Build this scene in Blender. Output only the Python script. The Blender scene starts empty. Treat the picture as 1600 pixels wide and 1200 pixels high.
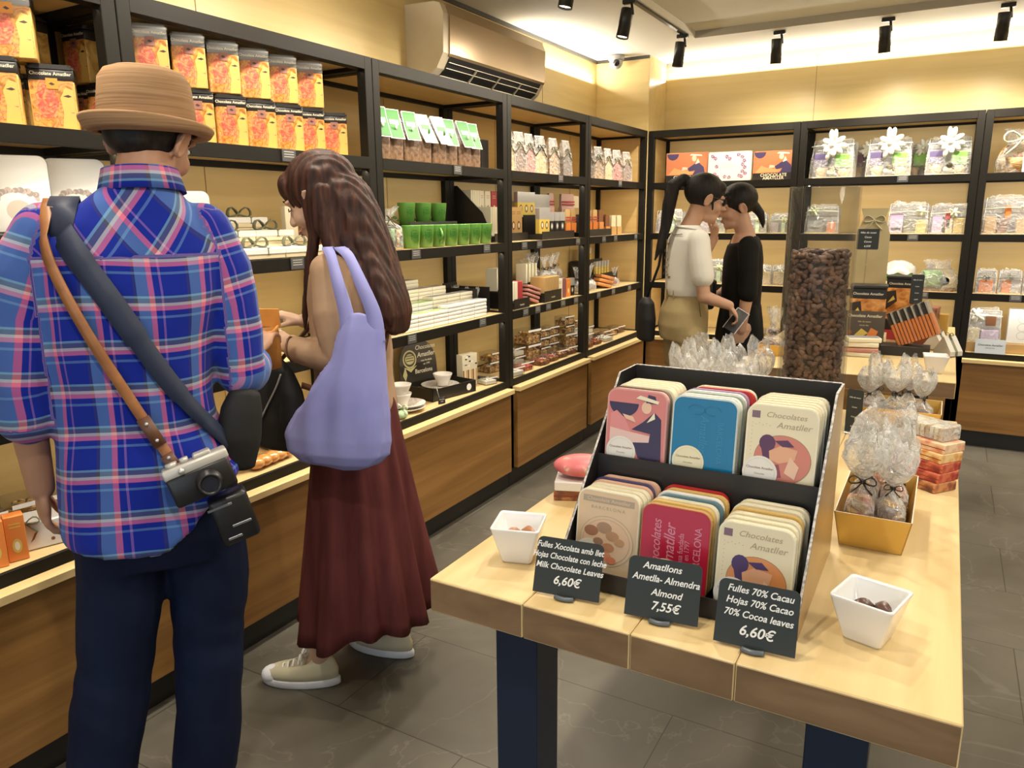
import bpy, bmesh, math, random
from mathutils import Matrix, Vector, noise, Quaternion
SC = bpy.context.scene
COL = SC.collection
PI = math.pi
R_ = math.radians

# ---------------------------------------------------------------- camera
cam_d = bpy.data.cameras.new('camera'); cam = bpy.data.objects.new('camera', cam_d); COL.objects.link(cam)
YAW, PITCH, ROLL = -0.51946668, 0.2197563, 0.00853276
_fw = Vector((math.sin(YAW)*math.cos(PITCH), math.cos(YAW)*math.cos(PITCH), -math.sin(PITCH)))
_r = Vector((math.cos(YAW), -math.sin(YAW), 0)); _d = _fw.cross(_r)
_cr = math.cos(ROLL)*_r + math.sin(ROLL)*_d; _cd = -math.sin(ROLL)*_r + math.cos(ROLL)*_d
cam.matrix_world = Matrix(((_cr.x, -_cd.x, -_fw.x, 0), (_cr.y, -_cd.y, -_fw.y, 0), (_cr.z, -_cd.z, -_fw.z, 1.45), (0, 0, 0, 1)))
cam_d.sensor_width = 36.0; cam_d.lens = 1178.56/1600*36.0
cam_d.clip_start = 0.05
SC.camera = cam
# ---------------------------------------------------------------- view, world
SC.view_settings.view_transform = 'Standard'; SC.view_settings.look = 'None'
SC.view_settings.gamma = 1.0; SC.view_settings.use_curve_mapping = False
SC.view_settings.exposure = -0.10
SC.cycles.sample_clamp_indirect = 4.0; SC.cycles.sample_clamp_direct = 0.0
SC.cycles.max_bounces = 8; SC.cycles.diffuse_bounces = 4; SC.cycles.glossy_bounces = 3
SC.cycles.transmission_bounces = 6; SC.cycles.transparent_max_bounces = 24
SC.cycles.caustics_reflective = False; SC.cycles.caustics_refractive = False
wd = bpy.data.worlds.new('world'); SC.world = wd; wd.use_nodes = True
wd.node_tree.nodes['Background'].inputs[0].default_value = (0.80, 0.90, 1.0, 1)
wd.node_tree.nodes['Background'].inputs[1].default_value = 0.7
ZC = 2.54            # soffit height
WARM = (1.0, 0.895, 0.735)
# ---------------------------------------------------------------- lamps of the shop (each sits in its own track spotlight, built below)
# x, y, z of the swivel, aim point, power, and whether the photo shows it (label text)
SPOTS = [
 (-1.55, 3.28, (-2.15, 2.9, 1.0), 70, 'black track spotlight cut off by the top edge, farthest left of the ceiling lamps'),
 (-1.55, 3.96, (-2.1, 3.5, 1.0), 70, 'black track spotlight on the left track, between the cut-off lamp and the camera dome'),
 (-1.55, 4.86, (-2.0, 4.9, 0.9), 70, 'black track spotlight at the far end of the left ceiling track'),
 (-1.03, 5.14, (-1.15, 5.6, 1.2), 60, 'black track spotlight by the back wall above the picture boxes'),
 (-0.43, 5.14, (-0.35, 5.6, 1.2), 75, 'black track spotlight by the back wall above the bow-tied hampers'),
 (0.15, 5.14, (0.0, 5.55, 1.2), 75, 'black track spotlight by the back wall near the right edge of the picture'),
 (-0.62, 3.60, (-0.45, 3.2, 0.8), 55, 'larger black spotlight hanging nearest over the tables, lit lens visible'),
 (-0.66, 3.05, (-0.5, 2.3, 0.8), 60, 'black spotlight cut by the top edge with just its lit lens showing'),
 (-1.55, 2.55, (-2.2, 2.3, 1.2), 70, None), (-1.55, 1.75, (-2.2, 1.6, 1.2), 70, None),
 (-1.55, 0.95, (-2.2, 0.8, 1.1), 60, None), (-0.66, 2.2, (-0.5, 1.6, 0.8), 60, None),
 (-0.62, 1.2, (-0.25, 1.15, 0.8), 40, None), (-0.62, 0.3, (-0.9, 1.0, 0.9), 50, None),
 (0.75, 5.14, (0.7, 5.6, 1.2), 60, None), (0.5, 3.6, (0.2, 4.6, 0.2), 40, None), (0.5, 1.5, (0.5, 1.9, 0.0), 30, None),
]
SPOT_K = 0.84
for i, (x, y, aim, pw, lb) in enumerate(SPOTS):
    ld = bpy.data.lights.new('spot_beam', 'SPOT'); ld.energy = pw*SPOT_K*(1 if pw else 1); ld.color = WARM
    ld.spot_size = R_(140); ld.spot_blend = 1.0; ld.shadow_soft_size = 0.035
    lo = bpy.data.objects.new('spot_beam', ld); COL.objects.link(lo)
    o = Vector((x, y, ZC-0.12)); dr = (Vector(aim)-o).normalized()
    lo.location = o + dr*0.10; lo.rotation_euler = dr.to_track_quat('-Z', 'Y').to_euler()
# LED strips lying in the aluminium coving on top of the wood panelling, washing the ceiling
def led(name, loc, sx, sy, pw, rot=(PI, 0, 0), col=(1.0, 0.93, 0.78)):
    ld = bpy.data.lights.new(name, 'AREA'); ld.shape = 'RECTANGLE'; ld.size = sx; ld.size_y = sy; ld.energy = pw; ld.color = col
    lo = bpy.data.objects.new(name, ld); COL.objects.link(lo); lo.location = loc; lo.rotation_euler = rot
    return lo
led('cove_strip', (-0.4, 5.735, 2.405), 3.2, 0.03, 30, (PI+0.35, 0, 0), (1.0, .93, .78))
led('cove_strip', (-2.33, 0.9, 2.36), 0.03, 3.6, 22, (PI, 0.45, 0), (1.0, .93, .78))
led('cove_strip', (-2.33, 4.78, 2.36), 0.03, 1.1, 11, (PI, 0.45, 0), (1.0, .93, .78))
# daylight through the shop window behind the photographer
led('window_daylight', (0.1, -2.40, 1.25), 4.4, 2.2, 34, (R_(90), 0, 0), (.84, .92, 1.0))
# the row of down lamps over the counter side, out of the picture
for y in (0.0, 1.6, 3.2, 4.6):
    led('panel_lamp', (1.5, y, 2.53), .5, .5, 24, (0, 0, 0), (1.0, .92, .78))
# LED strips clipped behind the front rails of the shelves, shining down and back over the goods
for z, k_ in ((1.975, .12), (1.62, .9), (1.262, 1), (.908, .9)):
    led('shelf_strip', (-1.965, 2.86, z), .012, 4.9, 8*k_, (0, R_(28), 0), (1.0, .90, .72))
    led('shelf_strip', (-0.40, 5.435, z), 3.0, .012, 5.5*(.6 if k_ < .5 else 1), (R_(28), 0, 0), (1.0, .92, .76))

# ---------------------------------------------------------------- materials
MATS = {}
def mat(name, col=(0.8, 0.8, 0.8), rough=0.5, metal=0.0, spec=0.5, emit=None, es=1.0, bump=None, coat=0.0, sheen=0.0):
    if name in MATS: return MATS[name]
    m = bpy.data.materials.new(name); m.use_nodes = True
    p = m.node_tree.nodes['Principled BSDF']
    p.inputs['Base Color'].default_value = (*col, 1); p.inputs['Roughness'].default_value = rough
    p.inputs['Metallic'].default_value = metal; p.inputs['Specular IOR Level'].default_value = spec
    p.inputs['Coat Weight'].default_value = coat
    p.inputs['Sheen Weight'].default_value = sheen
    if emit: p.inputs['Emission Color'].default_value = (*emit, 1); p.inputs['Emission Strength'].default_value = es
    if bump:
        nt = m.node_tree; sc_, st = bump
        tc = nt.nodes.new('ShaderNodeTexCoord'); n = nt.nodes.new('ShaderNodeTexNoise'); n.inputs['Scale'].default_value = sc_
        b = nt.nodes.new('ShaderNodeBump'); b.inputs['Strength'].default_value = st; b.inputs['Distance'].default_value = 0.01
        nt.links.new(tc.outputs['Object'], n.inputs['Vector']); nt.links.new(n.outputs['Fac'], b.inputs['Height']); nt.links.new(b.outputs['Normal'], p.inputs['Normal'])
    MATS[name] = m; return m
def ramp(nt, stops):
    r = nt.nodes.new('ShaderNodeValToRGB'); e = r.color_ramp.elements
    while len(e) < len(stops): e.new(0.5)
    for el, (p, c) in zip(e, stops): el.position = p; el.color = (*c, 1)
    return r
def noise_mat(name, stops, scale=(1, 1, 1), nscale=5.0, detail=4.0, rough=0.5, bump=0.0, metal=0.0, spec=0.5, dist=0.0, coat=0.0, coord='Object', rough2=None):
    if name in MATS: return MATS[name]
    m = bpy.data.materials.new(name); m.use_nodes = True; nt = m.node_tree; p = nt.nodes['Principled BSDF']
    tc = nt.nodes.new('ShaderNodeTexCoord'); mp = nt.nodes.new('ShaderNodeMapping'); mp.inputs['Scale'].default_value = scale
    n = nt.nodes.new('ShaderNodeTexNoise'); n.inputs['Scale'].default_value = nscale; n.inputs['Detail'].default_value = detail; n.inputs['Distortion'].default_value = dist
    r = ramp(nt, stops); L = nt.links.new
    L(tc.outputs[coord], mp.inputs['Vector']); L(mp.outputs['Vector'], n.inputs['Vector']); L(n.outputs['Fac'], r.inputs['Fac']); L(r.outputs['Color'], p.inputs['Base Color'])
    p.inputs['Roughness'].default_value = rough; p.inputs['Metallic'].default_value = metal; p.inputs['Specular IOR Level'].default_value = spec; p.inputs['Coat Weight'].default_value = coat
    if bump:
        b = nt.nodes.new('ShaderNodeBump'); b.inputs['Strength'].default_value = bump; b.inputs['Distance'].default_value = 0.01
        L(n.outputs['Fac'], b.inputs['Height']); L(b.outputs['Normal'], p.inputs['Normal'])
    if rough2:
        mr = nt.nodes.new('ShaderNodeMapRange'); mr.inputs[3].default_value = rough; mr.inputs[4].default_value = rough2
        L(n.outputs['Fac'], mr.inputs[0]); L(mr.outputs[0], p.inputs['Roughness'])
    MATS[name] = m; return m
def wood(name, a, b, axis='Y', rough=0.42, s=1.0):
    sc_ = {'X': (0.5*s, 9*s, 9*s), 'Y': (9*s, 0.5*s, 9*s), 'Z': (9*s, 9*s, 0.5*s)}[axis]
    return noise_mat(name, [(0.3, a), (0.52, tuple((p+q)/2 for p, q in zip(a, b))), (0.72, b)], sc_, 2.2, 5, rough, 0.02, dist=0.6, spec=0.35)
def clear(name, tint=(1, 1, 1), amount=0.25, rough=0.08, crinkle=None, body=(0.9, 0.9, 0.9)):
    """thin clear film or pane: mostly see-through, glossy where it catches light; crinkle paints in whitish highlights"""
    if name in MATS: return MATS[name]
    m = bpy.data.materials.new(name); m.use_nodes = True; nt = m.node_tree; nt.nodes.clear(); L = nt.links.new
    out = nt.nodes.new('ShaderNodeOutputMaterial'); tr = nt.nodes.new('ShaderNodeBsdfTransparent'); tr.inputs[0].default_value = (*tint, 1)
    p = nt.nodes.new('ShaderNodeBsdfPrincipled'); p.inputs['Base Color'].default_value = (*body, 1); p.inputs['Roughness'].default_value = rough
    p.inputs['Specular IOR Level'].default_value = 0.8; p.inputs['Coat Weight'].default_value = 1.0; p.inputs['Coat Roughness'].default_value = 0.05
    mx = nt.nodes.new('ShaderNodeMixShader'); lw = nt.nodes.new('ShaderNodeLayerWeight'); lw.inputs['Blend'].default_value = 0.35
    mr = nt.nodes.new('ShaderNodeMapRange'); mr.inputs[3].default_value = amount*0.55; mr.inputs[4].default_value = min(1, amount*2.4)
    L(lw.outputs['Facing'], mr.inputs[0])
    fac = mr.outputs[0]
    if crinkle:
        tc = nt.nodes.new('ShaderNodeTexCoord'); v = nt.nodes.new('ShaderNodeTexNoise'); v.inputs['Scale'].default_value = crinkle; v.inputs['Detail'].default_value = 3; v.inputs['Distortion'].default_value = 1.5
        L(tc.outputs['Object'], v.inputs['Vector'])
        b = nt.nodes.new('ShaderNodeBump'); b.inputs['Strength'].default_value = 0.9; b.inputs['Distance'].default_value = 0.02
        L(v.outputs['Fac'], b.inputs['Height']); L(b.outputs['Normal'], p.inputs['Normal']); L(b.outputs['Normal'], lw.inputs['Normal'])
        r = nt.nodes.new('ShaderNodeMapRange'); r.inputs[1].default_value = 0.52; r.inputs[2].default_value = 0.72; r.inputs[3].default_value = 0.0; r.inputs[4].default_value = 0.35*min(1, amount*3)  # noise raises the whitish share, painting crinkle highlights into the film
        L(v.outputs['Fac'], r.inputs[0]); ad = nt.nodes.new('ShaderNodeMath'); ad.operation = 'ADD'; ad.use_clamp = True
        L(fac, ad.inputs[0]); L(r.outputs[0], ad.inputs[1]); fac = ad.outputs[0]
    L(fac, mx.inputs[0]); L(tr.outputs[0], mx.inputs[1]); L(p.outputs[0], mx.inputs[2]); L(mx.outputs[0], out.inputs[0])
    MATS[name] = m; return m

BLACK = mat('black_steel', (0.009, 0.0075, 0.005), 0.6, spec=.2)
W_BACK = wood('shelf_back_wood', (0.53, 0.38, 0.15), (0.62, 0.46, 0.20), 'Y')
W_BACKX = wood('shelf_back_wood_b', (0.53, 0.38, 0.15), (0.62, 0.46, 0.20), 'X')
W_SIDE = wood('shelf_side_wood', (0.60, 0.42, 0.17), (0.70, 0.50, 0.22), 'Y')
W_SHELF = wood('shelf_board_wood', (0.58, 0.42, 0.20), (0.68, 0.51, 0.26), 'X')
W_PANEL = wood('wall_panel_wood', (0.70, 0.525, 0.235), (0.79, 0.61, 0.29), 'Y', 0.35)
W_PANELX = wood('wall_panel_wood_b', (0.70, 0.525, 0.235), (0.79, 0.61, 0.29), 'X', 0.35)
W_DOOR = wood('door_wood', (0.20, 0.095, 0.026), (0.33, 0.17, 0.05), 'Y', 0.4)
W_DOORX = wood('door_wood_b', (0.20, 0.095, 0.026), (0.33, 0.17, 0.05), 'X', 0.4)
W_LEDGE = wood('ledge_wood', (0.66, 0.48, 0.22), (0.76, 0.57, 0.29), 'X')
WHITE = mat('white_plain', (0.80, 0.79, 0.76), 0.45)
CREAM = mat('cream_plain', (0.78, 0.70, 0.52), 0.5)

# ---------------------------------------------------------------- mesh builder
class MB:
    def __init__(s): s.v = []; s.f = []; s.m = []; s.s = []; s.mats = []; s.M = Matrix.Identity(4)
    def mi(s, m):
        if m not in s.mats: s.mats.append(m)
        return s.mats.index(m)
    def add(s, vs, fs, m, smooth=False, M=None):
        T = s.M @ M if M is not None else s.M
        o = len(s.v); s.v += [T @ Vector(p) for p in vs]; k = s.mi(m)
        for f in fs: s.f.append([i+o for i in f]); s.m.append(k); s.s.append(smooth)
        return s
    def bm(s, b, m, smooth=False, M=None):
        b.verts.index_update(); s.add([v.co.copy() for v in b.verts], [[v.index for v in f.verts] for f in b.faces], m, smooth, M); b.free(); return s
    def box(s, x0, x1, y0, y1, z0, z1, m, bev=0, M=None, seg=1):
        vs = [(x0, y0, z0), (x1, y0, z0), (x1, y1, z0), (x0, y1, z0), (x0, y0, z1), (x1, y0, z1), (x1, y1, z1), (x0, y1, z1)]
        fs = [(3, 2, 1, 0), (4, 5, 6, 7), (0, 1, 5, 4), (1, 2, 6, 5), (2, 3, 7, 6), (3, 0, 4, 7)]
        if not bev: return s.add(vs, fs, m, False, M)
        b = bmesh.new(); bv = [b.verts.new(p) for p in vs]
        for f in fs: b.faces.new([bv[i] for i in f])
        bmesh.ops.bevel(b, geom=b.edges[:], offset=bev, segments=seg, affect='EDGES', profile=0.5)
        return s.bm(b, m, seg > 1, M)
    def rpoly(s, w, h, r, n=5, cx=0, cy=0):
        pts = []
        for (sx, sy, a0) in ((1, -1, -90), (1, 1, 0), (-1, 1, 90), (-1, -1, 180)):
            for i in range(n+1):
                a = R_(a0+90*i/n); pts.append((cx+sx*(w/2-r)+r*math.cos(a), cy+sy*(h/2-r)+r*math.sin(a)))
        return pts
    def prism(s, poly, d0, d1, m, M=None, plane='XZ', smooth=False, msides=None):
        """extrude a 2D outline: plane XZ goes along y, XY along z, YZ along x"""
        n = len(poly)
        P = {'XZ': lambda a, b, d: (a, d, b), 'XY': lambda a, b, d: (a, b, d), 'YZ': lambda a, b, d: (d, a, b)}[plane]
        vs = [P(a, b, d0) for a, b in poly] + [P(a, b, d1) for a, b in poly]
        s.add(vs, [list(range(n)), list(range(2*n-1, n-1, -1))], m, False, M)
        s.add(vs, [[(i+1) % n, i, n+i, n+(i+1) % n] for i in range(n)], msides or m, smooth, M)
        return s
    def flat(s, poly, d, m, M=None, plane='XZ'):
        P = {'XZ': lambda a, b: (a, d, b), 'XY': lambda a, b: (a, b, d), 'YZ': lambda a, b: (d, a, b)}[plane]
        return s.add([P(a, b) for a, b in poly], [list(range(len(poly)))], m, False, M)
    def disc(s, cx, cz, r, d, m, M=None, n=20, rz=None, plane='XZ', a0=0, a1=360):
        rz = rz or r
        pts = [(cx+r*math.cos(R_(a0+(a1-a0)*i/n)), cz+rz*math.sin(R_(a0+(a1-a0)*i/n))) for i in range(n+(0 if a1-a0 == 360 else 1))]
        return s.flat(pts, d, m, M, plane)
    def lathe(s, prof, m, seg=20, M=None, smooth=True, sx=1, sy=1, cap=True):
        n = len(prof); vs = []
        for i in range(seg):
            a = 2*PI*i/seg
            for r, z in prof: vs.append((r*math.cos(a)*sx, r*math.sin(a)*sy, z))
        fs = []
        for i in range(seg):
            j = (i+1) % seg
            for k in range(n-1): fs.append((i*n+k, j*n+k, j*n+k+1, i*n+k+1))
        if cap and prof[0][0] > 1e-5: fs.append([i*n for i in range(seg)][::-1])
        if cap and prof[-1][0] > 1e-5: fs.append([i*n+n-1 for i in range(seg)])
        return s.add(vs, fs, m, smooth, M)
    def tube(s, pts, r, m, seg=8, M=None, closed=False, flat=1.0, cap=True, up=None):
        """sweep along points; r number or list; flat squashes along the second axis"""
        pts = [Vector(p) for p in pts]; n = len(pts); rr = r if isinstance(r, (list, tuple)) else [r]*n
        vs = []; prev = None
        for i, p in enumerate(pts):
            if closed: t = pts[(i+1) % n]-pts[i-1]
            else: t = pts[min(i+1, n-1)]-pts[max(i-1, 0)]
            t = t.normalized() if t.length > 1e-9 else Vector((0, 0, 1))
            if up is not None:
                u = Vector(up); a = u.cross(t)
                a = a.normalized() if a.length > 1e-6 else Vector((1, 0, 0))
            elif prev is None:
                u = Vector((0, 0, 1)) if abs(t.z) < 0.9 else Vector((1, 0, 0)); a = u.cross(t).normalized()
            else:
                a = prev-t*prev.dot(t); a = a.normalized() if a.length > 1e-6 else prev
            prev = a; b = t.cross(a)
            for k in range(seg):
                an = 2*PI*k/seg; vs.append(p+a*math.cos(an)*rr[i]+b*math.sin(an)*rr[i]*flat)
        fs = []
        for i in range(n if closed else n-1):
            j = (i+1) % n
            for k in range(seg): k2 = (k+1) % seg; fs.append((i*seg+k, i*seg+k2, j*seg+k2, j*seg+k))
        if cap and not closed: fs.append(list(range(seg))[::-1]); fs.append([(n-1)*seg+k for k in range(seg)])
        return s.add(vs, fs, m, True, M)
    def sphere(s, c, r, m, M=None, seg=12, rings=8, rot=None):
        if not isinstance(r, (list, tuple)): r = (r, r, r)
        vs = []; fs = []
        for i in range(rings+1):
            th = PI*i/rings
            for k in range(seg): a = 2*PI*k/seg; vs.append(Vector((math.sin(th)*math.cos(a)*r[0], math.sin(th)*math.sin(a)*r[1], math.cos(th)*r[2])))
        if rot is not None: vs = [rot @ v for v in vs]
        vs = [v+Vector(c) for v in vs]
        for i in range(rings):
            for k in range(seg):
                k2 = (k+1) % seg; q = [i*seg+k, (i+1)*seg+k, (i+1)*seg+k2, i*seg+k2]
                if i == 0: q = [q[0], q[1], q[2]]
                elif i == rings-1: q = [q[0], q[1], q[3]]
                fs.append(q)
        return s.add(vs, fs, m, True, M)
    def text(s, txt, size, m, M, align='CENTER', shear=0.0, offset=0.0, sx=1.0, space=1.0):
        vs, fs = text_mesh(txt, align, shear, offset, space)
        S = Matrix.Diagonal((size*sx, size, size, 1))
        return s.add(vs, fs, m, False, M @ S)
    def mesh(s, name='mesh'):
        me = bpy.data.meshes.new(name); me.from_pydata([tuple(v) for v in s.v], [], s.f)
        for m in s.mats: me.materials.append(m)
        me.polygons.foreach_set('material_index', s.m); me.polygons.foreach_set('use_smooth', s.s)
        me.update(); return me
_T = {}
def text_mesh(txt, align, shear, offset, space):
    k = (txt, align, shear, offset, space)
    if k in _T: return _T[k]
    cu = bpy.data.curves.new('txt', 'FONT'); cu.body = txt; cu.size = 1.0; cu.align_x = align; cu.align_y = 'CENTER'; cu.shear = shear; cu.offset = offset
    cu.resolution_u = 3; cu.space_character = space
    ob = bpy.data.objects.new('txt', cu); COL.objects.link(ob)
    dg = bpy.context.evaluated_depsgraph_get(); dg.update()
    me = bpy.data.meshes.new_from_object(ob.evaluated_get(dg))
    vs = [v.co.copy() for v in me.vertices]; fs = [list(p.vertices) for p in me.polygons]
    bpy.data.objects.remove(ob); bpy.data.curves.remove(cu); bpy.data.meshes.remove(me)
    _T[k] = (vs, fs); return _T[k]
FRONT = Matrix.Rotation(PI/2, 4, 'X')       # text plane -> faces -Y, reads left to right
def TF(x, y, z, rz=0, rx=0, ry=0, s=1.0):
    return Matrix.Translation((x, y, z)) @ Matrix.Rotation(rz, 4, 'Z') @ Matrix.Rotation(rx, 4, 'X') @ Matrix.Rotation(ry, 4, 'Y') @ Matrix.Diagonal((s, s, s, 1))

# ---------------------------------------------------------------- objects
def _new(name, me, parent=None):
    o = bpy.data.objects.new(name, me); COL.objects.link(o)
    if parent is not None: o.parent = parent
    return o
def tag(o, label=None, cat=None, group=None, kind=None):
    if label: o['label'] = label
    if cat: o['category'] = cat
    if group: o['group'] = group
    if kind: o['kind'] = kind
    return o
def struct(name, mb, parent=None):
    o = _new(name, mb.mesh(name), parent)
    if parent is None: o['kind'] = 'structure'
    return o
def thing(name, label, cat, loc=(0, 0, 0), rz=0, group=None, rx=0, ry=0, s=1.0):
    o = _new(name, None); o.matrix_world = TF(*loc, rz, rx, ry, s); o.empty_display_size = 0.05
    return tag(o, label, cat, group)
def part(name, mb, parent, label=None, kind=None):
    return tag(_new(name, mb.mesh(name), parent), label, kind=kind)
def single(name, mb, label, cat, loc=(0, 0, 0), rz=0, group=None, rx=0, ry=0, s=1.0):
    o = _new(name, mb.mesh(name) if isinstance(mb, MB) else mb); o.matrix_world = TF(*loc, rz, rx, ry, s)
    return tag(o, label, cat, group)
PRO = {}
def put(key, label, loc, rz=0, group=None, rx=0, ry=0, s=1.0):
    """a thing of a catalogued kind: PRO[key] = (name, category, [(part name, mesh, [sub-parts])]) or one mesh"""
    name, cat, parts = PRO[key]
    if not isinstance(parts, list):
        return single(name, parts, label, cat, loc, rz, group, rx, ry, s)
    o = thing(name, label, cat, loc, rz, group, rx, ry, s)
    for pn, me, subs in parts:
        p = _new(pn, me, o)
        for sn, sm in subs: _new(sn, sm, p)
    return o
ORD = ['first', 'second', 'third', 'fourth', 'fifth', 'sixth', 'seventh', 'eighth', 'ninth', 'tenth', 'eleventh', 'twelfth']
# ================================================================ the room
WX, WY = -2.36, 5.78
def tile_floor():
    m = bpy.data.materials.new('slate_tiles'); m.use_nodes = True; nt = m.node_tree; p = nt.nodes['Principled BSDF']; L = nt.links.new
    tc = nt.nodes.new('ShaderNodeTexCoord'); mp = nt.nodes.new('ShaderNodeMapping'); mp.inputs['Location'].default_value = (0.12, 0.31, 0)
    br = nt.nodes.new('ShaderNodeTexBrick'); br.offset = 0.5; br.inputs['Scale'].default_value = 1.0
    br.inputs['Brick Width'].default_value = 0.9; br.inputs['Row Height'].default_value = 0.45; br.inputs['Mortar Size'].default_value = 0.0018; br.inputs['Mortar Smooth'].default_value = 0.1
    br.inputs['Color1'].default_value = (1, 1, 1, 1); br.inputs['Color2'].default_value = (0.86, 0.86, 0.86, 1); br.inputs['Mortar'].default_value = (0.35, 0.35, 0.35, 1)
    n = nt.nodes.new('ShaderNodeTexNoise'); n.inputs['Scale'].default_value = 2.1; n.inputs['Detail'].default_value = 8; n.inputs['Distortion'].default_value = 0.8
    r = ramp(nt, [(0.3, (0.080, 0.071, 0.054)), (0.5, (0.120, 0.108, 0.084)), (0.7, (0.155, 0.141, 0.113))])
    v = nt.nodes.new('ShaderNodeTexNoise'); v.inputs['Scale'].default_value = 1.3; v.inputs['Detail'].default_value = 5; v.inputs['Distortion'].default_value = 2.2
    vr = ramp(nt, [(0.492, (0, 0, 0)), (0.5, (0.13, 0.12, 0.10)), (0.508, (0, 0, 0))])
    mul = nt.nodes.new('ShaderNodeMixRGB'); mul.blend_type = 'MULTIPLY'; mul.inputs[0].default_value = 1
    ad = nt.nodes.new('ShaderNodeMixRGB'); ad.blend_type = 'ADD'; ad.inputs[0].default_value = 0.35
    L(tc.outputs['Object'], mp.inputs['Vector']); L(mp.outputs['Vector'], br.inputs['Vector']); L(tc.outputs['Object'], n.inputs['Vector']); L(tc.outputs['Object'], v.inputs['Vector'])
    L(n.outputs['Fac'], r.inputs['Fac']); L(v.outputs['Fac'], vr.inputs['Fac']); L(r.outputs['Color'], ad.inputs[1]); L(vr.outputs['Color'], ad.inputs[2])
    L(ad.outputs[0], mul.inputs[1]); L(br.outputs['Color'], mul.inputs[2]); L(mul.outputs[0], p.inputs['Base Color'])
    p.inputs['Roughness'].default_value = 0.42; p.inputs['Specular IOR Level'].default_value = 0.4
    b = nt.nodes.new('ShaderNodeBump'); b.inputs['Strength'].default_value = 0.15; b.inputs['Distance'].default_value = 0.004
    L(br.outputs['Fac'], b.inputs['Height']); b.invert = True; L(b.outputs['Normal'], p.inputs['Normal'])
    return m
FLOOR = tile_floor()
CEIL = noise_mat('ceiling_paint', [(0.3, (0.62, 0.62, 0.54)), (0.7, (0.66, 0.66, 0.58))], nscale=2, rough=0.9)
SOFF = noise_mat('soffit_paint', [(0.3, (0.80, 0.77, 0.68)), (0.7, (0.84, 0.81, 0.72))], nscale=2, rough=0.85)
b = MB(); b.box(WX-.1, 2.7, -2.6, WY+.1, -0.1, 0, FLOOR); struct('floor', b)
b = MB(); b.box(-1.53, 2.6, -2.5, 5.06, ZC+.04, ZC+.12, CEIL); struct('ceiling', b)
b = MB(); b.box(WX, -1.53, -2.5, WY, ZC, ZC+.12, SOFF); b.box(-1.53, 2.6, 5.06, WY, ZC, ZC+.12, SOFF); struct('trim_1', b)
b = MB(); b.box(WX-.1, WX, -2.6, WY+.1, 0, ZC+.12, W_PANEL)
for y in (1.93, 4.55):
    b.box(WX, WX+.0015, y, y+.003, 2.03, ZC, mat('seam', (0.30, 0.20, 0.08), 0.8))
struct('wall_left', b)
b = MB(); b.box(WX, 2.7, WY, WY+.1, 0, ZC+.12, W_PANELX)
for x in (-0.90, 0.55):
    b.box(x, x+.003, WY-.0015, WY, 2.03, ZC, MATS['seam'])
struct('wall_back', b)
b = MB(); b.box(2.6, 2.7, -2.6, WY, 0, ZC+.12, mat('wall_far_side', (0.52, 0.42, 0.27), 0.8)); struct('wall_right', b)
b = MB()
for (x0, x1, z0, z1) in ((WX, -2.1, 0, ZC+.12), (2.4, 2.6, 0, ZC+.12), (-2.1, 2.4, 2.35, ZC+.12), (-2.1, 2.4, 0, .12)): b.box(x0, x1, -2.6, -2.5, z0, z1, MATS['wall_far_side'])
struct('wall_front', b)
b = MB()
for x in (-2.1, -.62, .88, 2.36): b.box(x, x+.04, -2.57, -2.53, .12, 2.35, BLACK)
for z in (.12, 2.31): b.box(-2.06, 2.36, -2.57, -2.53, z, z+.04, BLACK)
b.box(-2.06, 2.36, -2.553, -2.547, .16, 2.31, clear('window_glass', (1, 1, 1), .06, .02, None, (.02, .02, .02))); struct('window_1', b)
b = MB(); b.box(WX, -1.954, 5.41, WY, 0, ZC, W_PANELX, 0.002); struct('wall_corner', b)
# aluminium cove profile along the top of the panelling
ALU = mat('cove_profile', (0.45, 0.43, 0.40), 0.4, 0.4); DK = mat('dark_trim', (0.05, 0.045, 0.04), 0.5)
b = MB(); b.box(-1.93, 2.6, WY-.012, WY, 2.505, ZC, ALU); b.box(-1.93, 2.6, WY-.07, WY, 2.448, 2.455, ALU)
b.M = Matrix.Identity(4)
b = MB(); b.box(-1.95, 2.6, WY-.012, WY, 2.50, ZC, ALU, 0.001); struct('trim_2', b)
b = MB(); b.box(WX, WX+.012, -2.5, 5.41, 2.52, ZC, DK); b.box(WX, -1.954, 5.398, 5.41, 2.52, ZC, DK); struct('trim_3', b)
# soffit's inner edge
b = MB(); b.box(-1.53, 2.6, 5.05, 5.06, ZC-.002, ZC+.04, mat('edge_grey', (0.42, 0.385, 0.31), .7)); struct('trim_4', b)

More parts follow.
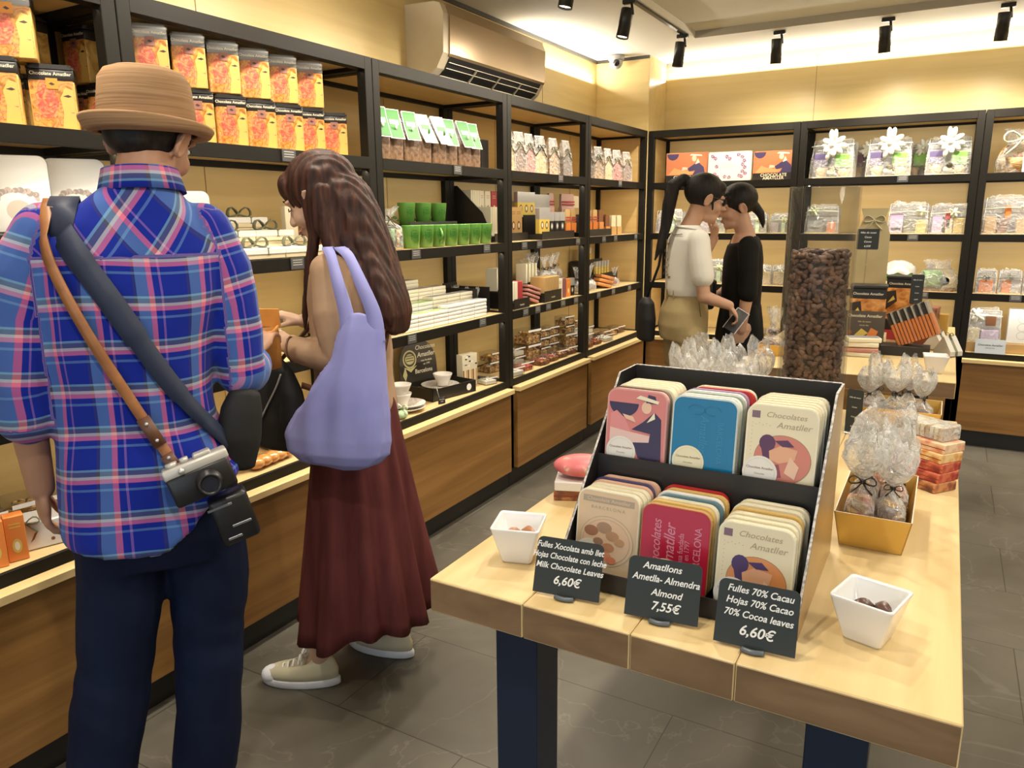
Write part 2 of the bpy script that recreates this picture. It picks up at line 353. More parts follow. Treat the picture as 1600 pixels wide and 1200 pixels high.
# ---------------------------------------------------------------- track lights
LENS = mat('lamp_lens', (1, 1, 1), 0.3, emit=(1.0, 0.86, 0.62), es=9.0)
BLK = mat('black_lacquer', (0.012, 0.011, 0.010), 0.35)
b = MB(); b.box(-1.565, -1.54, -2.3, 4.92, ZC-.012, ZC, BLK, .001)
single('lighting_track', b, 'thin black track along the left ceiling step carrying three lamps', 'light track')
b = MB(); b.box(-.665, -.635, -2.3, 3.75, ZC+.026, ZC+.04, BLK, .001)
single('lighting_track', b, 'black track over the tables, above the larger lit spotlight', 'light track')
b = MB(); b.box(.485, .515, 1.2, 4.2, ZC+.026, ZC+.04, BLK, .001)
for i, (x, y, aim, pw, lb) in enumerate(SPOTS):
    if lb is None: continue
    cz = ZC if not -1 < x < -.6 or y > 5 else ZC+.026
    big = 1.15 if y < 3.7 and x > -1 else 1.0
    t = thing('track_spotlight', lb, 'spotlight', (x, y, cz-.012 if x < -1.5 else cz), 0, 'black track spotlights')
    b = MB(); b.box(-.035, .035, -.014, .014, -.022, 0, BLK, .003); part('adapter', b, t)
    b = MB(); b.tube([(0.012, 0, -.02), (0.02, 0, -.075)], .007, BLK); part('arm', b, t)
    dr = (Vector(aim)-Vector((x, y, ZC-.12))).normalized()
    dr = (dr+Vector((0, 0, -1.4))).normalized()
    Mq = Matrix.Translation((-.012, 0, -.06)) @ dr.to_track_quat('-Z', 'Y').to_matrix().to_4x4() @ Matrix.Diagonal((big, big, big, 1))
    b = MB(); b.lathe([(.0305, -.125), (.033, -.126), (.033, .012), (.0315, .016), (0, .016)], BLK, 24, Mq, cap=False); bd = part('lamp_head', b, t)
    b = MB(); b.lathe([(0, -.116), (.0305, -.116)], LENS, 24, Mq, cap=False); part('lens', b, bd, 'glowing lens')

# ---------------------------------------------------------------- dome camera on the ceiling corner
t = thing('security_camera', 'small grey dome camera under the ceiling at the corner column', 'camera', (-2.16, 5.29, ZC))
b = MB(); b.lathe([(.055, 0), (.058, -.012), (.055, -.03), (.05, -.034)], mat('cam_grey', (.35, .34, .33), .35), 24); part('housing', b, t)
b = MB(); b.sphere((0, 0, -.045), .047, mat('cam_grey2', (.42, .41, .40), .25), seg=20, rings=12)
b.sphere((.012, -.025, -.052), .026, mat('cam_lens', (.01, .01, .012), .08), seg=14, rings=8); part('dome', b, t)

# ---------------------------------------------------------------- air conditioner
AC = mat('ac_plastic', (.62, .53, .38), .38); ACF = mat('ac_gold_front', (.42, .30, .17), .25, .35)
t = thing('air_conditioner', 'beige and gold wall air conditioner above the left shelves', 'air conditioner', (WX, 3.13, 2.10))
prof = [(0, 0.02), (.13, 0.0), (.175, .035), (.215, .10), (.22, .27), (.20, .315), (.17, .325), (0, .33)]
b = MB(); b.prism([(x, z) for x, z in prof], 0, 1.03, AC, plane='XZ', smooth=False); part('casing', b, t)
b = MB(); b.prism([(.214, .088), (.2235, .10), (.228, .27), (.205, .322), (.196, .322), (.214, .27)], .045, 1.02, ACF, plane='XZ'); part('front_panel', b, t, 'glossy gold brown front panel')
b = MB(); b.add([(.126, .06, -.0015), (.178, .06, .032), (.2165, .06, .088), (.2165, .985, .088), (.178, .985, .032), (.126, .985, -.0015)], [(0, 1, 4, 5), (1, 2, 3, 4)], mat('ac_dark', (.006, .006, .006), .6)); vt = part('air_outlet', b, t, 'dark air outlet slot')
b = MB()
for k, (x, z) in enumerate(((.148, .008), (.185, .038), (.202, .062))): b.box(x, x+.005, .06, .985, z, z+.003, AC)
for y in (.30, .53, .76): b.add([(.150, y, .008), (.205, y, .064), (.212, y, .06), (.158, y, .004), (.150, y+.006, .008), (.205, y+.006, .064), (.212, y+.006, .06), (.158, y+.006, .004)], [(0, 1, 2, 3), (7, 6, 5, 4), (3, 2, 6, 7), (0, 4, 5, 1)], AC)
part('louvre', b, vt)

# ================================================================ shelving
def shelf_unit(kind, a0, a1, z_sh, label, end_panel=None):
    """kind L: runs along Y at the left wall, front x=-1.95; kind B: runs along X at the back wall, front y=5.42"""
    w = a1-a0; D = .39
    if kind == 'L': t = thing('shelf_unit', label, 'shelf', (-1.95, a0, 0), PI/2)
    else: t = thing('shelf_unit', label, 'shelf', (a0, 5.42, 0), 0)
    # local frame: x along the unit from the left, y into the wall, z up
    wb, ws, wd_, wl = (W_BACKX, W_SIDE, W_DOORX, W_LEDGE)
    p = .04
    b = MB(); g = .0015
    for x in (g, w-p-g):
        for y in (0, D-p): b.box(x, x+p, y, y+p, .10, 2.03, BLACK, .0015)
        for z in (1.985, *[z-.042 for z in z_sh]):
            b.box(x+.004, x+p-.004, p, D-p, z, z+.04, BLACK)
    for z in (1.985,): b.box(p, w-p, 0, p, z, z+.045, BLACK, .0015); b.box(p, w-p, D-p, D, z, z+.045, BLACK)
    part('frame', b, t)
    b = MB(); b.box(.004, w-.004, .02, D, 2.0, 2.018, wl); b.box(.003, w-.003, 0.001, D, 2.0185, 2.032, BLACK); part('top_board', b, t)
    for z in z_sh:
        b = MB(); b.box(p+.001, w-p-.001, .012, D-p, z-.022, z-.0005, W_SHELF); s_ = part('shelf_board', b, t)
        b = MB(); b.box(p, w-p, -.001, .012, z-.044, z, BLACK, .001); b.box(p, w-p, D-p, D-.02, z-.044, z, BLACK); part('front_rail', b, s_)
    b = MB(); b.box(.002, w-.002, D-.012, D, .10, 2.0, wb)
    b.box(w*.52, w*.52+.0025, D-.0135, D-.012, .6, 1.98, mat('seam_dark', (.26, .17, .07), .8)); part('back_panel', b, t)
    if end_panel is not None:
        x = {'r': w-.016, 'l': .001}[end_panel]
        b = MB(); b.box(x, x+.014, p, D-p, .6, 2.0, W_SIDE); part('side_panel', b, t)
    b = MB(); b.box(.002, w-.002, .01, D, 0, .10, BLK); b.box(.002, w-.002, .0, .02, .095, .56, BLK); part('plinth', b, t)
    b = MB(); b.box(.035, w-.035, -.028, -.001, .105, .535, wd_, .001); d = part('cabinet_door', b, t)
    b = MB(); b.box(.028, w-.028, -.048, -.001, .536, .560, wl, .0015); part('door_ledge', b, d, 'pale wooden grip ledge')
    return t
ZS = (1.672, 1.315, .960, .595)
LB = [(.33, 1.345), (1.345, 2.37), (2.37, 3.385), (3.385, 4.365), (4.365, 5.396)]
# unit local x runs along +Y when rotated by 90 degrees, local y then runs towards -X (into the wall)
for (a0, a1), lb in zip(LB, ['black framed shelf unit nearest the viewer, left edge of the picture behind the hat wearer',
        'black framed shelf unit with the pink-labelled picture tins, between the man and the brown-haired woman',
        'black framed shelf unit holding green mugs and white bars, right of the brown-haired woman',
        'black framed shelf unit under the air conditioner end with ribboned bags on top, fourth bay',
        'last black framed shelf unit of the left wall, against the corner column']):
    shelf_unit('L', a0, a1, ZS, lb, 'r' if a0 > 4.2 else None)
for a0, a1, lb, e in ((-1.951, -.915, 'black framed shelf unit on the back wall behind the two whispering women', 'l'),
        (-.915, .115, 'black framed shelf unit on the back wall behind the jar of cocoa beans', None),
        (.115, 1.14, 'black framed shelf unit on the back wall at the right edge of the picture', None)):
    shelf_unit('B', a0, a1, ZS, lb, e)
# ---------------------------------------------------------------- display tables
W_TAB = noise_mat('table_oak_top', [(.3, (.62, .455, .215)), (.5, (.70, .53, .27)), (.7, (.77, .60, .33))], (12, .8, 12), 1.6, 6, .33, .015, dist=.4, spec=.4)
W_END = noise_mat('table_end_grain', [(.3, (.155, .092, .048)), (.5, (.22, .135, .07)), (.72, (.29, .185, .10))], (2.0, 6, 9), 1.6, 5, .6, .03, dist=1.4, spec=.25)
NAVY = mat('leg_navy', (.008, .018, .045), .35)
def table(label, y0, y1, x0=-.745, x1=.078):
    t = thing('display_table', label, 'table', (x0, y0, 0), 0, None)
    w, l = x1-x0, y1-y0; T = .82; th = .064
    n = 4; cuts = [0, .23, .46, .655, 1.0]
    for i in range(n):
        a, c = cuts[i]*w+.0006, cuts[i+1]*w-.0006
        b = MB(); b.box(a, c, 0, l, T-th, T, W_TAB, .002)
        b.box(a+.002, c-.002, -.0008, .001, T-th+.003, T-.004, W_END); part('top_plank', b, t)
    for lx in (.10, w-.19):
        for ly in (.06, l-.15):
            b = MB(); b.box(lx, lx+.085, ly, ly+.085, 0, T-th, NAVY, .002); part('leg', b, t)
    b = MB(); b.box(.10, .16, .145, l-.15, T-th-.05, T-th, NAVY); b.box(w-.165, w-.105, .145, l-.15, T-th-.05, T-th, NAVY); part('under_rail', b, t)
table('pale oak plank table on navy legs in the foreground, holding tins and chalk signs', 1.0, 2.62)
table('pale oak table behind the foreground one, carrying the tall paper sack', 3.24, 4.86)
# ================================================================ goods: materials
FILM = clear('cellophane', (1, 1, 1), .26, .10, 34, (.92, .92, .90))
FILM2 = clear('cellophane_dense', (1, 1, 1), .38, .10, 26, (.80, .80, .78))
CLR = clear('clear_plastic', (.98, .98, .96), .16, .05, None, (.10, .10, .10))
GLASS = clear('jar_glass', (.985, .99, .985), .15, .02, None, (.05, .05, .05))
def C(name, r=.5, g=.5, b=.5, rough=.5, **k): return mat(name, (r, g, b), rough, **k)
GREENT = C('tag_green', .035, .19, .028); PALEG = C('tag_mint', .55, .78, .50); WHT = C('paper_white', .82, .81, .78, .55); OFF = C('paper_offwhite', .70, .67, .58, .55)
MUG = C('mug_green', .115, .30, .055, .25, coat=.3); MUGD = C('mug_print', .03, .16, .02, .4)
RED = C('carton_red', .42, .035, .045); REDP = C('pinkish_red', .55, .13, .13); CRM = C('carton_cream', .72, .62, .40); CRM2 = C('carton_ivory', .80, .74, .56); BRN = C('carton_brown', .20, .08, .03)
TANC = C('carton_tan', .52, .33, .13); YEL = C('carton_yellow', .66, .48, .10); ORG = C('carton_orange', .70, .22, .045); GOLD = C('gold_card', .62, .38, .08, .32, metal=.35); GRY = C('carton_grey', .25, .25, .24)
SILV = C('foil_silver', .62, .62, .62, .28, metal=.6); DARK = C('carton_black', .014, .012, .011, .4); OLIVE = C('ribbon_olive', .16, .16, .09, .5); RIBD = C('ribbon_dark', .03, .025, .022, .4); RIBG = C('ribbon_pale_green', .55, .62, .33, .5)
CHOCM = C('milk_chocolate', .22, .085, .035, .35); CHOCD = C('dark_chocolate', .055, .024, .014, .3); PURP = C('carton_purple', .33, .20, .48); LILAC = C('carton_lilac', .58, .45, .66); DPUR = C('jar_purple', .10, .035, .20, .3)
MAUVE = C('tin_tab_mauve', .30, .13, .10); TABO = C('tin_tab_orange', .72, .28, .03); EYE = C('print_dark', .05, .03, .02); TEAL = C('carton_teal', .13, .26, .27); PINK = C('print_pink', .62, .20, .19)
PIC = noise_mat('tin_picture', [(.30, (.22, .07, .015)), (.42, (.48, .20, .04)), (.52, (.62, .36, .09)), (.62, (.56, .14, .06)), (.75, (.66, .44, .17))], nscale=38, detail=3, rough=.3, dist=1.2)
PICR = noise_mat('tin_flowers', [(.3, (.45, .06, .04)), (.5, (.62, .12, .08)), (.65, (.66, .30, .11)), (.8, (.62, .40, .13))], nscale=70, detail=3, rough=.3, dist=1.6)
PICY = C('tin_pale_yellow', .64, .43, .11, .35); PICG = noise_mat('tin_gold_side', [(.3, (.30, .17, .04)), (.5, (.58, .36, .09)), (.7, (.70, .46, .14))], nscale=30, rough=.35, dist=1)
COOK = noise_mat('biscuits', [(.35, (.10, .04, .015)), (.48, (.40, .20, .07)), (.58, (.66, .43, .18)), (.7, (.80, .66, .42))], nscale=60, detail=3, rough=.5, dist=1)
COOKD = noise_mat('chocolates', [(.4, (.06, .025, .012)), (.6, (.26, .10, .04)), (.7, (.55, .30, .12))], nscale=50, detail=3, rough=.4)
SWEETR = noise_mat('red_sweets', [(.35, (.25, .03, .02)), (.55, (.50, .10, .07)), (.7, (.65, .30, .22))], nscale=70, rough=.35)
COCOA = noise_mat('cocoa_husks', [(.35, (.07, .040, .022)), (.5, (.15, .088, .052)), (.68, (.23, .145, .09))], nscale=55, detail=5, rough=.7)
FUSIL = noise_mat('yellow_sweets', [(.3, (.42, .28, .08)), (.5, (.66, .50, .20)), (.7, (.76, .64, .36))], nscale=45, rough=.5)
TAGBLK = C('label_black', .02, .02, .022, .4); TAGW = C('label_writing', .62, .62, .60, .5)
STUFFM = {'choc': COOKD, 'cook': COOK, 'red': SWEETR, 'yel': FUSIL, 'cocoa': COCOA, 'org': ORG, 'brown': BRN, 'gold': GOLD, 'white': OFF, 'pink': REDP, 'silver': SILV}

# ================================================================ goods: shapes
def bow(b, c, s, m, ry=0, tails=True, M=None, k_=.17, tl=1.0):
    cx, cy, cz = c
    for sg in (-1, 1):
        pts = [(cx, cy, cz)]
        for k in range(1, 8):
            a = k/8*PI; pts.append((cx+sg*s*math.sin(a)*1.0*(1-.25*math.cos(a)), cy-.15*s*math.sin(a), cz+s*.55*math.sin(2*a)*.6+s*.2*math.sin(a)))
        pts.append((cx, cy, cz)); b.tube(pts, s*k_, m, 6, M, flat=.3)
        if tails: b.tube([(cx, cy, cz), (cx+sg*s*.35, cy-s*.1, cz-s*.5*tl), (cx+sg*s*.8, cy-s*.15, cz-s*.95*tl)], [s*k_*.8, s*k_*.9, s*k_], m, 6, M, flat=.3)
    b.sphere((cx, cy-.05*s, cz), s*.16, m, M, 8, 6)
def pom(b, c, s, m, n=9, M=None, seed=0):
    rnd = random.Random(seed)
    for k in range(n):
        a = 2*PI*k/n+rnd.uniform(-.2, .2); l = s*rnd.uniform(.75, 1.1); tilt = rnd.uniform(-.5, .5)
        rot = (Matrix.Rotation(-a, 4, 'Y') @ Matrix.Rotation(tilt, 4, 'Z')).to_3x3()
        b.sphere((c[0]+math.cos(a)*l*.5, c[1]-.2*s+math.sin(tilt)*l*.3, c[2]+math.sin(a)*l*.5), (l*.52, s*.13, s*.20), m, M, 8, 6, rot)
    b.sphere((c[0], c[1]-.3*s, c[2]), s*.25, m, M, 8, 6)
def fbag(b, w, d, hb, h, m, seed=0, neck=.16, flare=.75, amp=.10, M=None):
    """a film bag: filled body, gathered neck, crumpled fan on top"""
    rnd = random.Random(seed); seg = 22; off = rnd.random()*50
    prof = [(0, 1.0), (.10, 1.04), (.5, 1.06), (.85, 1.0), (1.0, .8)]
    rings = [(t*hb, s_) for t, s_ in prof]; hn = hb+(h-hb)*.22
    rings += [(hn-.004, neck*1.4), (hn, neck), (hn+.004, neck*1.3)]
    for k in range(1, 6): rings.append((hn+(h-hn)*k/5, neck+(flare-neck)*((k/5)**.8 if flare <= .9 else (.0, .62, .95, 1.0, .86, .58)[k])))
    vs = []; fs = []
    for i, (z, s_) in enumerate(rings):
        for k in range(seg):
            a = 2*PI*k/seg; ca, sa = math.cos(a), math.sin(a)
            q = (abs(ca)**5+abs(sa)**5)**(-1/5) if z < hb else 1
            n_ = noise.noise(Vector((ca*2.2+off, sa*2.2, z*18)))
            fr = 1+amp*n_*(1 if z < hb else 3.2)+(0 if z < hn else .22*math.sin(5*a+off)*((z-hn)/(h-hn)))
            zz = z+(0 if z < hn else (h-hn)*.35*n_*((z-hn)/(h-hn)))
            vs.append((ca*w/2*s_*q*fr, sa*d/2*s_*q*fr, max(zz, .001)))
    for i in range(len(rings)-1):
        for k in range(seg): k2 = (k+1) % seg; fs.append((i*seg+k, i*seg+k2, (i+1)*seg+k2, (i+1)*seg+k))
    b.add(vs, fs, m, True, M); return hn
def lumps(b, w, d, h, mats, n, seed=0, r=.014, z0=.004, cubes=False, M=None):
    rnd = random.Random(seed)
    for i in range(n):
        x, y, z = rnd.uniform(-w/2+r*1.3, w/2-r*1.3), rnd.uniform(-d/2+r*1.3, d/2-r*1.3), z0+r*(1.3 if cubes else 1.0)+rnd.random()*max(h-2.4*r, .001)
        m = mats[rnd.randrange(len(mats))]; Mx = TF(x, y, z, rnd.random()*3, rnd.uniform(-.5, .5), rnd.uniform(-.5, .5))
        if M is not None: Mx = M @ Mx
        s_ = r*rnd.uniform(.75, 1.1)
        if cubes: b.box(-s_*1.3, s_*1.3, -s_, s_, -s_*.55, s_*.55, m, s_*.15, Mx)
        else: b.sphere((0, 0, 0), (s_*1.25, s_, s_*.7), m, Mx, 8, 5)
def P(key, name, cat, parts): PRO[key] = (name, cat, parts)
def ME(mb, name='part'): return mb.mesh(name)

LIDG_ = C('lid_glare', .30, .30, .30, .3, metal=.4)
# picture tins ---------------------------------------------------
def pic_tin(key, tab, w=.094, h=.155, silver=False):  # silver: glare on the dark lid, painted in as lighter grey metal
    b = MB(); hw = w/2
    b.box(-hw, hw, -hw, hw, 0, h*.76, PICG, .004, seg=2); body = b
    b.box(-hw+.003, hw-.003, -hw-.0006, -hw+.001, .004, h*.755, PIC)
    b.flat([(-hw+.018, .03), (-hw+.012, .085), (-hw+.03, .112), (.0, .105), (.012, .07), (.004, .03)], -hw-.0009, PICR)
    b.flat([(.014, .003), (hw-.004, .003), (hw-.004, h*.62), (.03, h*.66), (.016, h*.5), (.020, h*.3)], -hw-.0010, PICY)
    b.flat([(.022, .084), (.034, .088), (.042, .084), (.034, .081)], -hw-.0013, EYE); b.flat([(.034, .045), (.044, .046), (.043, .043)], -hw-.0013, REDP)
    b.flat([(-hw-.0008, .01), (-hw-.0008, .07), (-hw-.0008, .10)], 0, PICR)
    hb = h*.74; lid = MB()
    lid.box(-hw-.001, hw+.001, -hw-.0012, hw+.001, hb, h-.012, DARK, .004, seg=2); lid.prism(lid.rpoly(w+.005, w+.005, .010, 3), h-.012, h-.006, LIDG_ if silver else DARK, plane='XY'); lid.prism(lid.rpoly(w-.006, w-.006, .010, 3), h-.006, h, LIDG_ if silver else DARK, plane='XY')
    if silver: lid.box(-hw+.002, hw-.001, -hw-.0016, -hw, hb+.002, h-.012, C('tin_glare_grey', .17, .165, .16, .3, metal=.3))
    lid.text('Chocolate Amatller', .0115, CRM2, TF(0, -hw-.0022, h-.0235) @ FRONT, offset=.012)
    lid.flat([(-.012, hb-.018), (.014, hb-.018), (.014, h-.034), (-.012, h-.034)], -hw-.0026, tab); lid.flat([(-.006, hb-.006), (.0, hb-.002), (.008, hb-.007), (.001, hb-.010)], -hw-.0030, EYE)
    P(key, 'picture_tin', 'tin', [('tin_body', ME(body), []), ('lid', ME(lid), [])])
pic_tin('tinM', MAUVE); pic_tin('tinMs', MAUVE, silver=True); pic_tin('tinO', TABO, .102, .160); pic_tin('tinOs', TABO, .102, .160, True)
# kraft bag with folded green tag --------------------------------
def tag_bag(key, front=GREENT, kink=0.0):
    b = MB(); w = .085; rnd = random.Random(3)
    b.box(-w/2, w/2, -.026, .026, 0, .105, COCOA, .008, seg=2)
    b.add([(-w/2, -.022, .10), (w/2, -.022, .10), (w/2, .022, .10), (-w/2, .022, .10), (-w/2, -.002, .175), (w/2, -.002, .175), (w/2, .002, .175), (-w/2, .002, .175)],
          [(0, 1, 5, 4), (1, 2, 6, 5), (2, 3, 7, 6), (3, 0, 4, 7)], FILM2, True)
    t = MB(); n = 8; hw = .034
    def row(i, off=0, g=1.0): a = i/n; return [(-hw*g+kink*a, -.004-off-.040*a**1.3, .205-.118*a+off), (hw*g+kink*a, -.004-off-.040*a**1.3, .205-.118*a+off)]
    vs = []; fs = []
    for i in range(n+1): vs += row(i, 0, 1.1)
    for i in range(n): fs.append((2*i, 2*i+1, 2*i+3, 2*i+2))
    t.add(vs, fs, WHT)
    vs = []
    for i in range(n+1): vs += row(max(.25, min(n-.25, i)), .0012, .98)
    t.add(vs, fs, front if front is GREENT else WHT)
    vs = [];
    for i in (3.0, 4.3): vs += row(i, .002, .72)
    t.add(vs, [(0, 1, 3, 2)], PALEG if front is GREENT else GREENT)
    t.sphere((kink*.75, -.034, .135), (.008, .002, .011), PALEG if front is GREENT else GREENT, None, 8, 6)
    t.add([(-hw*1.1, .002, .20), (hw*1.1, .002, .20), (hw*1.1, .012, .13), (-hw*1.1, .012, .13)], [(0, 1, 2, 3)], WHT)
    P(key, 'tagged_bag', 'bag', [('bag', ME(b), []), ('folded_tag', ME(t), [])])
tag_bag('kraft', GREENT); tag_bag('kraft2', GREENT, .02); tag_bag('kraftw', WHT, .03)
# tall ribbon bag --------------------------------------------------
def tall_bag(key, stuff, seed, rib=OLIVE, w=.088, h=.205, fill=.60):
    b = MB(); m = STUFFM[stuff]; b.prism([(-w/2+.006, .004), (w/2-.006, .004), (w/2-.012, h*fill), (-w/2+.014, h*fill*.92)], -.02, .02, m); lumps(b, w-.016, .05, h*fill, [m, CRM], 14, seed, .012)
    f = MB(); hw = w/2
    f.add([(-hw, -.028, 0), (hw, -.028, 0), (hw, .028, 0), (-hw, .028, 0), (-hw*.95, -.022, h*.6), (hw*.95, -.022, h*.6), (hw*.95, .022, h*.6), (-hw*.95, .022, h*.6), (-hw*.72, -.004, h), (hw*.72, -.004, h), (hw*.72, .004, h), (-hw*.72, .004, h)],
          [(0, 1, 5, 4), (1, 2, 6, 5), (2, 3, 7, 6), (3, 0, 4, 7), (4, 5, 9, 8), (5, 6, 10, 9), (6, 7, 11, 10), (7, 4, 8, 11)], FILM)
    f.box(-hw*.72, hw*.72, -.005, .005, h-.006, h, OFF)
    r = MB(); bow(r, (0, -.026, h*.70), .024, rib); r.tube([(-hw*.9, -.024, h*.45), (0, -.027, h*.70), (hw*.9, -.024, h*.45)], .0025, rib, 5)
    P(key, 'ribboned_bag', 'bag', [('sweets', ME(b), []), ('clear_film', ME(f), []), ('ribbon', ME(r), [])])
for k, (st, rb) in enumerate((('yel', OLIVE), ('cook', OLIVE), ('red', OLIVE), ('yel', RIBD), ('cocoa', OLIVE), ('choc', OLIVE))): tall_bag('tall%d' % k, st, k+5, rb)
# mug --------------------------------------------------------------
def mug(key, m=MUG, pr=MUGD, ang=0.0):
    b = MB(); b.lathe([(.030, 0), (.033, .002), (.0415, .094), (.0415, .097), (.0385, .097), (.031, .008), (0, .008)], m, 28)
    # printed emblem wrapped on the wall
    for (a0, a1, z0, z1) in ((-30, -14, .050, .056), (-26, -20, .038, .07), (-12, 12, .062, .067), (-12, 12, .044, .048), (-12, -8, .044, .067), (8, 12, .044, .067), (-3, 3, .05, .06), (14, 30, .050, .056), (20, 25, .04, .072), (-18, 18, .074, .077)):
        vs = []; n = 4
        for i in range(n+1):
            a = R_(-90+a0+(a1-a0)*i/n)
            for z in (z0, z1): rr = .033+.0085*z/.094+.0004; vs.append((rr*math.cos(a), rr*math.sin(a), z))
        b.add(vs, [(2*i, 2*i+2, 2*i+3, 2*i+1) for i in range(n)], pr)
    hd = MB(); ca, sa = math.cos(ang), math.sin(ang)
    hd.tube([(ca*(.036+.030*math.sin(t*PI)), sa*(.036+.030*math.sin(t*PI)), .018+.064*t) for t in [i/9 for i in range(10)]], .0055, m, 8)
    P(key, 'mug', 'mug', [('cup_wall', ME(b), []), ('handle', ME(hd), [])])
mug('mugA', ang=2.9); mug('mugB', ang=-1.7); mug('mugC', ang=.2)
# slim boxes -------------------------------------------------------
def slim(key, col, art, w=.06, h=.15, d=.03, top=None, name='slim_carton', text=None):
    b = MB(); b.box(-w/2, w/2, -d/2, d/2, 0, h, col, .001)
    if art is not None:
        b.disc(0, h*.34, w*.24, -d/2-.0005, art, n=14, rz=h*.16); b.disc(0, h*.34, w*.13, -d/2-.0009, CRM2, n=10, rz=h*.10)
        for z in (.82, .75): b.flat([(-w*.28, h*z), (w*.28, h*z), (w*.28, h*z+.003), (-w*.28, h*z+.003)], -d/2-.0005, art)
    if top is not None: b.box(-w/2-.0004, w/2+.0004, -d/2-.0006, d/2+.0004, h*.58, h+.0005, top)
    P(key, name, 'box', ME(b))
slim('crm', CRM2, TANC); slim('crmn', CRM2, None, .018, .15, .09); slim('redb', RED, CRM); slim('ylb', YEL, BRN, .05, .14, .03, top=SILV); slim('tan', TANC, BRN, .055, .15); slim('dk', DARK, GRY, .045, .12, .03, top=SILV); slim('crmsm', CRM2, TANC, .05, .13, .03)
slim('purpb', C('carton_plum', .22, .08, .10), None, .03, .13, .05); slim('orgb', ORG, YEL, .045, .12, .04); slim('strip', TANC, None, .012, .09, .095); slim('cream_thin', CRM2, None, .016, .10, .06); slim('red_thin', RED, None, .016, .10, .06)
# small upright foil / sweet bags -----------------------------------
def sbag(key, film, low, w=.045, h=.14, band=None, name='sweet_bag'):
    b = MB(); hw = w/2
    b.prism([(-hw*.9, 0), (hw*.9, 0), (hw, h*.08), (hw, h*.42), (-hw, h*.42), (-hw, h*.08)], -.016, .016, low)
    b.prism([(-hw, h*.42), (hw, h*.42), (hw*.96, h*.9), (hw*.8, h), (-hw*.8, h), (-hw*.96, h*.9)], -.010, .010, film)
    if band: b.box(-hw-.0005, hw+.0005, -.017, -.0155, h*.5, h*.56, band); b.box(-hw-.0005, hw+.0005, -.017, -.0155, h*.62, h*.68, band)
    P(key, name, 'bag', ME(b))
sbag('foil', SILV, C('foil_pale', .70, .70, .66, .3, metal=.3), .042, .13); sbag('rose', C('film_rose', .62, .40, .33, .3), C('rose_sweets', .74, .46, .38, .4), .042, .14, RED); sbag('orbag', TANC, ORG, .045, .135, RED); sbag('tanbag', CRM, TANC, .05, .13); sbag('orbag2', BRN, C('sweets_coral', .72, .30, .10), .045, .135)
# bars ---------------------------------------------------------------
def bar(key, col, top, L=.112, W=.062, H=.0165):
    b = MB(); b.box(-L/2, L/2, -W/2, W/2, 0, H, col, .003, seg=2); b.box(-L/2+.006, L/2-.006, -W/2+.004, W/2-.004, H-.0005, H+.0004, top)
    P(key, 'wrapped_bar', 'chocolate bar', ME(b))
BARW = C('bar_paper', .80, .80, .76, .4); BARC = C('bar_paper_cream', .78, .74, .58, .45)
bar('barg', BARW, C('bar_green', .30, .46, .14)); bar('bars', BARW, C('bar_greytop', .30, .30, .31)); bar('barc', BARC, C('bar_greytop2', .26, .26, .27)); bar('barp', C('bar_pinkish', .45, .20, .17), C('bar_tan', .60, .42, .26), .13, .07, .014); bar('bark', C('bar_dark', .07, .045, .035), DARK, .12, .08, .02); bar('baro', C('bar_paper_orange', .66, .28, .09), C('bar_orange_top', .74, .42, .16), .12, .07, .02)
# gift box with ribbon ---------------------------------------------
def gift(key, ry=0):
    b = MB(); b.box(-.085, .085, -.055, .055, 0, .018, CRM, .002); l = MB(); l.box(-.087, .087, -.057, .057, .014, .036, WHT, .003)
    r = MB(); r.box(-.006, .006, -.0585, .0585, .013, .0372, OLIVE, .0005, Matrix.Rotation(.25, 4, 'Z')); r.box(-.0885, .0885, -.006, .006, .013, .0374, OLIVE, .0005); bow(r, (0, 0, .047), .050, OLIVE, tl=.18)
    P(key, 'gift_box', 'box', [('box_base', ME(b), []), ('lid', ME(l), [('ribbon', ME(r))])])
gift('gift')
# clear box of biscuits ---------------------------------------------
def clearbox(key, stuff, w=.10, d=.10, h=.05, seed=0, n=26, round_=False, cubes=False):
    b = MB(); lumps(b, w-.008, d-.008, h-.006, [STUFFM[s_] for s_ in stuff], n, seed, .013, cubes=cubes)
    b.box(-w/2+.006, w/2-.006, -d/2+.006, d/2-.006, .002, h*.55, STUFFM[stuff[0]], .003)
    f = MB()
    if round_: f.lathe([(w/2*.86, 0), (w/2, h*.7), (w/2*1.03, h*.72), (w/2*.98, h*.8), (w/2*.6, h*1.05), (0, h*1.12)], CLR, 22)
    else: f.box(-w/2, w/2, -d/2, d/2, 0, h, CLR, .003)
    f.box(-w/2, w/2, -d/2-.0006, -d/2, h*.86, h, WHT) if not round_ else None
    P(key, 'clear_box', 'box', [('biscuits', ME(b), []), ('clear_shell', ME(f), [])])
clearbox('cbc', ('cook', 'gold'), seed=1); clearbox('cbd', ('choc', 'cook'), seed=2); clearbox('cbw', ('white', 'silver'), seed=3); clearbox('cbr', ('choc', 'red'), seed=4, round_=True); clearbox('cbt', ('cook', 'white'), .11, .09, .06, 5); clearbox('cbred', ('red', 'pink'), .12, .09, .05, 6)
clearbox('cbbig', ('cook', 'gold'), .13, .12, .09, 7, 50)
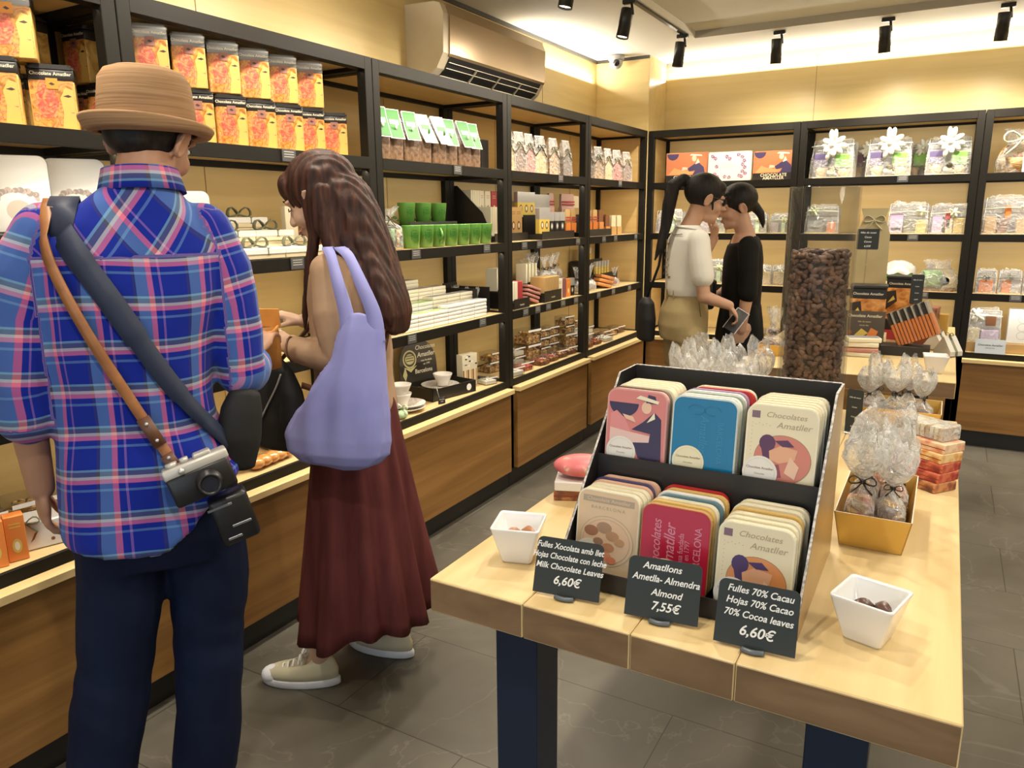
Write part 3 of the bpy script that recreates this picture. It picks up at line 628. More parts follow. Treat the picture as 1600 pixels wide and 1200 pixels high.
# crumpled cellophane bag -------------------------------------------
def cello(key, stuff, w=.08, d=.07, hb=.06, h=.16, seed=0, film=FILM, rib=RIBD, cubes=True, flare=.7, n=14, name='cellophane_bag', bw=.022):
    b = MB(); lumps(b, w*.9, d*.9, hb, [STUFFM[s_] for s_ in stuff], n, seed, .016, cubes=cubes)
    f = MB(); hn = fbag(f, w, d, hb, h, film, seed, flare=flare, amp=.13)
    r = MB(); r.tube([(w*.09*math.cos(a), d*.09*math.sin(a), hn) for a in [i*PI/4 for i in range(8)]], .002, rib, 5, closed=True); bow(r, (0, -d*.10, hn), bw, rib)
    P(key, name, 'bag', [('sweets', ME(b), []), ('clear_film', ME(f), []), ('ribbon_tie', ME(r), [])])
cello('ce1', ('org', 'brown', 'gold'), seed=1); cello('ce2', ('brown', 'white', 'pink'), seed=2); cello('ce3', ('gold', 'brown'), .09, .08, .06, .19, 3); cello('ce4', ('org', 'pink', 'brown'), .08, .075, .05, .17, 4, flare=1.0); cello('ce5', ('silver', 'white'), .07, .06, .05, .15, 5, FILM2)
# black stepped tray ------------------------------------------------
def steptray(key, w, d=.20, h1=.03, h2=.10, text=None):
    b = MB(); b.box(-w/2, w/2, -d/2, 0, 0, h1-.004, DARK, .001); b.box(-w/2, w/2, 0, d/2, 0, h2, DARK, .001)
    b.box(-w/2, w/2, -d/2-.002, -d/2, 0, h1+.014, DARK); b.box(-w/2, w/2, -.002, .0, h1, h2+.012, DARK)
    if text: b.text(text, .014, CRM2, TF(0, -d/2-.0026, h1*.5) @ FRONT, offset=.01)
    P(key, 'stepped_tray', 'tray', ME(b))

# ================================================================ left wall goods
XF = -1.95
ZA, ZB, ZCc, ZD = ZS
def LP(y, dx, z, e=.0008): return (XF-dx, y, z+e)
q90 = PI/2
# --- top shelf, nearest bay: big orange-tabbed tins
G1 = 'picture tins on the top shelf'
put('tinO', 'large picture tin with orange tab at the left edge, lower row, before the hat', LP(1.078, .110, ZA), R_(58), G1)
put('tinO', 'large picture tin with orange tab, lower row, touching the hat wearer silhouette', LP(1.218, .110, ZA), R_(56), G1)
put('tinOs', 'large picture tin with glare painted on its lid, upper row at the top left corner', LP(1.135, .115, ZA+.1607), R_(56), G1)
put('tinM', 'dark-sided picture tin turned away just behind the thick shelf post, upper row', LP(1.432, .27, ZA+.1557), R_(6), G1)
put('tinM', 'dark-sided picture tin behind the thick shelf post, lower row', LP(1.446, .292, ZA), R_(6), G1)
put('tinM', 'dark picture tin under the turned-away tin, lower row behind the hat crown', LP(1.436, .19, ZA), R_(6), G1)
put('tinM', 'dark picture tin in the lower row hidden deepest in the nearest bay', LP(1.25, .285, ZA), R_(12), G1)
put('tinM', 'dark picture tin turned away beside the glare-lidded one, upper row', LP(1.25, .285, ZA+.1557), R_(10), G1)
ys = [1.505, 1.632, 1.757, 1.880, 2.003, 2.127]
nm = ['leftmost, right of the thick post', 'second from the post', 'third from the post', 'fourth from the post', 'fifth from the post', 'last on the right']
for y, n_ in zip(ys, nm): put('tinMs', 'glare-lidded picture tin of the upper row, '+n_, LP(y, .10, ZA+.1557), R_(56), G1)
for y, n_ in zip([1.506]+ys[1:5], ['hidden by the hat', 'touching the hat brim', 'third right of the hat', 'fourth right of the hat', 'fifth right of the hat']): put('tinM', 'black-lidded mauve-tabbed picture tin of the lower row, '+n_, LP(y+.006, .095, ZA), R_(60), G1)
put('tinM', 'black-lidded picture tin under the last glare-lidded one', LP(2.121, .10, ZA), R_(58), G1)
put('tinM', 'black-lidded picture tin turned aside at the right end of the lower row', LP(2.268, .115, ZA), R_(45), G1)
# --- green tagged bags
for k, (y, kd) in enumerate([(2.48, 'kraft'), (2.578, 'kraft'), (2.676, 'kraft'), (2.776, 'kraftw'), (2.878, 'kraftw'), (2.980, 'kraft'), (3.080, 'kraft2'), (3.18, 'kraft')]):
    put(kd, ['brown bag with green tag half hidden by the left post of the mug bay', 'brown bag whose green tag overlaps the one at the left post', 'brown bag with wide upright green tag, third from the left', 'brown bag whose tag folds to show its white back, left of two', 'brown bag whose tag folds to show its white back, right of two',
        'brown bag with tilted green tag, just right of the white-backed tags', 'brown bag with leaning green tag, second from the right', 'brown bag with the rightmost and lowest green tag'][k], LP(y, .075+.010*(k % 2), ZA), R_(78), 'green-tagged brown bags')
b = MB(); b.box(-.035, .035, -.05, .05, 0, .14, DARK, .002); single('black_carton', b, 'black upright carton right of the green-tagged bags', 'box', LP(3.285, .12, ZA), R_(90))
# --- ribboned bags
for k, (y, kd) in enumerate([(3.50, 0), (3.62, 5), (3.73, 2), (3.86, 3), (4.02, 1), (4.19, 4)]):
    put('tall%d' % kd, ['ribboned clear bag of yellow sweets against the left post, fourth bay', 'ribboned clear bag of dark sweets, second in the fourth bay', 'ribboned clear bag of reddish sweets, third in the fourth bay',
        'ribboned clear bag of pale sweets in the middle of the fourth bay', 'ribboned clear bag of biscuits, fifth in the fourth bay', 'ribboned clear bag of husks before the right post, fourth bay'][k], LP(y, .075, ZA), R_(66+6*(k % 3)), 'ribboned bags on the top shelf')
for k, (y, kd) in enumerate([(4.52, 4), (4.68, 1), (4.84, 0), (5.0, 2), (5.18, 5)]):
    put('tall%d' % kd, ['ribboned clear bag of husks nearest the left post, last bay', 'ribboned clear bag of biscuits, second in the last bay', 'ribboned clear bag of yellow sweets, third in the last bay', 'ribboned clear bag of orange-red sweets, fourth in the last bay', 'ribboned clear bag of dark sweets at the end panel, last bay'][k], LP(y, .08, ZA), R_(60+6*(k % 3)), 'ribboned bags on the top shelf')
# --- second shelf
def bigtin(key):
    b = MB(); b.prism(b.rpoly(.15, .20, .022, 5, 0, .10), 0, .022, C('big_tin_white', .84, .82, .76, .3)); b.prism(b.rpoly(.155, .205, .024, 5, 0, .10), .004, .010, GRY)
    b.prism(b.rpoly(.155, .205, .024, 5, 0, .10), .016, .020, GRY)
    f = MB(); f.flat(f.rpoly(.138, .188, .018, 5, 0, .10), -.0006, C('big_tin_front', .88, .86, .80, .3)); rnd = random.Random(4)
    for k in range(26):
        a = PI*k/25; x, z = .045*math.cos(a), .085+.022*math.sin(a)+rnd.uniform(-.004, .004); f.disc(x, z, rnd.uniform(.004, .009), -.0009-k*.00001, C('tin_sketch', .42, .34, .30, .5) if k % 2 else C('tin_sketch2', .62, .50, .44, .5), n=9)
    f.disc(0, .055, .028, -.0010, C('tin_sketch3', .74, .64, .52), n=16)
    P(key, 'large_tin', 'tin', [('tin_body', ME(b), []), ('printed_front', ME(f), [])])
bigtin('bigtin')
for y, lb in ((.80, 'large white tin cut off by the left edge of the picture'), (.945, 'large white tin with a grey sketch, left of the man at his shoulder'), (1.11, 'large white tin partly behind the plaid collar'), (1.27, 'large white tin hidden behind the man, on the riser'), (1.592, 'large pale tin glowing beside the man’s cheek')):
    put('bigtin', lb, LP(y, .15 if y < 1.45 else .12, ZB+(.104 if y < 1.45 else .024)), R_(60), 'large white tins', rx=R_(-14))
b = MB(); b.box(-.33, .33, -.075, .075, 0, .10, DARK, .002); single('display_riser', b, 'black riser under the large white tins behind the man', 'riser', LP(1.0-.01, .125, ZB), q90)
for k, (y, dx, z, lb) in enumerate([(1.945, .302, .10, 'white gift box with olive bow, deepest on the top tier'), (1.768, .302, .10, 'white gift box with olive bow, top tier beside the pale tin'), (1.95, .178, .0555, 'white gift box with olive bow, middle tier'), (1.773, .178, .0555, 'white gift box with olive bow, middle tier next to the plaid shoulder'), (1.795, .064, .0, 'white gift box with olive bow, front tier left'), (1.972, .064, .0, 'white gift box with olive bow, front tier by the woman’s bangs')]):
    put('gift', lb, LP(y, dx, ZB+z), R_(88.5), 'white gift boxes with olive bows')
b = MB(); b.box(-.17, .17, -.055, .055, 0, .054, CRM, .001); b.box(-.17, .17, .056, .166, 0, .099, CRM, .001); single('display_riser', b, 'cream stepped riser holding the bowed gift boxes', 'riser', LP(1.862, .185, ZB), q90)
b = MB(); b.box(-.07, .07, -.015, .015, 0, .13, CRM2, .001); b.flat([(-.02, .02), (.05, .02), (.05, .06), (-.02, .07)], -.0156, COOKD); b.text('Chocolate', .011, BRN, TF(.02, -.0158, .105) @ FRONT)
single('cream_carton', b, 'upright cream carton with chocolates printed on it, above the woman’s profile', 'box', LP(2.15, .20, ZB+.045), R_(75))
b = MB(); b.box(-.09, .09, -.06, .06, 0, .044, TANC, .002); single('wooden_tray', b, 'tan box under the upright cream carton', 'box', LP(2.15, .20, ZB), R_(88))
# mugs
gm = 'green mugs on the second shelf'
b = MB(); b.box(-.19, .19, -.07, .07, 0, .098, DARK, .001); b.box(-.19, .19, -.072, -.07, 0, .11, C('riser_grey', .06, .065, .06, .5)); single('display_riser', b, 'black riser carrying the upper three green mugs', 'riser', LP(2.96, .225, ZB), q90)
for k, y in enumerate((2.83, 2.955, 3.08)): put('mugA', ['left', 'middle', 'right'][k]+' green mug of the upper three on the black riser', LP(y, .215, ZB+.0985), R_(66), gm)
for k, (y, kd) in enumerate([(2.66, 'mugA'), (2.76, 'mugA'), (2.855, 'mugB'), (2.955, 'mugA'), (3.055, 'mugA'), (3.155, 'mugA'), (3.255, 'mugA')]):
    put(kd, 'green mug of the front row, '+['partly behind the gift bag', 'second from the gift bag', 'with its handle turned to the front', 'right of the handle-forward mug', 'third from the right end', 'second from the right end', 'at the right end'][k], LP(y, .064, ZB), R_(62), gm)
# slanted black display with cartons, standing in the fourth bay with its side against the post
b = MB(); b.prism([(-.10, 0), (.155, 0), (.155, .29), (.125, .29), (-.03, .15)], -.005, 0, DARK, plane='YZ')
b.box(0, .36, .03, .15, 0, .115, DARK); b.box(0, .36, -.10, .028, 0, .028, DARK); b.box(0, .36, -.103, -.10, 0, .042, DARK)
b.text('Chocolate Amatller', .014, CRM2, TF(.10, -.1036, .017) @ FRONT, offset=.01)
single('carton_display', b, 'black slant-sided display holding upright cream and red cartons, behind the post right of the mugs', 'display', LP(3.440, .215, ZB), q90)
gc = 'upright cartons in the slanted display'
for k in range(5): put('crmn', 'thin cream carton edge in the upper tier, '+ORD[k]+' from the black slanted side', LP(3.455+.0205*k, .305, ZB+.1165), q90, gc)
for k, (y, kd, lb) in enumerate([(3.590, 'crm', 'cream carton with oval print, upper tier left one'), (3.658, 'crm', 'cream carton with oval print, upper tier next to the red ones'), (3.726, 'redb', 'red carton of the upper tier, left of two'), (3.790, 'redb', 'red carton of the upper tier, right of two')]): put(kd, lb, LP(y, .300, ZB+.1165), R_(90), gc)
for k in range(5): put('crmn', 'thin cream carton edge in the lower tier, '+ORD[k]+' from the black slanted side', LP(3.455+.0205*k, .185, ZB+.0292), q90, gc)
# clear gift bag with mug and spoons
t = thing('mug_gift_bag', 'clear gift bag with green mug, wooden spoon and black packet by the mug shelf post', 'bag', LP(2.50, .078, ZB), R_(70), s=.86)
b = MB(); b.box(-.075, .075, -.045, .045, 0, .006, TANC); b.lathe([(.030, .006), (.0415, .10), (.0385, .10), (.03, .012)], MUG, 20, TF(.01, 0, 0)); b.box(-.06, -.025, -.01, .01, .08, .20, DARK, .002, TF(0, 0, 0, 0, 0, R_(-18))); part('mug', b, t)
b = MB(); b.tube([(.05, -.03, .01), (.055, -.03, .06)], .006, TANC, 8); b.sphere((.057, -.03, .075), (.016, .006, .02), TANC); part('wooden_spoon', b, t)
b = MB(); fbag(b, .16, .10, .12, .20, FILM, 9, neck=.3, flare=.8); part('clear_film', b, t)
b = MB(); bow(b, (0, -.05, .145), .035, OLIVE); part('ribbon', b, t)
# --- fourth and last bays, second shelf
steptray('tr3b', .42, .24, .03, .125)
put('tr3b', 'black stepped tray with foil bags in the fourth bay', LP(4.035, .155, ZB), q90); put('tr3b', 'black stepped tray under the orange bags of the last bay', LP(4.62, .155, ZB), q90)
gb = 'small packs on the second shelf'
for k in range(3): put('ylb', ORD[k]+' silver and yellow pack from the left post, upper tier of the fourth bay', LP(3.885+.066*k, .215, ZB+.1255), R_(72), gb)
for k in range(4): put('foil', ORD[k]+' silver foil bag of the upper tier, fourth bay', LP(4.075+.050*k, .215, ZB+.1255), R_(70), gb)
for k in range(3): put('rose', ORD[k]+' rose clear bag with red bands, upper tier of the last bay', LP(4.455+.058*k, .215, ZB+.1255), R_(68), gb)
put('rose', 'rose clear bag with red bands just before the post, upper tier of the fourth bay', LP(4.28, .215, ZB+.1255), R_(68), gb)
put('tanbag', 'pale tan bag seen right of the post, upper tier of the last bay', LP(4.64, .215, ZB+.1255), R_(66), gb)
b = MB(); b.lathe([(.040, 0), (.045, .01), (.045, .08), (.04, .09), (0, .09)], C('round_pack', .66, .46, .28, .4), 20); single('round_pack', b, 'round rose-tan pack on the upper tier of the last bay', 'box', LP(4.745, .215, ZB+.1255))
for k, (y, kd, lb) in enumerate([(3.525, 'redb', 'red carton next to the thin cream edges, lower tier'), (3.59, 'redb', 'second red carton of the lower tier'), (3.655, 'tan', 'tan carton right of the red ones, lower tier'), (3.715, 'tan', 'second tan carton of the lower tier'), (3.83, 'ylb', 'silver and yellow pack right of the tan cartons, lower tier'), (3.885, 'ylb', 'second silver and yellow pack, lower tier'),
        (3.95, 'dk', 'dark silver pack, left of three'), (4.02, 'dk', 'dark silver pack, middle of three'), (4.09, 'dk', 'dark silver pack, right of three'), (4.17, 'orbag', 'orange banded bag, left of two before the post'), (4.25, 'orbag', 'orange banded bag, right of two before the post'),
        (4.49, 'orbag', 'orange banded bag just past the post, last bay'), (4.58, 'orbag', 'second orange banded bag of the last bay'), (4.68, 'orbag2', 'brown and coral bag, third of the last bay'), (4.79, 'orbag2', 'brown and coral bag, fourth of the last bay'), (4.90, 'tanbag', 'tan bag, fifth of the last bay'), (5.0, 'tanbag', 'slim tan bag at the right end of the row')]):
    put(kd, lb+(', fourth bay' if y < 4.4 else ''), LP(y+.045, .072 if y > 3.8 else .16, ZB+(.0315 if 3.77 < y < 4.78 else .0292 if y < 3.8 else 0)), R_(76), gb)
# --- third shelf, bay 2: stacks of wrapped bars
gw = 'paper-wrapped bars stacked on the third shelf'
tag_n = 0
cols = [('front', .062), ('second', .145), ('third', .228), ('back', .311)]
yb0 = 2.474
for ci in range(7):
    y = yb0+.1145*ci
    for ri, (rn, dx) in enumerate(cols):
        if ci < 2: hgt = (5, 5, 5, 0)[ri]; kd = 'barg'
        else: hgt = (5 if ci > 3 else 6, 7, 9, 11)[ri]; kd = 'bars' if ci > 3 and ri == 0 else 'barc'
        if ci < 2 and ri == 0: hgt = 4
        if ci == 6 and ri > 1: hgt = 0
        if ci < 4 and ri == 0: hgt = 4; kd = 'barg'
        if ci < 4 and ri == 1: hgt = 6; kd = 'barg'
        if ci == 5 and ri == 3: hgt = 0
        lo = 0 if ri == 0 else max(0, hgt-3)
        for k in range(lo, hgt):
            rj = random.Random(ci*97+ri*31+k)
            put(kd, '%s white wrapped bar, level %s, %s row, %s stack from the woman' % ({'barg': 'green-topped', 'bars': 'silver-banded', 'barc': 'cream-edged'}[kd], ORD[k], rn, ORD[ci]),
                LP(y+rj.uniform(-.0015, .0015), dx, ZCc+k*.0172), q90+rj.uniform(-.012, .012), gw)
        if lo: # the hidden lower bars of the pile
            b = MB(); b.box(-.054, .054, -.029, .029, 0, lo*.0172-.0006, BARC, .002); single('bar_pack', b, 'lower part of the cream bar pile, %s row, %s stack from the woman' % (rn, ORD[ci]), 'chocolate bar', LP(y, dx, ZCc), q90)
# black box with cellophane bags right of the bars
b = MB(); b.box(-.062, .062, -.11, .10, 0, .008, DARK); b.box(-.062, .062, .092, .10, 0, .15, DARK); b.box(-.062, -.058, -.11, .10, 0, .13, DARK); b.box(.058, .062, -.11, .10, 0, .13, DARK); b.box(-.062, .062, -.11, -.106, 0, .03, DARK)
single('display_box', b, 'black open box of cellophane bags between the white bars and the post', 'box', LP(3.281, .20, ZCc), q90)
for k, (y, dx, z) in enumerate([(3.281, .135, .009), (3.281, .20, .009), (3.281, .262, .009)]): put('ce5' if k < 2 else 'ce2', ['clear bag with silver sweets at the front of the black box', 'clear bag with silver sweets in the middle of the black box', 'clear bag at the back of the black box'][k], LP(y, dx, ZCc+z), R_(90), 'cellophane bags on the third shelf', s=.78)
for k in range(2): put('redb' if k else 'crmsm', ['cream carton standing behind the bags of the black box', 'red carton standing behind the bags of the black box'][k], LP(3.255+.062*k, .345, ZCc), R_(90), gb, s=.8)
# books by the woman's hand
for k in range(4): put('bark' if k == 3 else 'barc', ['bottom pale box of the small stack behind the hands', 'second pale box of the stack behind the hands', 'third pale box of the stack behind the hands', 'dark-topped box with a gold label on the stack behind the hands'][k], LP(1.93, .20, ZCc+.052+.02*k*(.86)), R_(84), 'small boxes stacked behind the hands')
b = MB(); b.box(-.1, .1, -.07, .07, 0, .0515, CRM, .001); single('display_riser', b, 'low cream riser under the boxes behind the hands', 'riser', LP(1.93, .20, ZCc), q90)
for k, (y, dx) in enumerate([(1.00, .07), (1.10, .09), (.90, .08), (1.0, .17), (1.65, .08), (1.78, .09)]): put(['ce1', 'ce4', 'ce2', 'ce3', 'ce4', 'cbd'][k], ['orange sweets bag behind the man’s left sleeve', 'coral sweets bag next to the post behind the man', 'pink sweets bag at the left picture edge, third shelf', 'gold sweets bag behind the orange one, third shelf', 'cellophane bag hidden between man and woman, third shelf', 'clear box of chocolates between man and woman, third shelf'][k], LP(y, dx, ZCc), R_(70), 'sweets between the customers')
# --- third shelf, fourth bay
gt = 'packs crowded on the third shelf, fourth bay'
steptray('tr4', .17, .20, .04, .09, 'Amatller'); put('tr4', 'black tray with cream and red packets at the left post, third shelf', LP(3.56, .12, ZCc), q90)
for k in range(7): put('cream_thin' if k < 4 else 'red_thin', '%s %s upright packet of the tray at the left post' % (ORD[k], 'cream' if k < 4 else 'red'), LP(3.495+.0185*k, .075, ZCc+.042), q90, gt)
for k in range(6): put('crmn', '%s narrow cream packet in the back of the left tray, third shelf' % ORD[k], LP(3.50+.021*k, .170, ZCc+.0915), q90, gt, s=.8)
for k in range(4): put('barp', ['lowest', 'second', 'third', 'top'][k]+' slanting pinkish flat box right of the red packets', LP(3.735+.010*k, .080, ZCc+.020+.021*k), R_(84), gt, ry=R_(16))
steptray('tr5', .22, .22, .05, .10, 'Amatller'); put('tr5', 'black tray with striped brown bars in the middle of the fourth bay', LP(3.945, .135, ZCc), q90)
for k in range(11): put('strip', '%s striped brown bar of the middle tray' % ORD[k], LP(3.858+.0172*k, .079, ZCc+.0515), q90, gt)
for k in range(4): b_ = put('crmn', '%s clear-topped tube at the back of the middle tray' % ORD[k], LP(3.875+.04*k, .195, ZCc+.1015), q90, gt, s=.75)
for k, (y, dx, z, kd) in enumerate([(4.02, .19, .104, 'ce5'), (4.11, .15, .10, 'ce5'), (4.20, .15, .10, 'ce5'), (4.30, .17, .10, 'ce2')]): put(kd, ORD[k]+' crinkled silver bag above the dark cartons, fourth bay', LP(y, dx+.02, ZCc+z), R_(60), 'crinkled bags on the third shelf')
b = MB(); b.box(-.14, .14, -.06, .06, 0, .098, DARK, .001); single('display_riser', b, 'black riser under the crinkled silver bags, fourth bay', 'riser', LP(4.20, .175, ZCc), q90)
for k, (y, kd, lb) in enumerate([(4.105, 'crmsm', 'cream'), (4.15, 'purpb', 'plum'), (4.215, 'orgb', 'orange'), (4.28, 'dk', 'dark')]): put(kd, lb+' upright carton in front of the crinkled silver bags', LP(y, .07, ZCc), R_(75), gt, s=.9)
for k in range(3): put('ce3' if k else 'ce1', ORD[k]+' gold bag at the back of the third shelf before the post', LP(4.085+.095*k, .315, ZCc+.10), R_(60), 'crinkled bags on the third shelf', s=.8)
b = MB(); b.box(-.14, .14, -.055, .055, 0, .099, DARK, .001); single('display_riser', b, 'black riser under the gold bags at the back of the fourth bay', 'riser', LP(4.18, .31, ZCc), q90)
# --- third shelf, last bay
gl = 'packs on the third shelf, last bay'
for k, (y, dx, kd) in enumerate([(4.50, .13, 'ce5'), (4.60, .09, 'ce5'), (4.70, .13, 'ce5')]): put(kd, ORD[k]+' crinkled silver bag right of the post, last bay', LP(y, dx, ZCc+.0), R_(60), 'crinkled bags on the third shelf', s=1.1)
for k in range(3): put('baro', ['lower orange carton lying slanted, last bay', 'middle orange carton lying slanted, last bay', 'upper orange carton lying slanted, last bay'][k], LP(4.80+.03*k, .085, ZCc+.013+.024*k), R_(60), gl, ry=R_(14))
put('ce2', 'clear bag at the end of the slanted cartons, last bay', LP(5.02, .08, ZCc), R_(60), gl, s=.8)
steptray('tr6', .30, .24, .08, .17); put('tr6', 'black stepped tray with gold packs at the end panel, last bay', LP(5.02, .24, ZCc), q90)
for k in range(5): put('ylb', ORD[k]+' gold-bottomed pack on the black stepped tray at the end panel', LP(4.92+.05*k, .18, ZCc+.082), q90, gl, s=.62)
for k in range(4): put('ylb', ORD[k]+' gold-bottomed pack on the upper step at the end panel', LP(4.90+.05*k, .29, ZCc+.172), q90, gl, s=.62)
# --- bottom shelf
gd = 'clear boxes of biscuits on the bottom shelf'
bay0 = [(.80, .10, 0, 'cbt', 'clear box of biscuits at the left edge, front'), (.80, .10, .0615, 'cbt', 'clear box stacked on the front left one'), (.93, .25, 0, 'cbbig', 'large clear box of golden biscuits, left of the man'), (.93, .25, .0915, 'cbt', 'flat clear box on top of the large golden one'), (.79, .25, 0, 'cbbig', 'large clear box deep at the left edge'), (.79, .25, .0915, 'cbc', 'clear box on the deep large one, left edge'),
        (1.08, .25, 0, 'cbbig', 'large clear box by the thick post behind the man’s arm'), (1.21, .12, 0, 'cbd', 'clear box of chocolates behind the man’s hand')]
for y, dx, z, kd, lb in bay0: put(kd, lb, LP(y, dx, ZD+z), R_(80), gd)
t = thing('white_box', 'white box with dark leaf marks in front of the man’s hanging hand', 'box', LP(1.03, .11, ZD), R_(72))
b = MB(); b.box(-.06, .06, -.05, .05, 0, .075, C('box_white_gloss', .70, .70, .70, .3), .003); part('carton', b, t)
b = MB(); b.flat([(-.04, .022), (-.028, .046), (-.02, .05), (-.03, .03)], -.0506, BRN); b.disc(.012, .02, .005, -.0506, BRN, n=8); part('print', b, t)
b = MB(); bow(b, (-.045, -.05, .078), .03, OLIVE); part('ribbon', b, t)
put('orgb', 'coral carton left of the white box with leaf marks', LP(.935, .06, ZD), R_(70), gb); put('orgb', 'coral carton at the left edge of the bottom shelf', LP(.885, .06, ZD), R_(70), gb)
b = MB(); n = 9
for k in range(5):
    b.sphere((-.06+.03*k, .0, .018), (.026, .03, .018), C('amber_pack', .58, .27, .08, .15, coat=1), None, 10, 7)
b.tube([(-.07, 0, .03), (-.095, .0, .07), (-.10, .02, .085)], [.015, .012, .02], C('amber_top', .62, .50, .30, .3), 8)
single('amber_sweet_pack', b, 'glossy amber sweet pack between the black shoulder bag and the lilac bag', 'bag', LP(1.80, .075, ZD), R_(95), s=1.25)
for y, dx, kd, lb in [(1.55, .12, 'cbt', 'clear box hidden behind the camera bag'), (1.95, .22, 'cbc', 'clear box behind the woman on the bottom shelf')]: put(kd, lb, LP(y, dx, ZD), R_(80), gd)
# cups and plates, bay 2
PORC = noise_mat('porcelain', [(.45, (.78, .73, .68)), (.56, (.74, .68, .62)), (.60, (.45, .38, .34)), (.64, (.78, .73, .68))], nscale=60, detail=2, rough=.25, coat=.4); PORCP = C('porcelain_plain', .80, .755, .70, .22, coat=.5)
def cupmesh(): b = MB(); b.lathe([(.026, 0), (.030, .003), (.032, .02), (.046, .052), (.0485, .060), (.0455, .060), (.03, .02), (0, .012)], PORCP, 28); return b
def platemesh(r): b = MB(); b.lathe([(r*.55, 0), (r*.6, .003), (r*.98, .016), (r, .020), (r*.95, .020), (r*.55, .008), (0, .007)], PORC, 36); return b
P('cup', 'cup', 'cup', ME(cupmesh())); P('plate', 'plate', 'plate', ME(platemesh(.088))); P('plateb', 'plate', 'plate', ME(platemesh(.094)))
yp, dp = 2.63, .105
put('plate', 'lower of the two white plates under the stacked cups', LP(yp, dp, ZD), 0, 'white plates'); put('plate', 'upper of the two white plates under the stacked cups', LP(yp, dp, ZD+.0165), 1, 'white plates')
put('cup', 'lower white cup on the two plates', LP(yp-.035, dp, ZD+.026), 0, 'white cups'); put('cup', 'upper white cup of the stack of two', LP(yp-.035, dp, ZD+.026+.042), 0, 'white cups')
put('cup', 'white cup at the woman’s elbow, left of the plates', LP(2.485, .09, ZD), 0, 'white cups')
b = MB(); b.sphere((0, 0, .02), (.02, .03, .02), PALEG, None, 10, 6); bow(b, (0, 0, .05), .03, C('ribbon_mint', .5, .6, .38, .5)); single('ribbon_bow', b, 'pale green ribbon bow by the cup at the woman’s elbow', 'ribbon', LP(2.50, .025, ZD))
t = thing('cup_set_box', 'open black box holding a white cup on a plate, its oval printed lid standing behind', 'box', LP(2.97, .16, ZD), R_(80))
b = MB(); b.box(-.15, .15, -.105, .105, 0, .003, DARK)
for (x0, x1, y0, y1) in ((-.15, .15, -.105, -.101), (-.15, .15, .101, .105), (-.15, -.146, -.105, .105), (.146, .15, -.105, .105)): b.box(x0, x1, y0, y1, 0, .058, DARK)
b.box(-.144, .144, -.1, .1, .024, .028, C('olive_liner', .36, .34, .16)); b.disc(.10, .03, .017, -.1056, WHT, n=20); part('tray', b, t)
LIDC = C('lid_dark', .06, .052, .042, .4); LIDG = C('lid_gold', .50, .46, .22, .4); b = MB(); Ml = TF(-.01, .125, .0, 0, R_(-6))
b.disc(0, .135, .125, -.004, LIDC, Ml, 40, rz=.125, a0=-60, a1=240); b.disc(0, .135, .125, 0, LIDC, Ml, 40, a0=-60, a1=240)
b.box(-.125, .125, -.004, .0, 0, .14, LIDC, 0, Ml)
b.disc(-.055, .165, .045, -.0046, LIDG, Ml, 24); b.disc(-.055, .165, .037, -.0050, LIDC, Ml, 24); b.disc(-.055, .165, .031, -.0054, LIDG, Ml, 20, rz=.026)
for z in (.155, .168, .18): b.box(-.080, -.03, -.0062, -.0056, z, z+.004, LIDC, 0, Ml)
for pts in ([(-.10, .13), (-.055, .10), (-.01, .13), (-.055, .118)], [(-.11, .09), (-.09, .13), (-.08, .09), (-.095, .06)]): b.flat(pts, -.0048, LIDG, Ml)
TW = C('lid_text', .72, .68, .52)
b.text('Chocolates', .030, TW, Ml @ TF(.055, -.0058, .215) @ FRONT, shear=.2, offset=.01); b.text('Amatller', .034, TW, Ml @ TF(.055, -.0058, .178) @ FRONT, shear=.2, offset=.012); b.text('casa fundada', .015, TW, Ml @ TF(.055, -.0058, .148) @ FRONT, offset=.01); b.text('en 1797', .014, TW, Ml @ TF(.055, -.0058, .130) @ FRONT, offset=.01); b.text('Barcelona', .030, TW, Ml @ TF(.03, -.0058, .098) @ FRONT, shear=.1, offset=.012)
part('printed_lid', b, t)
put('plateb', 'large patterned plate lying in the black box', LP(2.972, .158, ZD+.0295), 0, 'white plates'); put('cup', 'white cup standing on the plate in the black box', LP(2.985, .150, ZD+.040), 0, 'white cups')
# little hanging price tag
t = thing('price_tag', 'small black price tag on a wire in front of the black cup box', 'price tag', LP(2.80, .03, ZD), R_(70))
b = MB(); b.box(-.02, .02, -.003, .0, 0, .032, TAGBLK, .002); b.text('Chocolate', .007, WHT, TF(0, -.0036, .022) @ FRONT, offset=.015); b.text('12,00', .007, WHT, TF(0, -.0036, .012) @ FRONT, offset=.015); part('card', b, t)
b = MB(); b.tube([(-.012, .0, .03), (-.012, .02, .075)], .001, SILV, 5); part('wire', b, t)
b = MB(); b.box(-.055, .055, -.02, .02, 0, .165, C('biscuit_pack', .66, .60, .45)); rnd = random.Random(8)
for k in range(9): b.box(-.052+.012*k, -.043+.012*k, -.0206, -.02, .02, .085, [BRN, CRM, TANC][k % 3])
for k in range(12): x, z = rnd.uniform(-.045, .04), rnd.uniform(.095, .155); b.box(x, x+.014, -.0206, -.02, z, z+.007, DARK if k % 2 else WHT)
single('printed_carton', b, 'black and cream printed carton right of the oval lid', 'box', LP(3.19, .14, ZD), R_(80))
put('cbw', 'clear box with white sweets right of the black cup box', LP(3.27, .07, ZD), R_(70), gd, s=.8)
steptray('flat', .12, .16, .02, .02)
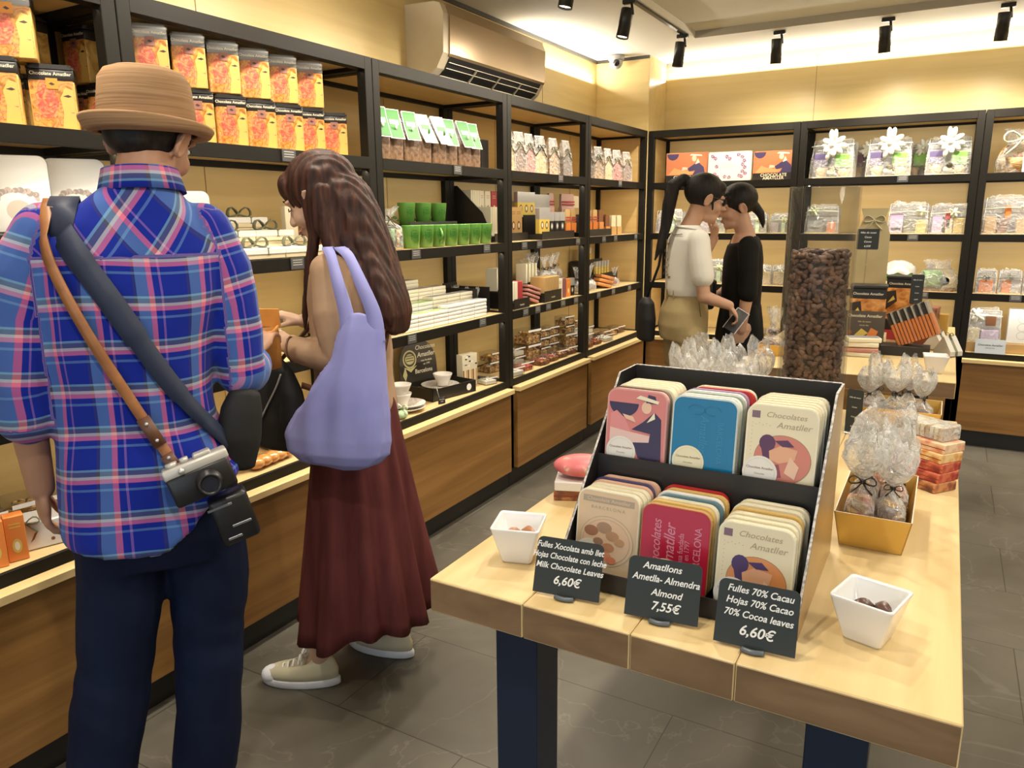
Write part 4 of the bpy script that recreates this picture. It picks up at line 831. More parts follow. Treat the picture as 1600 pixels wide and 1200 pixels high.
# fourth bay bottom
for y, dx, z, kd, lb in [(3.52, .06, 0, 'cbw', 'clear box with white sweets at the post, front of the fourth bay'), (3.66, .08, 0, 'cbred', 'clear pack of red sweets at the front of the fourth bay'), (3.55, .22, 0, 'cbt', 'clear box of biscuits behind the white sweets'), (3.56, .22, .0615, 'cbc', 'clear box on top, behind the white sweets'),
        (3.80, .21, 0, 'cbw', 'clear box of silver sweets in the middle of the fourth bay'), (3.80, .21, .0515, 'cbw', 'clear box of silver sweets, upper of two, fourth bay'), (3.86, .07, 0, 'cbr', 'round clear tub of chocolates, front middle of the fourth bay'), (3.99, .075, 0, 'cbr', 'round clear tub of chocolates, second of the front'),
        (4.12, .08, 0, 'cbd', 'clear box of dark chocolates near the right post, front'), (4.25, .08, 0, 'cbd', 'clear box of dark chocolates touching the right post, front'), (4.0, .23, 0, 'cbbig', 'large clear box of golden biscuits, fourth bay'), (4.0, .23, .0915, 'cbbig', 'large clear box of golden biscuits, top of the pile, fourth bay'),
        (4.15, .22, 0, 'cbc', 'lowest clear box of the pile before the right post'), (4.15, .22, .0515, 'cbt', 'middle clear box of the pile before the right post'), (4.15, .22, .1135, 'cbc', 'third clear box of the pile before the right post'), (4.27, .22, 0, 'cbt', 'clear box behind the right post, bottom'), (4.27, .22, .0615, 'cbc', 'clear box behind the right post, second'), (4.27, .22, .1135, 'cbc', 'clear box behind the right post, third'),
        (4.50, .22, 0, 'cbbig', 'large clear box of biscuits left in the last bay'), (4.50, .22, .0915, 'cbc', 'clear box on the large one, last bay'), (4.50, .22, .1435, 'cbt', 'clear box third in the pile, last bay'), (4.64, .22, 0, 'cbt', 'clear box in the second pile of the last bay'), (4.64, .22, .0615, 'cbw', 'clear box of white sweets, second pile of the last bay'), (4.64, .22, .1135, 'cbc', 'clear box topping the second pile of the last bay'),
        (4.78, .20, 0, 'cbw', 'clear box of white sweets, third pile of the last bay'), (4.78, .20, .0515, 'cbw', 'clear box of white sweets on the third pile of the last bay'), (4.52, .08, 0, 'cbr', 'round clear tub of chocolates, last bay front left'), (4.66, .08, 0, 'cbr', 'round clear tub of chocolates, last bay front'), (4.95, .14, 0, 'cbd', 'clear box of chocolates near the end panel'), (5.08, .14, 0, 'cbc', 'clear box of biscuits near the end panel'), (5.22, .14, 0, 'cbd', 'clear box of chocolates at the end panel'), (4.82, .07, 0, 'cbw', 'clear flat box at the front of the last bay')]:
    put(kd, lb, LP(y, dx, ZD+z), R_(82), gd)
# price labels clipped on the shelf rails
b = MB(); b.box(-.032, .032, -.004, 0, -.042, .004, CLR); b.box(-.03, .03, -.003, -.001, -.038, 0, C('label_grey', .10, .10, .11, .5), .0)
for z in (-.009, -.017, -.025): b.box(-.022, .022, -.0034, -.003, z, z+.003, TAGW)
P('plabel', 'price_label', 'price label', ME(b))
gp = 'price labels clipped to the shelf rails'
for y, z, lb in [(1.915, ZA, 'on the top rail under the picture tins, above the woman'), (1.92, ZB, 'on the rail under the bowed gift boxes'), (2.93, ZA, 'on the top rail under the green-tagged bags'), (2.60, ZB, 'on the mug rail, left one'), (3.17, ZB, 'on the mug rail, right one'), (2.55, ZCc, 'on the rail under the white bars, left one'), (3.12, ZCc, 'on the rail under the white bars, right one'),
        (3.98, ZA, 'on the top rail of the fourth bay'), (4.88, ZA, 'on the top rail of the last bay'), (3.55, ZB, 'on the second rail of the fourth bay, left one'), (3.72, ZB, 'on the second rail of the fourth bay, right one'), (4.22, ZB, 'on the second rail before the last post, wide one'), (4.62, ZB, 'on the second rail of the last bay, left one'), (4.82, ZB, 'on the second rail of the last bay, middle one'), (5.2, ZB, 'on the second rail of the last bay, right one'),
        (3.56, ZCc, 'on the third rail of the fourth bay, far left'), (3.70, ZCc, 'on the third rail of the fourth bay, second'), (3.83, ZCc, 'on the third rail of the fourth bay, third'), (4.02, ZCc, 'on the third rail of the fourth bay, fourth'), (4.2, ZCc, 'on the third rail of the fourth bay, fifth'), (4.55, ZCc, 'on the third rail of the last bay, left'), (4.8, ZCc, 'on the third rail of the last bay, middle'), (5.1, ZCc, 'on the third rail of the last bay, right')]:
    put('plabel', 'small grey price label '+lb, (XF+.0015, y, z-.001), q90, gp)
# ================================================================ back wall goods
YF = 5.42
def BP(x, dy, z, e=.0008): return (x, YF+dy, z+e)
NAVYP = C('print_navy', .05, .035, .10); TERR = C('print_terracotta', .52, .17, .07); SKIN_P = C('print_skin', .74, .50, .36)
def picbox(key, w=.30, h=.205, d=.05):
    b = MB(); b.box(-w/2, w/2, -d/2, d/2, 0, h, C('box_side_cream', .60, .52, .38), .002); f = -d/2
    b.flat([(-w/2+.001, h*.2), (w/2-.001, h*.2), (w/2-.001, h-.001), (-w/2+.001, h-.001)], f-.0006, TERR)
    b.flat([(-w/2+.001, .001), (w/2-.001, .001), (w/2-.001, h*.24), (-w/2+.001, h*.24)], f-.0008, DARK)
    b.disc(-w*.34, h*.96, w*.14, f-.0010, NAVYP, a0=180, a1=360)
    b.flat([(w*.02, h*.46), (w*.18, h*.62), (w*.28, h*.66), (w*.40, h*.50), (w*.44, h*.24), (w*.14, h*.24), (w*.20, h*.40), (w*.06, h*.36)], f-.0012, NAVYP)
    b.disc(w*.17, h*.80, w*.055, f-.0014, SKIN_P, rz=w*.07); b.flat([(w*.06, h*.90), (w*.36, h*.87), (w*.34, h*.92), (w*.1, h*.95)], f-.0016, CRM2); b.flat([(w*.20, h*.60), (w*.26, h*.80), (w*.30, h*.66)], f-.0013, CRM2)
    b.flat([(-w*.12, h*.40), (w*.02, h*.42), (w*.02, h*.50), (-w*.10, h*.52)], f-.0014, SKIN_P); b.flat([(-w*.44, h*.26), (-w*.3, h*.5), (-w*.16, h*.42), (w*.2, h*.34), (w*.1, h*.26)], f-.0011, C('print_orange', .70, .30, .12))
    b.text('CHOCOLATE', .030, CRM2, TF(0, f-.0016, h*.165) @ FRONT, offset=.015, space=1.05); b.text('AMATLLER', .030, CRM2, TF(0, f-.0016, h*.06) @ FRONT, offset=.015, space=1.05)
    P(key, 'picture_box', 'box', ME(b))
picbox('picbox')
gx = 'boxes on the top shelf above the whispering women'
put('picbox', 'terracotta picture box on the top shelf, left one, above the long ponytail', BP(-1.69, .11, ZA), R_(4), gx)
put('picbox', 'terracotta picture box on the top shelf, right one beside the thick post', BP(-1.085, .11, ZA), R_(-2), gx, s=.93)
b = MB(); b.prism(b.rpoly(.30, .20, .012, 4, 0, .10), -.025, .025, C('flower_tin_side', .62, .58, .50, .3)); b.flat(b.rpoly(.292, .192, .012, 4, 0, .10), -.0256, C('flower_tin_front', .80, .76, .66, .3))
FLW = C('flower_violet', .40, .24, .34); FL2 = C('flower_violet_deep', .24, .12, .19)
for k, (x, z) in enumerate([(-.12, .17), (-.10, .155), (-.02, .165), (.0, .15), (.06, .175), (.085, .16), (.10, .135), (.09, .11), (.105, .09), (.09, .065), (.11, .05), (.07, .035), (.085, .03), (-.03, .03), (.0, .025), (-.10, .05), (-.08, .03), (-.09, .10)]):
    for j in range(5): b.disc(x+.008*math.cos(j*1.257+k), z+.008*math.sin(j*1.257+k), .0062, -.0260-.00002*j, FLW if (j+k) % 2 else FL2, n=8)
b.flat([(-.05, .09), (.05, .09), (.05, .125), (-.05, .125)], -.0260, C('flower_plate', .68, .68, .60))
single('flower_tin', b, 'ivory tin with violet flowers between the two terracotta picture boxes', 'tin', BP(-1.385, .11, ZA), 0)
BOWW = C('bow_white', .86, .86, .78, .45); BOWG = C('bow_cream_green', .72, .76, .52, .5)
WOODB = C('wood_bucket', .55, .40, .22, .5)
# gift packs: board-backed clear packs with goods inside
def gpack(key, w, h, d, goods, bowm, bowpos, bows=.05, seed=0, film=FILM, name='gift_pack'):
    """goods: list of (x, w, z0, z1, material)"""
    b = MB(); b.box(-w/2, w/2, -d/2, d/2, 0, .006, CRM); b.box(-w/2, w/2, d/2-.004, d/2, 0, h*.9, C('pack_board', .42, .40, .38))
    for (x, gw_, z0, z1, m) in goods:
        if m is WOODB: b.lathe([(gw_*.32, .006), (gw_*.5, z1), (gw_*.46, z1), (0, z1-.01)], m, 16, TF(x, -.01, 0)); continue
        b.box(x-gw_/2, x+gw_/2, -d*.38, d*.3, z0+.006, z1, m, .003, TF(0, 0, 0, 0, 0, R_((seed*7 % 5)-2)*.3))
    f = MB(); rnd = random.Random(seed); n = 9; vs = []; fs = []
    for j in range(7):
        t_ = j/6; z = h*t_
        for i in range(4*n):
            s_ = i/n; k = int(s_); u = s_-k
            P4 = [(-1, -1), (1, -1), (1, 1), (-1, 1)]; x0, y0 = P4[k]; x1, y1 = P4[(k+1) % 4]
            x, y = x0+(x1-x0)*u, y0+(y1-y0)*u; tp = 1-.25*t_**3; y *= (1-.75*t_**2)
            nn = noise.noise(Vector((x*3+seed*5, y*3, z*20)))*.05*(.3+t_)
            vs.append((x*w/2*1.01*(tp+nn), y*d/2*1.02*(1+nn*2)+d*.22*t_**2, z+noise.noise(Vector((x*6, seed*3, 4)))*.02*t_))
    for j in range(6):
        for i in range(4*n): i2 = (i+1) % (4*n); fs.append((j*4*n+i, j*4*n+i2, (j+1)*4*n+i2, (j+1)*4*n+i))
    f.add(vs, fs, film, True)
    r = MB(); pom(r, (bowpos[0], -d*.34, bowpos[1]), bows*(1.0 if bowm is BOWW else .8), bowm, 10 if bows > .055 else 8, seed=seed); r.tube([(-w*.49, -d*.40, bowpos[1]-.01), (0, -d*.42, bowpos[1]), (w*.49, -d*.40, bowpos[1]-.005)], .003, bowm, 5)
    if bows > .08: b.lathe([(0, 0), (.019, 0)], CRM2, 20, TF(.01, -d*.53, .06, 0, PI/2))
    for (p, q) in (((-w*.49, -d*.5, .004), (-w*.45, -d*.20, h*.93)), ((w*.49, -d*.5, .004), (w*.45, -d*.20, h*.93)), ((-w*.45, -d*.20, h*.93), (w*.45, -d*.20, h*.93))): f.tube([p, q], .0012, WHT, 4)  # thin white tubes stand in for bright highlights along the wrap edges
    P(key, name, 'gift pack', [('goods', ME(b), []), ('clear_wrap', ME(f), []), ('bow', ME(r), [])])
gpack('hampA', .27, .26, .14, [(-.07, .085, 0, .07, WOODB), (.07, .09, 0, .06, WOODB), (-.075, .08, .07, .16, C('pack_indigo', .13, .10, .22)), (.065, .09, .06, .15, C('pack_green', .22, .48, .10)), (0, .05, .02, .05, CRM2)], BOWW, (0, .215), .095, 1)
gpack('hampB', .20, .22, .12, [(-.04, .07, 0, .07, WOODB), (.05, .07, 0, .07, WOODB), (-.04, .06, .07, .15, C('pack_plum', .16, .08, .14)), (.05, .06, .07, .13, OLIVE)], BOWW, (.02, .18), .06, 2)
gpack('hampC', .22, .22, .12, [(-.05, .08, 0, .06, WOODB), (.05, .08, 0, .05, WOODB), (0, .10, .06, .14, C('pack_green', .22, .48, .10))], C('bow_grey_white', .66, .66, .60, .45), (.0, .175), .07, 3)
gpack('packP', .23, .20, .10, [(-.065, .075, 0, .125, LILAC), (-.065, .06, .012, .04, PURP), (.015, .07, 0, .09, OLIVE), (.075, .06, 0, .085, YEL)], BOWG, (.07, .14), .045, 4)
gpack('packO', .24, .20, .10, [(-.07, .06, 0, .12, LILAC), (.0, .04, 0, .10, CRM), (.065, .08, 0, .10, YEL), (-.01, .03, .03, .15, REDP)], BOWG, (.02, .14), .045, 5)
gpack('packG', .20, .17, .09, [(-.05, .07, 0, .085, C('pack_mauve_grey', .40, .36, .42)), (.025, .03, 0, .09, PALEG), (.07, .045, 0, .09, OLIVE)], BOWG, (.03, .115), .04, 6)
gpack('packJ', .20, .18, .10, [(-.04, .09, 0, .10, GRY), (.055, .05, 0, .07, ORG), (-.04, .05, .02, .04, CRM)], BOWG, (-.05, .14), .045, 7)
gpack('packV', .24, .22, .12, [(-.08, .06, 0, .10, TANC), (-.02, .05, 0, .09, BRN), (.0, .03, .08, .16, ORG), (.075, .06, 0, .09, TANC)], BOWG, (.09, .15), .045, 8)
gpack('packS', .11, .15, .08, [(0, .075, 0, .075, ORG)], C('bow_grey', .30, .31, .27, .5), (.0, .10), .032, 9)
gpack('packT', .12, .15, .08, [(-.015, .05, 0, .075, ORG), (.03, .05, 0, .085, C('pack_grey_metal', .42, .38, .38, .3))], C('bow_grey', .30, .31, .27, .5), (.0, .10), .035, 10)
gpack('packQ', .13, .15, .08, [(-.025, .05, 0, .07, ORG), (.035, .055, 0, .08, TEAL)], BOWW, (.0, .10), .035, 11)
gpack('packW', .11, .14, .06, [(0, .09, 0, .09, CRM)], BOWW, (.0, .11), .03, 12)
gpack('packF', .17, .20, .08, [(-.05, .06, 0, .08, CRM), (.03, .09, 0, .07, LILAC), (.03, .05, .09, .15, BRN)], BOWW, (-.045, .16), .05, 13)
gpack('packM', .20, .16, .10, [(0, .17, 0, .014, BRN)], BOWG, (-.03, .05), .03, 14)
gh = 'gift packs on the back wall shelves'
for kd, x, dy, z, rz, lb, s_ in [
 ('hampA', -.715, .12, ZA, -4, 'big white-bowed hamper above the jar, left one of the top shelf', .98), ('hampB', -.54, .29, ZA, 3, 'smaller white-bowed hamper tucked between two big ones', 1), ('hampA', -.385, .12, ZA, 2, 'big white-bowed hamper in the middle of the top shelf', .95),
 ('hampC', -.20, .29, ZA, -2, 'grey-bowed hamper with green goods, left of the last big hamper', 1), ('hampA', -.055, .12, ZA, 2, 'big white-bowed hamper against the right post of the jar bay', .90),
 ('packG', -1.80, .10, ZB, 0, 'clear pack on the second shelf at the corner, behind the ponytail', 1), ('packG', -1.50, .12, ZB, 5, 'clear pack hidden behind the women’s heads', 1), ('packG', -1.19, .10, ZB, 0, 'green-bowed clear pack right of the black-haired woman', .84), ('packG', -1.02, .14, ZB, -6, 'green-bowed clear pack by the post left of the jar', .80),
 ('packJ', -.75, .10, ZB, 0, 'grey and orange clear pack seen through the jar glass', 1.05), ('packP', -.24, .09, ZB, 0, 'purple and green clear pack with two bows, left one', 1.0), ('packO', -.01+.0, .09, ZB, 0, 'lilac and yellow clear pack beside the right post', .93),
 ('packW', -1.11, .10, ZCc, 0, 'small cream pack by the jar, left of two', 1), ('packW', -1.0, .12, ZCc, 0, 'small cream pack by the jar, right of two', 1), ('packG', -1.45, .12, ZCc, 0, 'clear pack behind the women on the third shelf', 1),
 ('packV', .29, .10, ZB, 0, 'clear pack with orange bottle at the right picture edge, second shelf', 1.05),
 ('packS', .222, .08, ZCc, 0, 'grey-bowed orange pack just right of the post', 1), ('packT', .345, .09, ZCc, 0, 'grey-bowed pack with metal tin, second from the post', 1), ('packQ', .475, .09, ZCc, 0, 'white-bowed pack with teal tin at the right picture edge', 1),
 ('packF', .245, .11, ZD+.06, 0, 'white flower-bowed pack on the bottom shelf behind the grey sign', 1.05)]:
    put(kd, lb, BP(x, dy, z), R_(rz), gh, s=s_)
b = MB(); b.box(-.2, .2, -.06, .06, 0, .0595, TANC, .002); single('display_riser', b, 'tan riser under the flower-bowed pack', 'riser', BP(.36, .12, ZD))
b = MB(); b.box(-.075, .075, -.04, .04, 0, .21, C('white_carton_gloss', .78, .77, .74, .35), .003)
for z in (.05, .10, .15): b.disc(0, z, .025, -.0406, C('emboss_grey', .55, .54, .50), n=18); b.disc(0, z, .022, -.0409, C('white_carton_gloss'), n=18)
single('white_carton', b, 'tall white carton with round marks at the right edge, bottom shelf', 'box', BP(.44, .12, ZD+.0605))
b = MB(); SG = C('sign_grey', .30, .33, .36, .4); b.add([(-.08, -.03, 0), (.08, -.03, 0), (.08, 0, .085), (-.08, 0, .085), (.08, .03, 0), (-.08, .03, 0)], [(0, 1, 2, 3), (3, 2, 4, 5)], SG)
Ms = TF(0, -.0165, .042, 0, R_(-19.4)) @ FRONT
b.text('Chocolate Amatller', .0165, DARK, Ms @ TF(0, .009, 0), offset=.01); b.text('BARCELONA', .0085, DARK, Ms @ TF(0, -.009, 0), offset=.005)
single('tent_sign', b, 'folded grey sign with dark lettering on the right bottom shelf', 'sign', BP(.285, .028, ZD))
# basket hamper
t = thing('basket_hamper', 'woven basket hamper with pale bow and grey card at the top right edge', 'gift basket', BP(.33, .13, ZA), 0)
b = MB(); WK = noise_mat('wicker', [(.4, (.26, .14, .05)), (.6, (.58, .38, .16))], (6, 6, 30), 8, rough=.6, bump=.3); b.lathe([(.08, 0), (.10, .03), (.115, .085), (.11, .085), (.09, .02), (0, .01)], WK, 22, sx=1.1); b.tube([(.12*math.cos(a), 0, .08+.11*math.sin(a)) for a in [PI*i/12 for i in range(13)]], .008, WK, 6); lumps(b, .14, .13, .06, [ORG, GOLD, CRM], 12, 4, .025, .07); part('basket', b, t)
b = MB(); fbag(b, .25, .17, .12, .25, FILM, 11, neck=.5, flare=.8); part('clear_film', b, t)
b = MB(); bow(b, (-.02, -.09, .19), .09, C('bow_mint', .62, .68, .50, .5)); part('bow', b, t)
b = MB(); b.box(-.005, .10, -.125, -.123, .0, .14, C('card_grey', .52, .52, .58)); b.box(.0, .095, -.1262, -.1252, .085, .11, C('card_mauve', .30, .18, .20)); b.text('Chocolate', .016, DARK, TF(.045, -.1265, .045) @ FRONT, shear=.3); part('card', b, t)
# round gift with white fabric top, and green mug pack
t = thing('round_gift', 'round green and white gift under wrinkled white film, third shelf behind the tins', 'gift pack', BP(-.265, .12, ZCc), 0)
b = MB(); b.lathe([(.08, 0), (.09, .01), (.09, .05), (.085, .055), (0, .055)], CRM2, 24); b.lathe([(.084, .055), (.084, .10), (.07, .12), (0, .12)], C('pack_green', .22, .48, .10), 24); part('box_drum', b, t)
b = MB(); n = 24; vs = []; fs = []
for j in range(7):
    for i in range(n): a = 2*PI*i/n; rr = .098*math.cos(j/6*PI/2*.96)*(1+.08*math.sin(5*a+j)); vs.append((rr*math.cos(a), rr*math.sin(a), .105+.075*math.sin(j/6*PI/2)+.008*math.sin(7*a+j)))
for j in range(6):
    for i in range(n): fs.append((j*n+i, j*n+(i+1) % n, (j+1)*n+(i+1) % n, (j+1)*n+i))
b.add(vs, fs, C('fabric_white', .68, .64, .60, .4), True); part('fabric_top', b, t)
t = thing('mug_gift_pack', 'clear pack with pale green mug and round label, third shelf by the post', 'gift pack', BP(-.045, .11, ZCc), 0)
b = MB(); b.box(-.11, .10, -.06, .06, 0, .014, BRN); PG = C('mug_pale_green', .40, .64, .30, .3)
b.lathe([(.032, 0), (.045, .1), (.041, .1), (.03, .01)], PG, 22, TF(.04, 0, .045, 0, 0, R_(-80))); b.lathe([(.032, 0), (.045, .1), (.041, .1), (.03, .01)], PG, 22, TF(.02, .01, .10, R_(20), 0, R_(-100))); b.tube([(-.02+.03*math.cos(a), -.045, .075+.028*math.sin(a)) for a in [i/8*PI*1.5 for i in range(9)]], .006, PG); b.lathe([(.0, 0), (.035, .04), (.03, .05), (0, .05)], WHT, 16, TF(-.06, -.01, .015)); b.box(-.09, -.05, -.01, .02, .10, .16, C('silver_brown', .36, .30, .27, .3), .004, TF(0, 0, 0, 0, 0, R_(12))); part('goods', b, t)
b = MB(); b.lathe([(0, 0), (.027, 0)], C('round_label', .80, .84, .70), 24, TF(.045, -.066, .065, 0, PI/2)); part('round_label', b, t)
b = MB(); fbag(b, .22, .13, .12, .19, FILM, 12, neck=.6, flare=.7); part('clear_film', b, t)
# small packs deep on bottom shelf behind the table
put('ce3', 'gold bag low on the back wall beside the jar', BP(-1.02, .10, ZD), 0, gh); put('cbw', 'clear box of silver sweets low on the back wall', BP(-1.13, .12, ZD), 0, gh)
for x, z, lb in [(-.29, ZA, 'under the hampers'), (.39, ZA, 'under the basket hamper'), (-.20, ZB, 'under the purple pack'), (-.11, ZCc, 'under the pale green mug pack'), (.38, ZCc, 'on the right-hand third rail of the back wall')]:
    put('plabel', 'small grey price label '+lb+' on the back wall' if 'back wall' not in lb else 'small grey price label '+lb, (x, YF-.0015, z-.001), 0, gp)

# ================================================================ foreground table
TZ = .8208
# --- black cardboard stand
SX, SY, SR = -.3395, 1.10, 0.0
t = thing('tin_display_stand', 'black two-tier cardboard stand with slanting kraft-edged sides full of slim tins', 'display stand', (SX, SY, TZ), SR)
BKI = C('stand_black', .012, .011, .011, .42); KR = noise_mat('stand_outer_gold', [(.4, (.40, .26, .11)), (.6, (.50, .34, .15))], nscale=3, rough=.3, metal=.3); EDG = noise_mat('stand_cut_edge', [(.45, (.30, .28, .27)), (.55, (.56, .54, .52))], nscale=120, rough=.8)
side = [(0, 0), (.36, 0), (.36, .326), (.272, .326), (0, .036)]
for sx, nm_ in ((-.201, 'left'), (.197, 'right')):
    b = MB(); b.prism(side, sx, sx+.004, BKI, plane='YZ', msides=EDG)
    xo = sx-.0004 if sx < 0 else sx+.0044
    b.flat(side if sx > 0 else side[::-1], xo, KR, plane='YZ'); part('side_panel', b, t)
b = MB(); b.box(-.197, .197, .356, .36, 0, .326, BKI); b.box(-.197, .197, .3555, .3605, .3262, .3275, EDG); part('back_panel', b, t)
b = MB(); b.box(-.197, .197, .162, .165, 0, .190, BKI); b.box(-.197, .197, .165, .356, .156, .159, BKI); part('upper_tier', b, t)
b = MB(); b.box(-.197, .197, .001, .004, 0, .034, BKI); b.box(-.197, .197, .004, .162, .0, .003, BKI); part('lower_tier', b, t)
# --- slim tins
TW_, TH_ = .117, .152; TT = .0125
STK = C('sticker_cream', .74, .70, .50, .5); STKW = C('sticker_white', .74, .72, .68, .5)
def tin_base(body, front, rim=None):
    b = MB(); b.prism(b.rpoly(TW_, TH_, .019, 5, 0, TH_/2), -TT/2+.0012, TT/2, body); b.prism(b.rpoly(TW_-.002, TH_-.002, .018, 5, 0, TH_/2), -TT/2, -TT/2+.0012, rim or body)
    f = MB(); f.flat(f.rpoly(TW_-.006, TH_-.006, .016, 5, 0, TH_/2), -TT/2-.0003, front); f.M = Matrix.Diagonal((.96, 1, .864, 1)); return b, f
IV = C('tin_ivory', .80, .74, .55, .28, coat=.4); IVF = C('tin_ivory_face', .74, .66, .46, .32)
FY = -TT/2-.0003
def sticker(f, x=-.025, z=.032, m=STK):
    z = .034
    f.M = Matrix.Identity(4)
    f.disc(x, z, .029, FY-.0012, m, n=28); f.disc(x, z, .025, FY-.0014, C('sticker_line', .60, .55, .38), n=28); f.disc(x, z, .0245, FY-.0016, m, n=28); f.text('Chocolate Amatller', .0056, BRN, TF(x, FY-.0018, z+.008) @ FRONT, offset=.01); f.text('Chocolate', .004, BRN, TF(x, FY-.0018, z-.002) @ FRONT)
def T(key, name_parts): P(key, 'slim_tin', 'tin', name_parts)
# plain edge tins by rim colour
for key, col in (('tIv', IV), ('tRed', C('tin_red', .42, .02, .02, .3)), ('tLil', C('tin_lilac', .34, .26, .40, .3)), ('tWht', C('tin_white', .74, .74, .70, .3)), ('tGrn', C('tin_greygreen', .30, .36, .31, .3)), ('tTeal', C('tin_teal', .10, .19, .23, .3)), ('tOch', C('tin_ochre', .62, .42, .14, .3)), ('tBrn', C('tin_umber', .14, .09, .06, .35)), ('tNav', C('tin_navy', .06, .05, .13, .3)), ('tPch', C('tin_peach', .66, .42, .30, .3))):
    bb, ff = tin_base(col, col); T(key, [('tin_body', ME(bb), []), ('lid_face', ME(ff), [])])
# pink piano-like scene (plain stand-in)
b, f = tin_base(C('tin_pink_side', .60, .32, .30, .3), C('face_pink', .60, .20, .19, .35)); h = TH_
NV = C('face_navy', .035, .025, .075, .35); LP_ = C('face_palepink', .72, .50, .46, .4); MG = C('face_magenta', .62, .05, .20, .35)
f.disc(-.026, h-.006, .030, FY-.0002, NV, a0=180, a1=360); f.flat([(-.052, .12), (-.04, .128), (-.022, .112), (-.010, .085), (-.052, .082)], FY-.0003, C('face_rose', .66, .26, .26)); f.flat([(-.052, .01), (-.052, .09), (-.018, .085), (.030, .080), (.028, .062), (-.005, .06), (-.01, .01)], FY-.0004, LP_)
f.flat([(.008, .03), (-.004, .062), (.028, .066), (.030, .085), (-.008, .090), (.014, .108), (.036, .132), (.050, .118), (.054, .02), (.04, .012)], FY-.0006, NV); f.disc(.020, .140, .010, FY-.0008, SKIN_P, rz=.013); f.flat([(-.002, .158), (.042, .150), (.044, .156), (.006, .165)], FY-.0009, CRM2); f.flat([(.018, .150), (.040, .150), (.036, .166), (.022, .168)], FY-.0008, NV); f.flat([(.022, .108), (.036, .132), (.038, .118)], FY-.0009, CRM2)
f.flat([(-.02, .112), (-.028, .122), (-.006, .118), (.000, .106)], FY-.0009, SKIN_P); f.flat([(-.005, .01), (.01, .03), (.03, .012), (.05, .03), (.052, .01)], FY-.0008, MG)
sticker(f, -.026, .034, STKW); T('tPiano', [('tin_body', ME(b), []), ('printed_face', ME(f), [])])
# blue
b, f = tin_base(C('tin_blue_side', .55, .60, .58, .3), C('face_blue', .0, .155, .33, .3)); BL2 = C('face_blue_light', .02, .20, .38, .3)
f.text('BARCELONA', .015, BL2, TF(.030, FY-.0003, .085, 0, 0, PI/2) @ FRONT); f.text('Amatller', .022, BL2, TF(.0, FY-.0003, .10, 0, 0, PI/2) @ FRONT, shear=.2)
for sx in (-1, 1): f.tube([(sx*(.015+.015*math.cos(a)), FY-.0003, .150+.010*math.sin(a)) for a in [i/10*5 for i in range(11)]], .0008, BL2, 4, flat=.3)
sticker(f, -.024, .032, STK); T('tBlue', [('tin_body', ME(b), []), ('printed_face', ME(f), [])])
# lady-in-circle style face (plain stand-in)
def ladytin(key, circ, fig, deep):
    b, f = tin_base(IV, IVF); f.flat([(-.052, .148), (-.038, .148), (-.038, .162), (-.052, .162)], FY-.0003, C('face_mauve_sq', .20, .12, .16, .4))
    LT = C('face_lettering', .42, .34, .22, .5); f.text('Chocolates', .0150, LT, TF(.006, FY-.0003, .156) @ FRONT, shear=.25, offset=.005); f.text('Amatller', .0165, LT, TF(.020, FY-.0003, .137) @ FRONT, shear=.25, offset=.005)
    for k in range(6): f.disc(-.050+.006*k, .138-.003*(k % 2), .0008, FY-.0003, LT, n=6)
    for k in range(8): f.disc(-.050, .130-.008*k, .0008, FY-.0003, LT, n=6)
    f.disc(.005, .070, .0485, FY-.0003, C('face_rim', .40, .22, .12), n=40); f.disc(.005, .070, .0470, FY-.0005, circ, n=40)
    f.disc(-.022, .100, .014, FY-.0007, fig, n=14, rz=.017); f.flat([(-.034, .10), (-.020, .105), (-.008, .07), (-.026, .062)], FY-.0008, fig)
    f.flat([(-.018, .085), (.002, .098), (.030, .092), (.026, .072), (.0, .062), (-.016, .068)], FY-.0010, C('face_lady', .70, .38, .24)); f.flat([(-.01, .106), (.012, .110), (.024, .098), (.004, .096)], FY-.0012, fig)
    f.flat([(.010, .045), (.018, .078), (.034, .060), (.028, .034)], FY-.0012, SKIN_P); f.flat([(-.03, .055), (.0, .06), (.006, .035), (-.02, .030)], FY-.0011, deep)
    sticker(f, -.030, .030, STKW); T(key, [('tin_body', ME(b), []), ('printed_face', ME(f), [])])
ladytin('tLadyR', C('circle_rose', .58, .20, .15, .35), C('fig_plum', .10, .04, .10), C('fig_wine', .26, .07, .10)); ladytin('tLadyO', C('circle_orange', .66, .27, .10, .35), C('fig_indigo', .07, .04, .14), C('fig_brown', .28, .10, .04))
# tan medallion face
b, f = tin_base(IV, C('face_tan', .70, .52, .34, .35)); FRM = C('face_frame', .42, .34, .26); MED = C('face_medal', .72, .50, .34)
f.flat([(-.050, .150), (.050, .150), (.050, .163), (-.050, .163)], FY-.0003, FRM); f.text('Chocolate Amatller', .0105, C('face_tan'), TF(0, FY-.0005, .1565) @ FRONT, offset=.01); f.text('BARCELONA', .009, FRM, TF(0, FY-.0005, .140) @ FRONT, space=1.4)
f.disc(0, .072, .0525, FY-.0004, FRM, n=40); f.disc(0, .072, .0515, FY-.0006, C('face_tan'), n=40); f.disc(0, .072, .046, FY-.0008, FRM, n=40); f.disc(0, .072, .0452, FY-.0010, MED, n=40)
for k, (x, z, r_, m) in enumerate([(-.03, .09, .014, (.36, .17, .10)), (-.005, .10, .015, (.40, .26, .17)), (.012, .085, .013, (.48, .28, .16)), (.005, .060, .012, (.50, .24, .13)), (.026, .075, .010, (.52, .30, .17)), (.0, .042, .012, (.68, .28, .16)), (-.015, .07, .010, (.34, .20, .14)), (.012, .035, .010, (.66, .22, .12))]): f.disc(x, z, r_, FY-.0012-.0001*k, C('medal%d' % k, *m), n=14, rz=r_*.8)
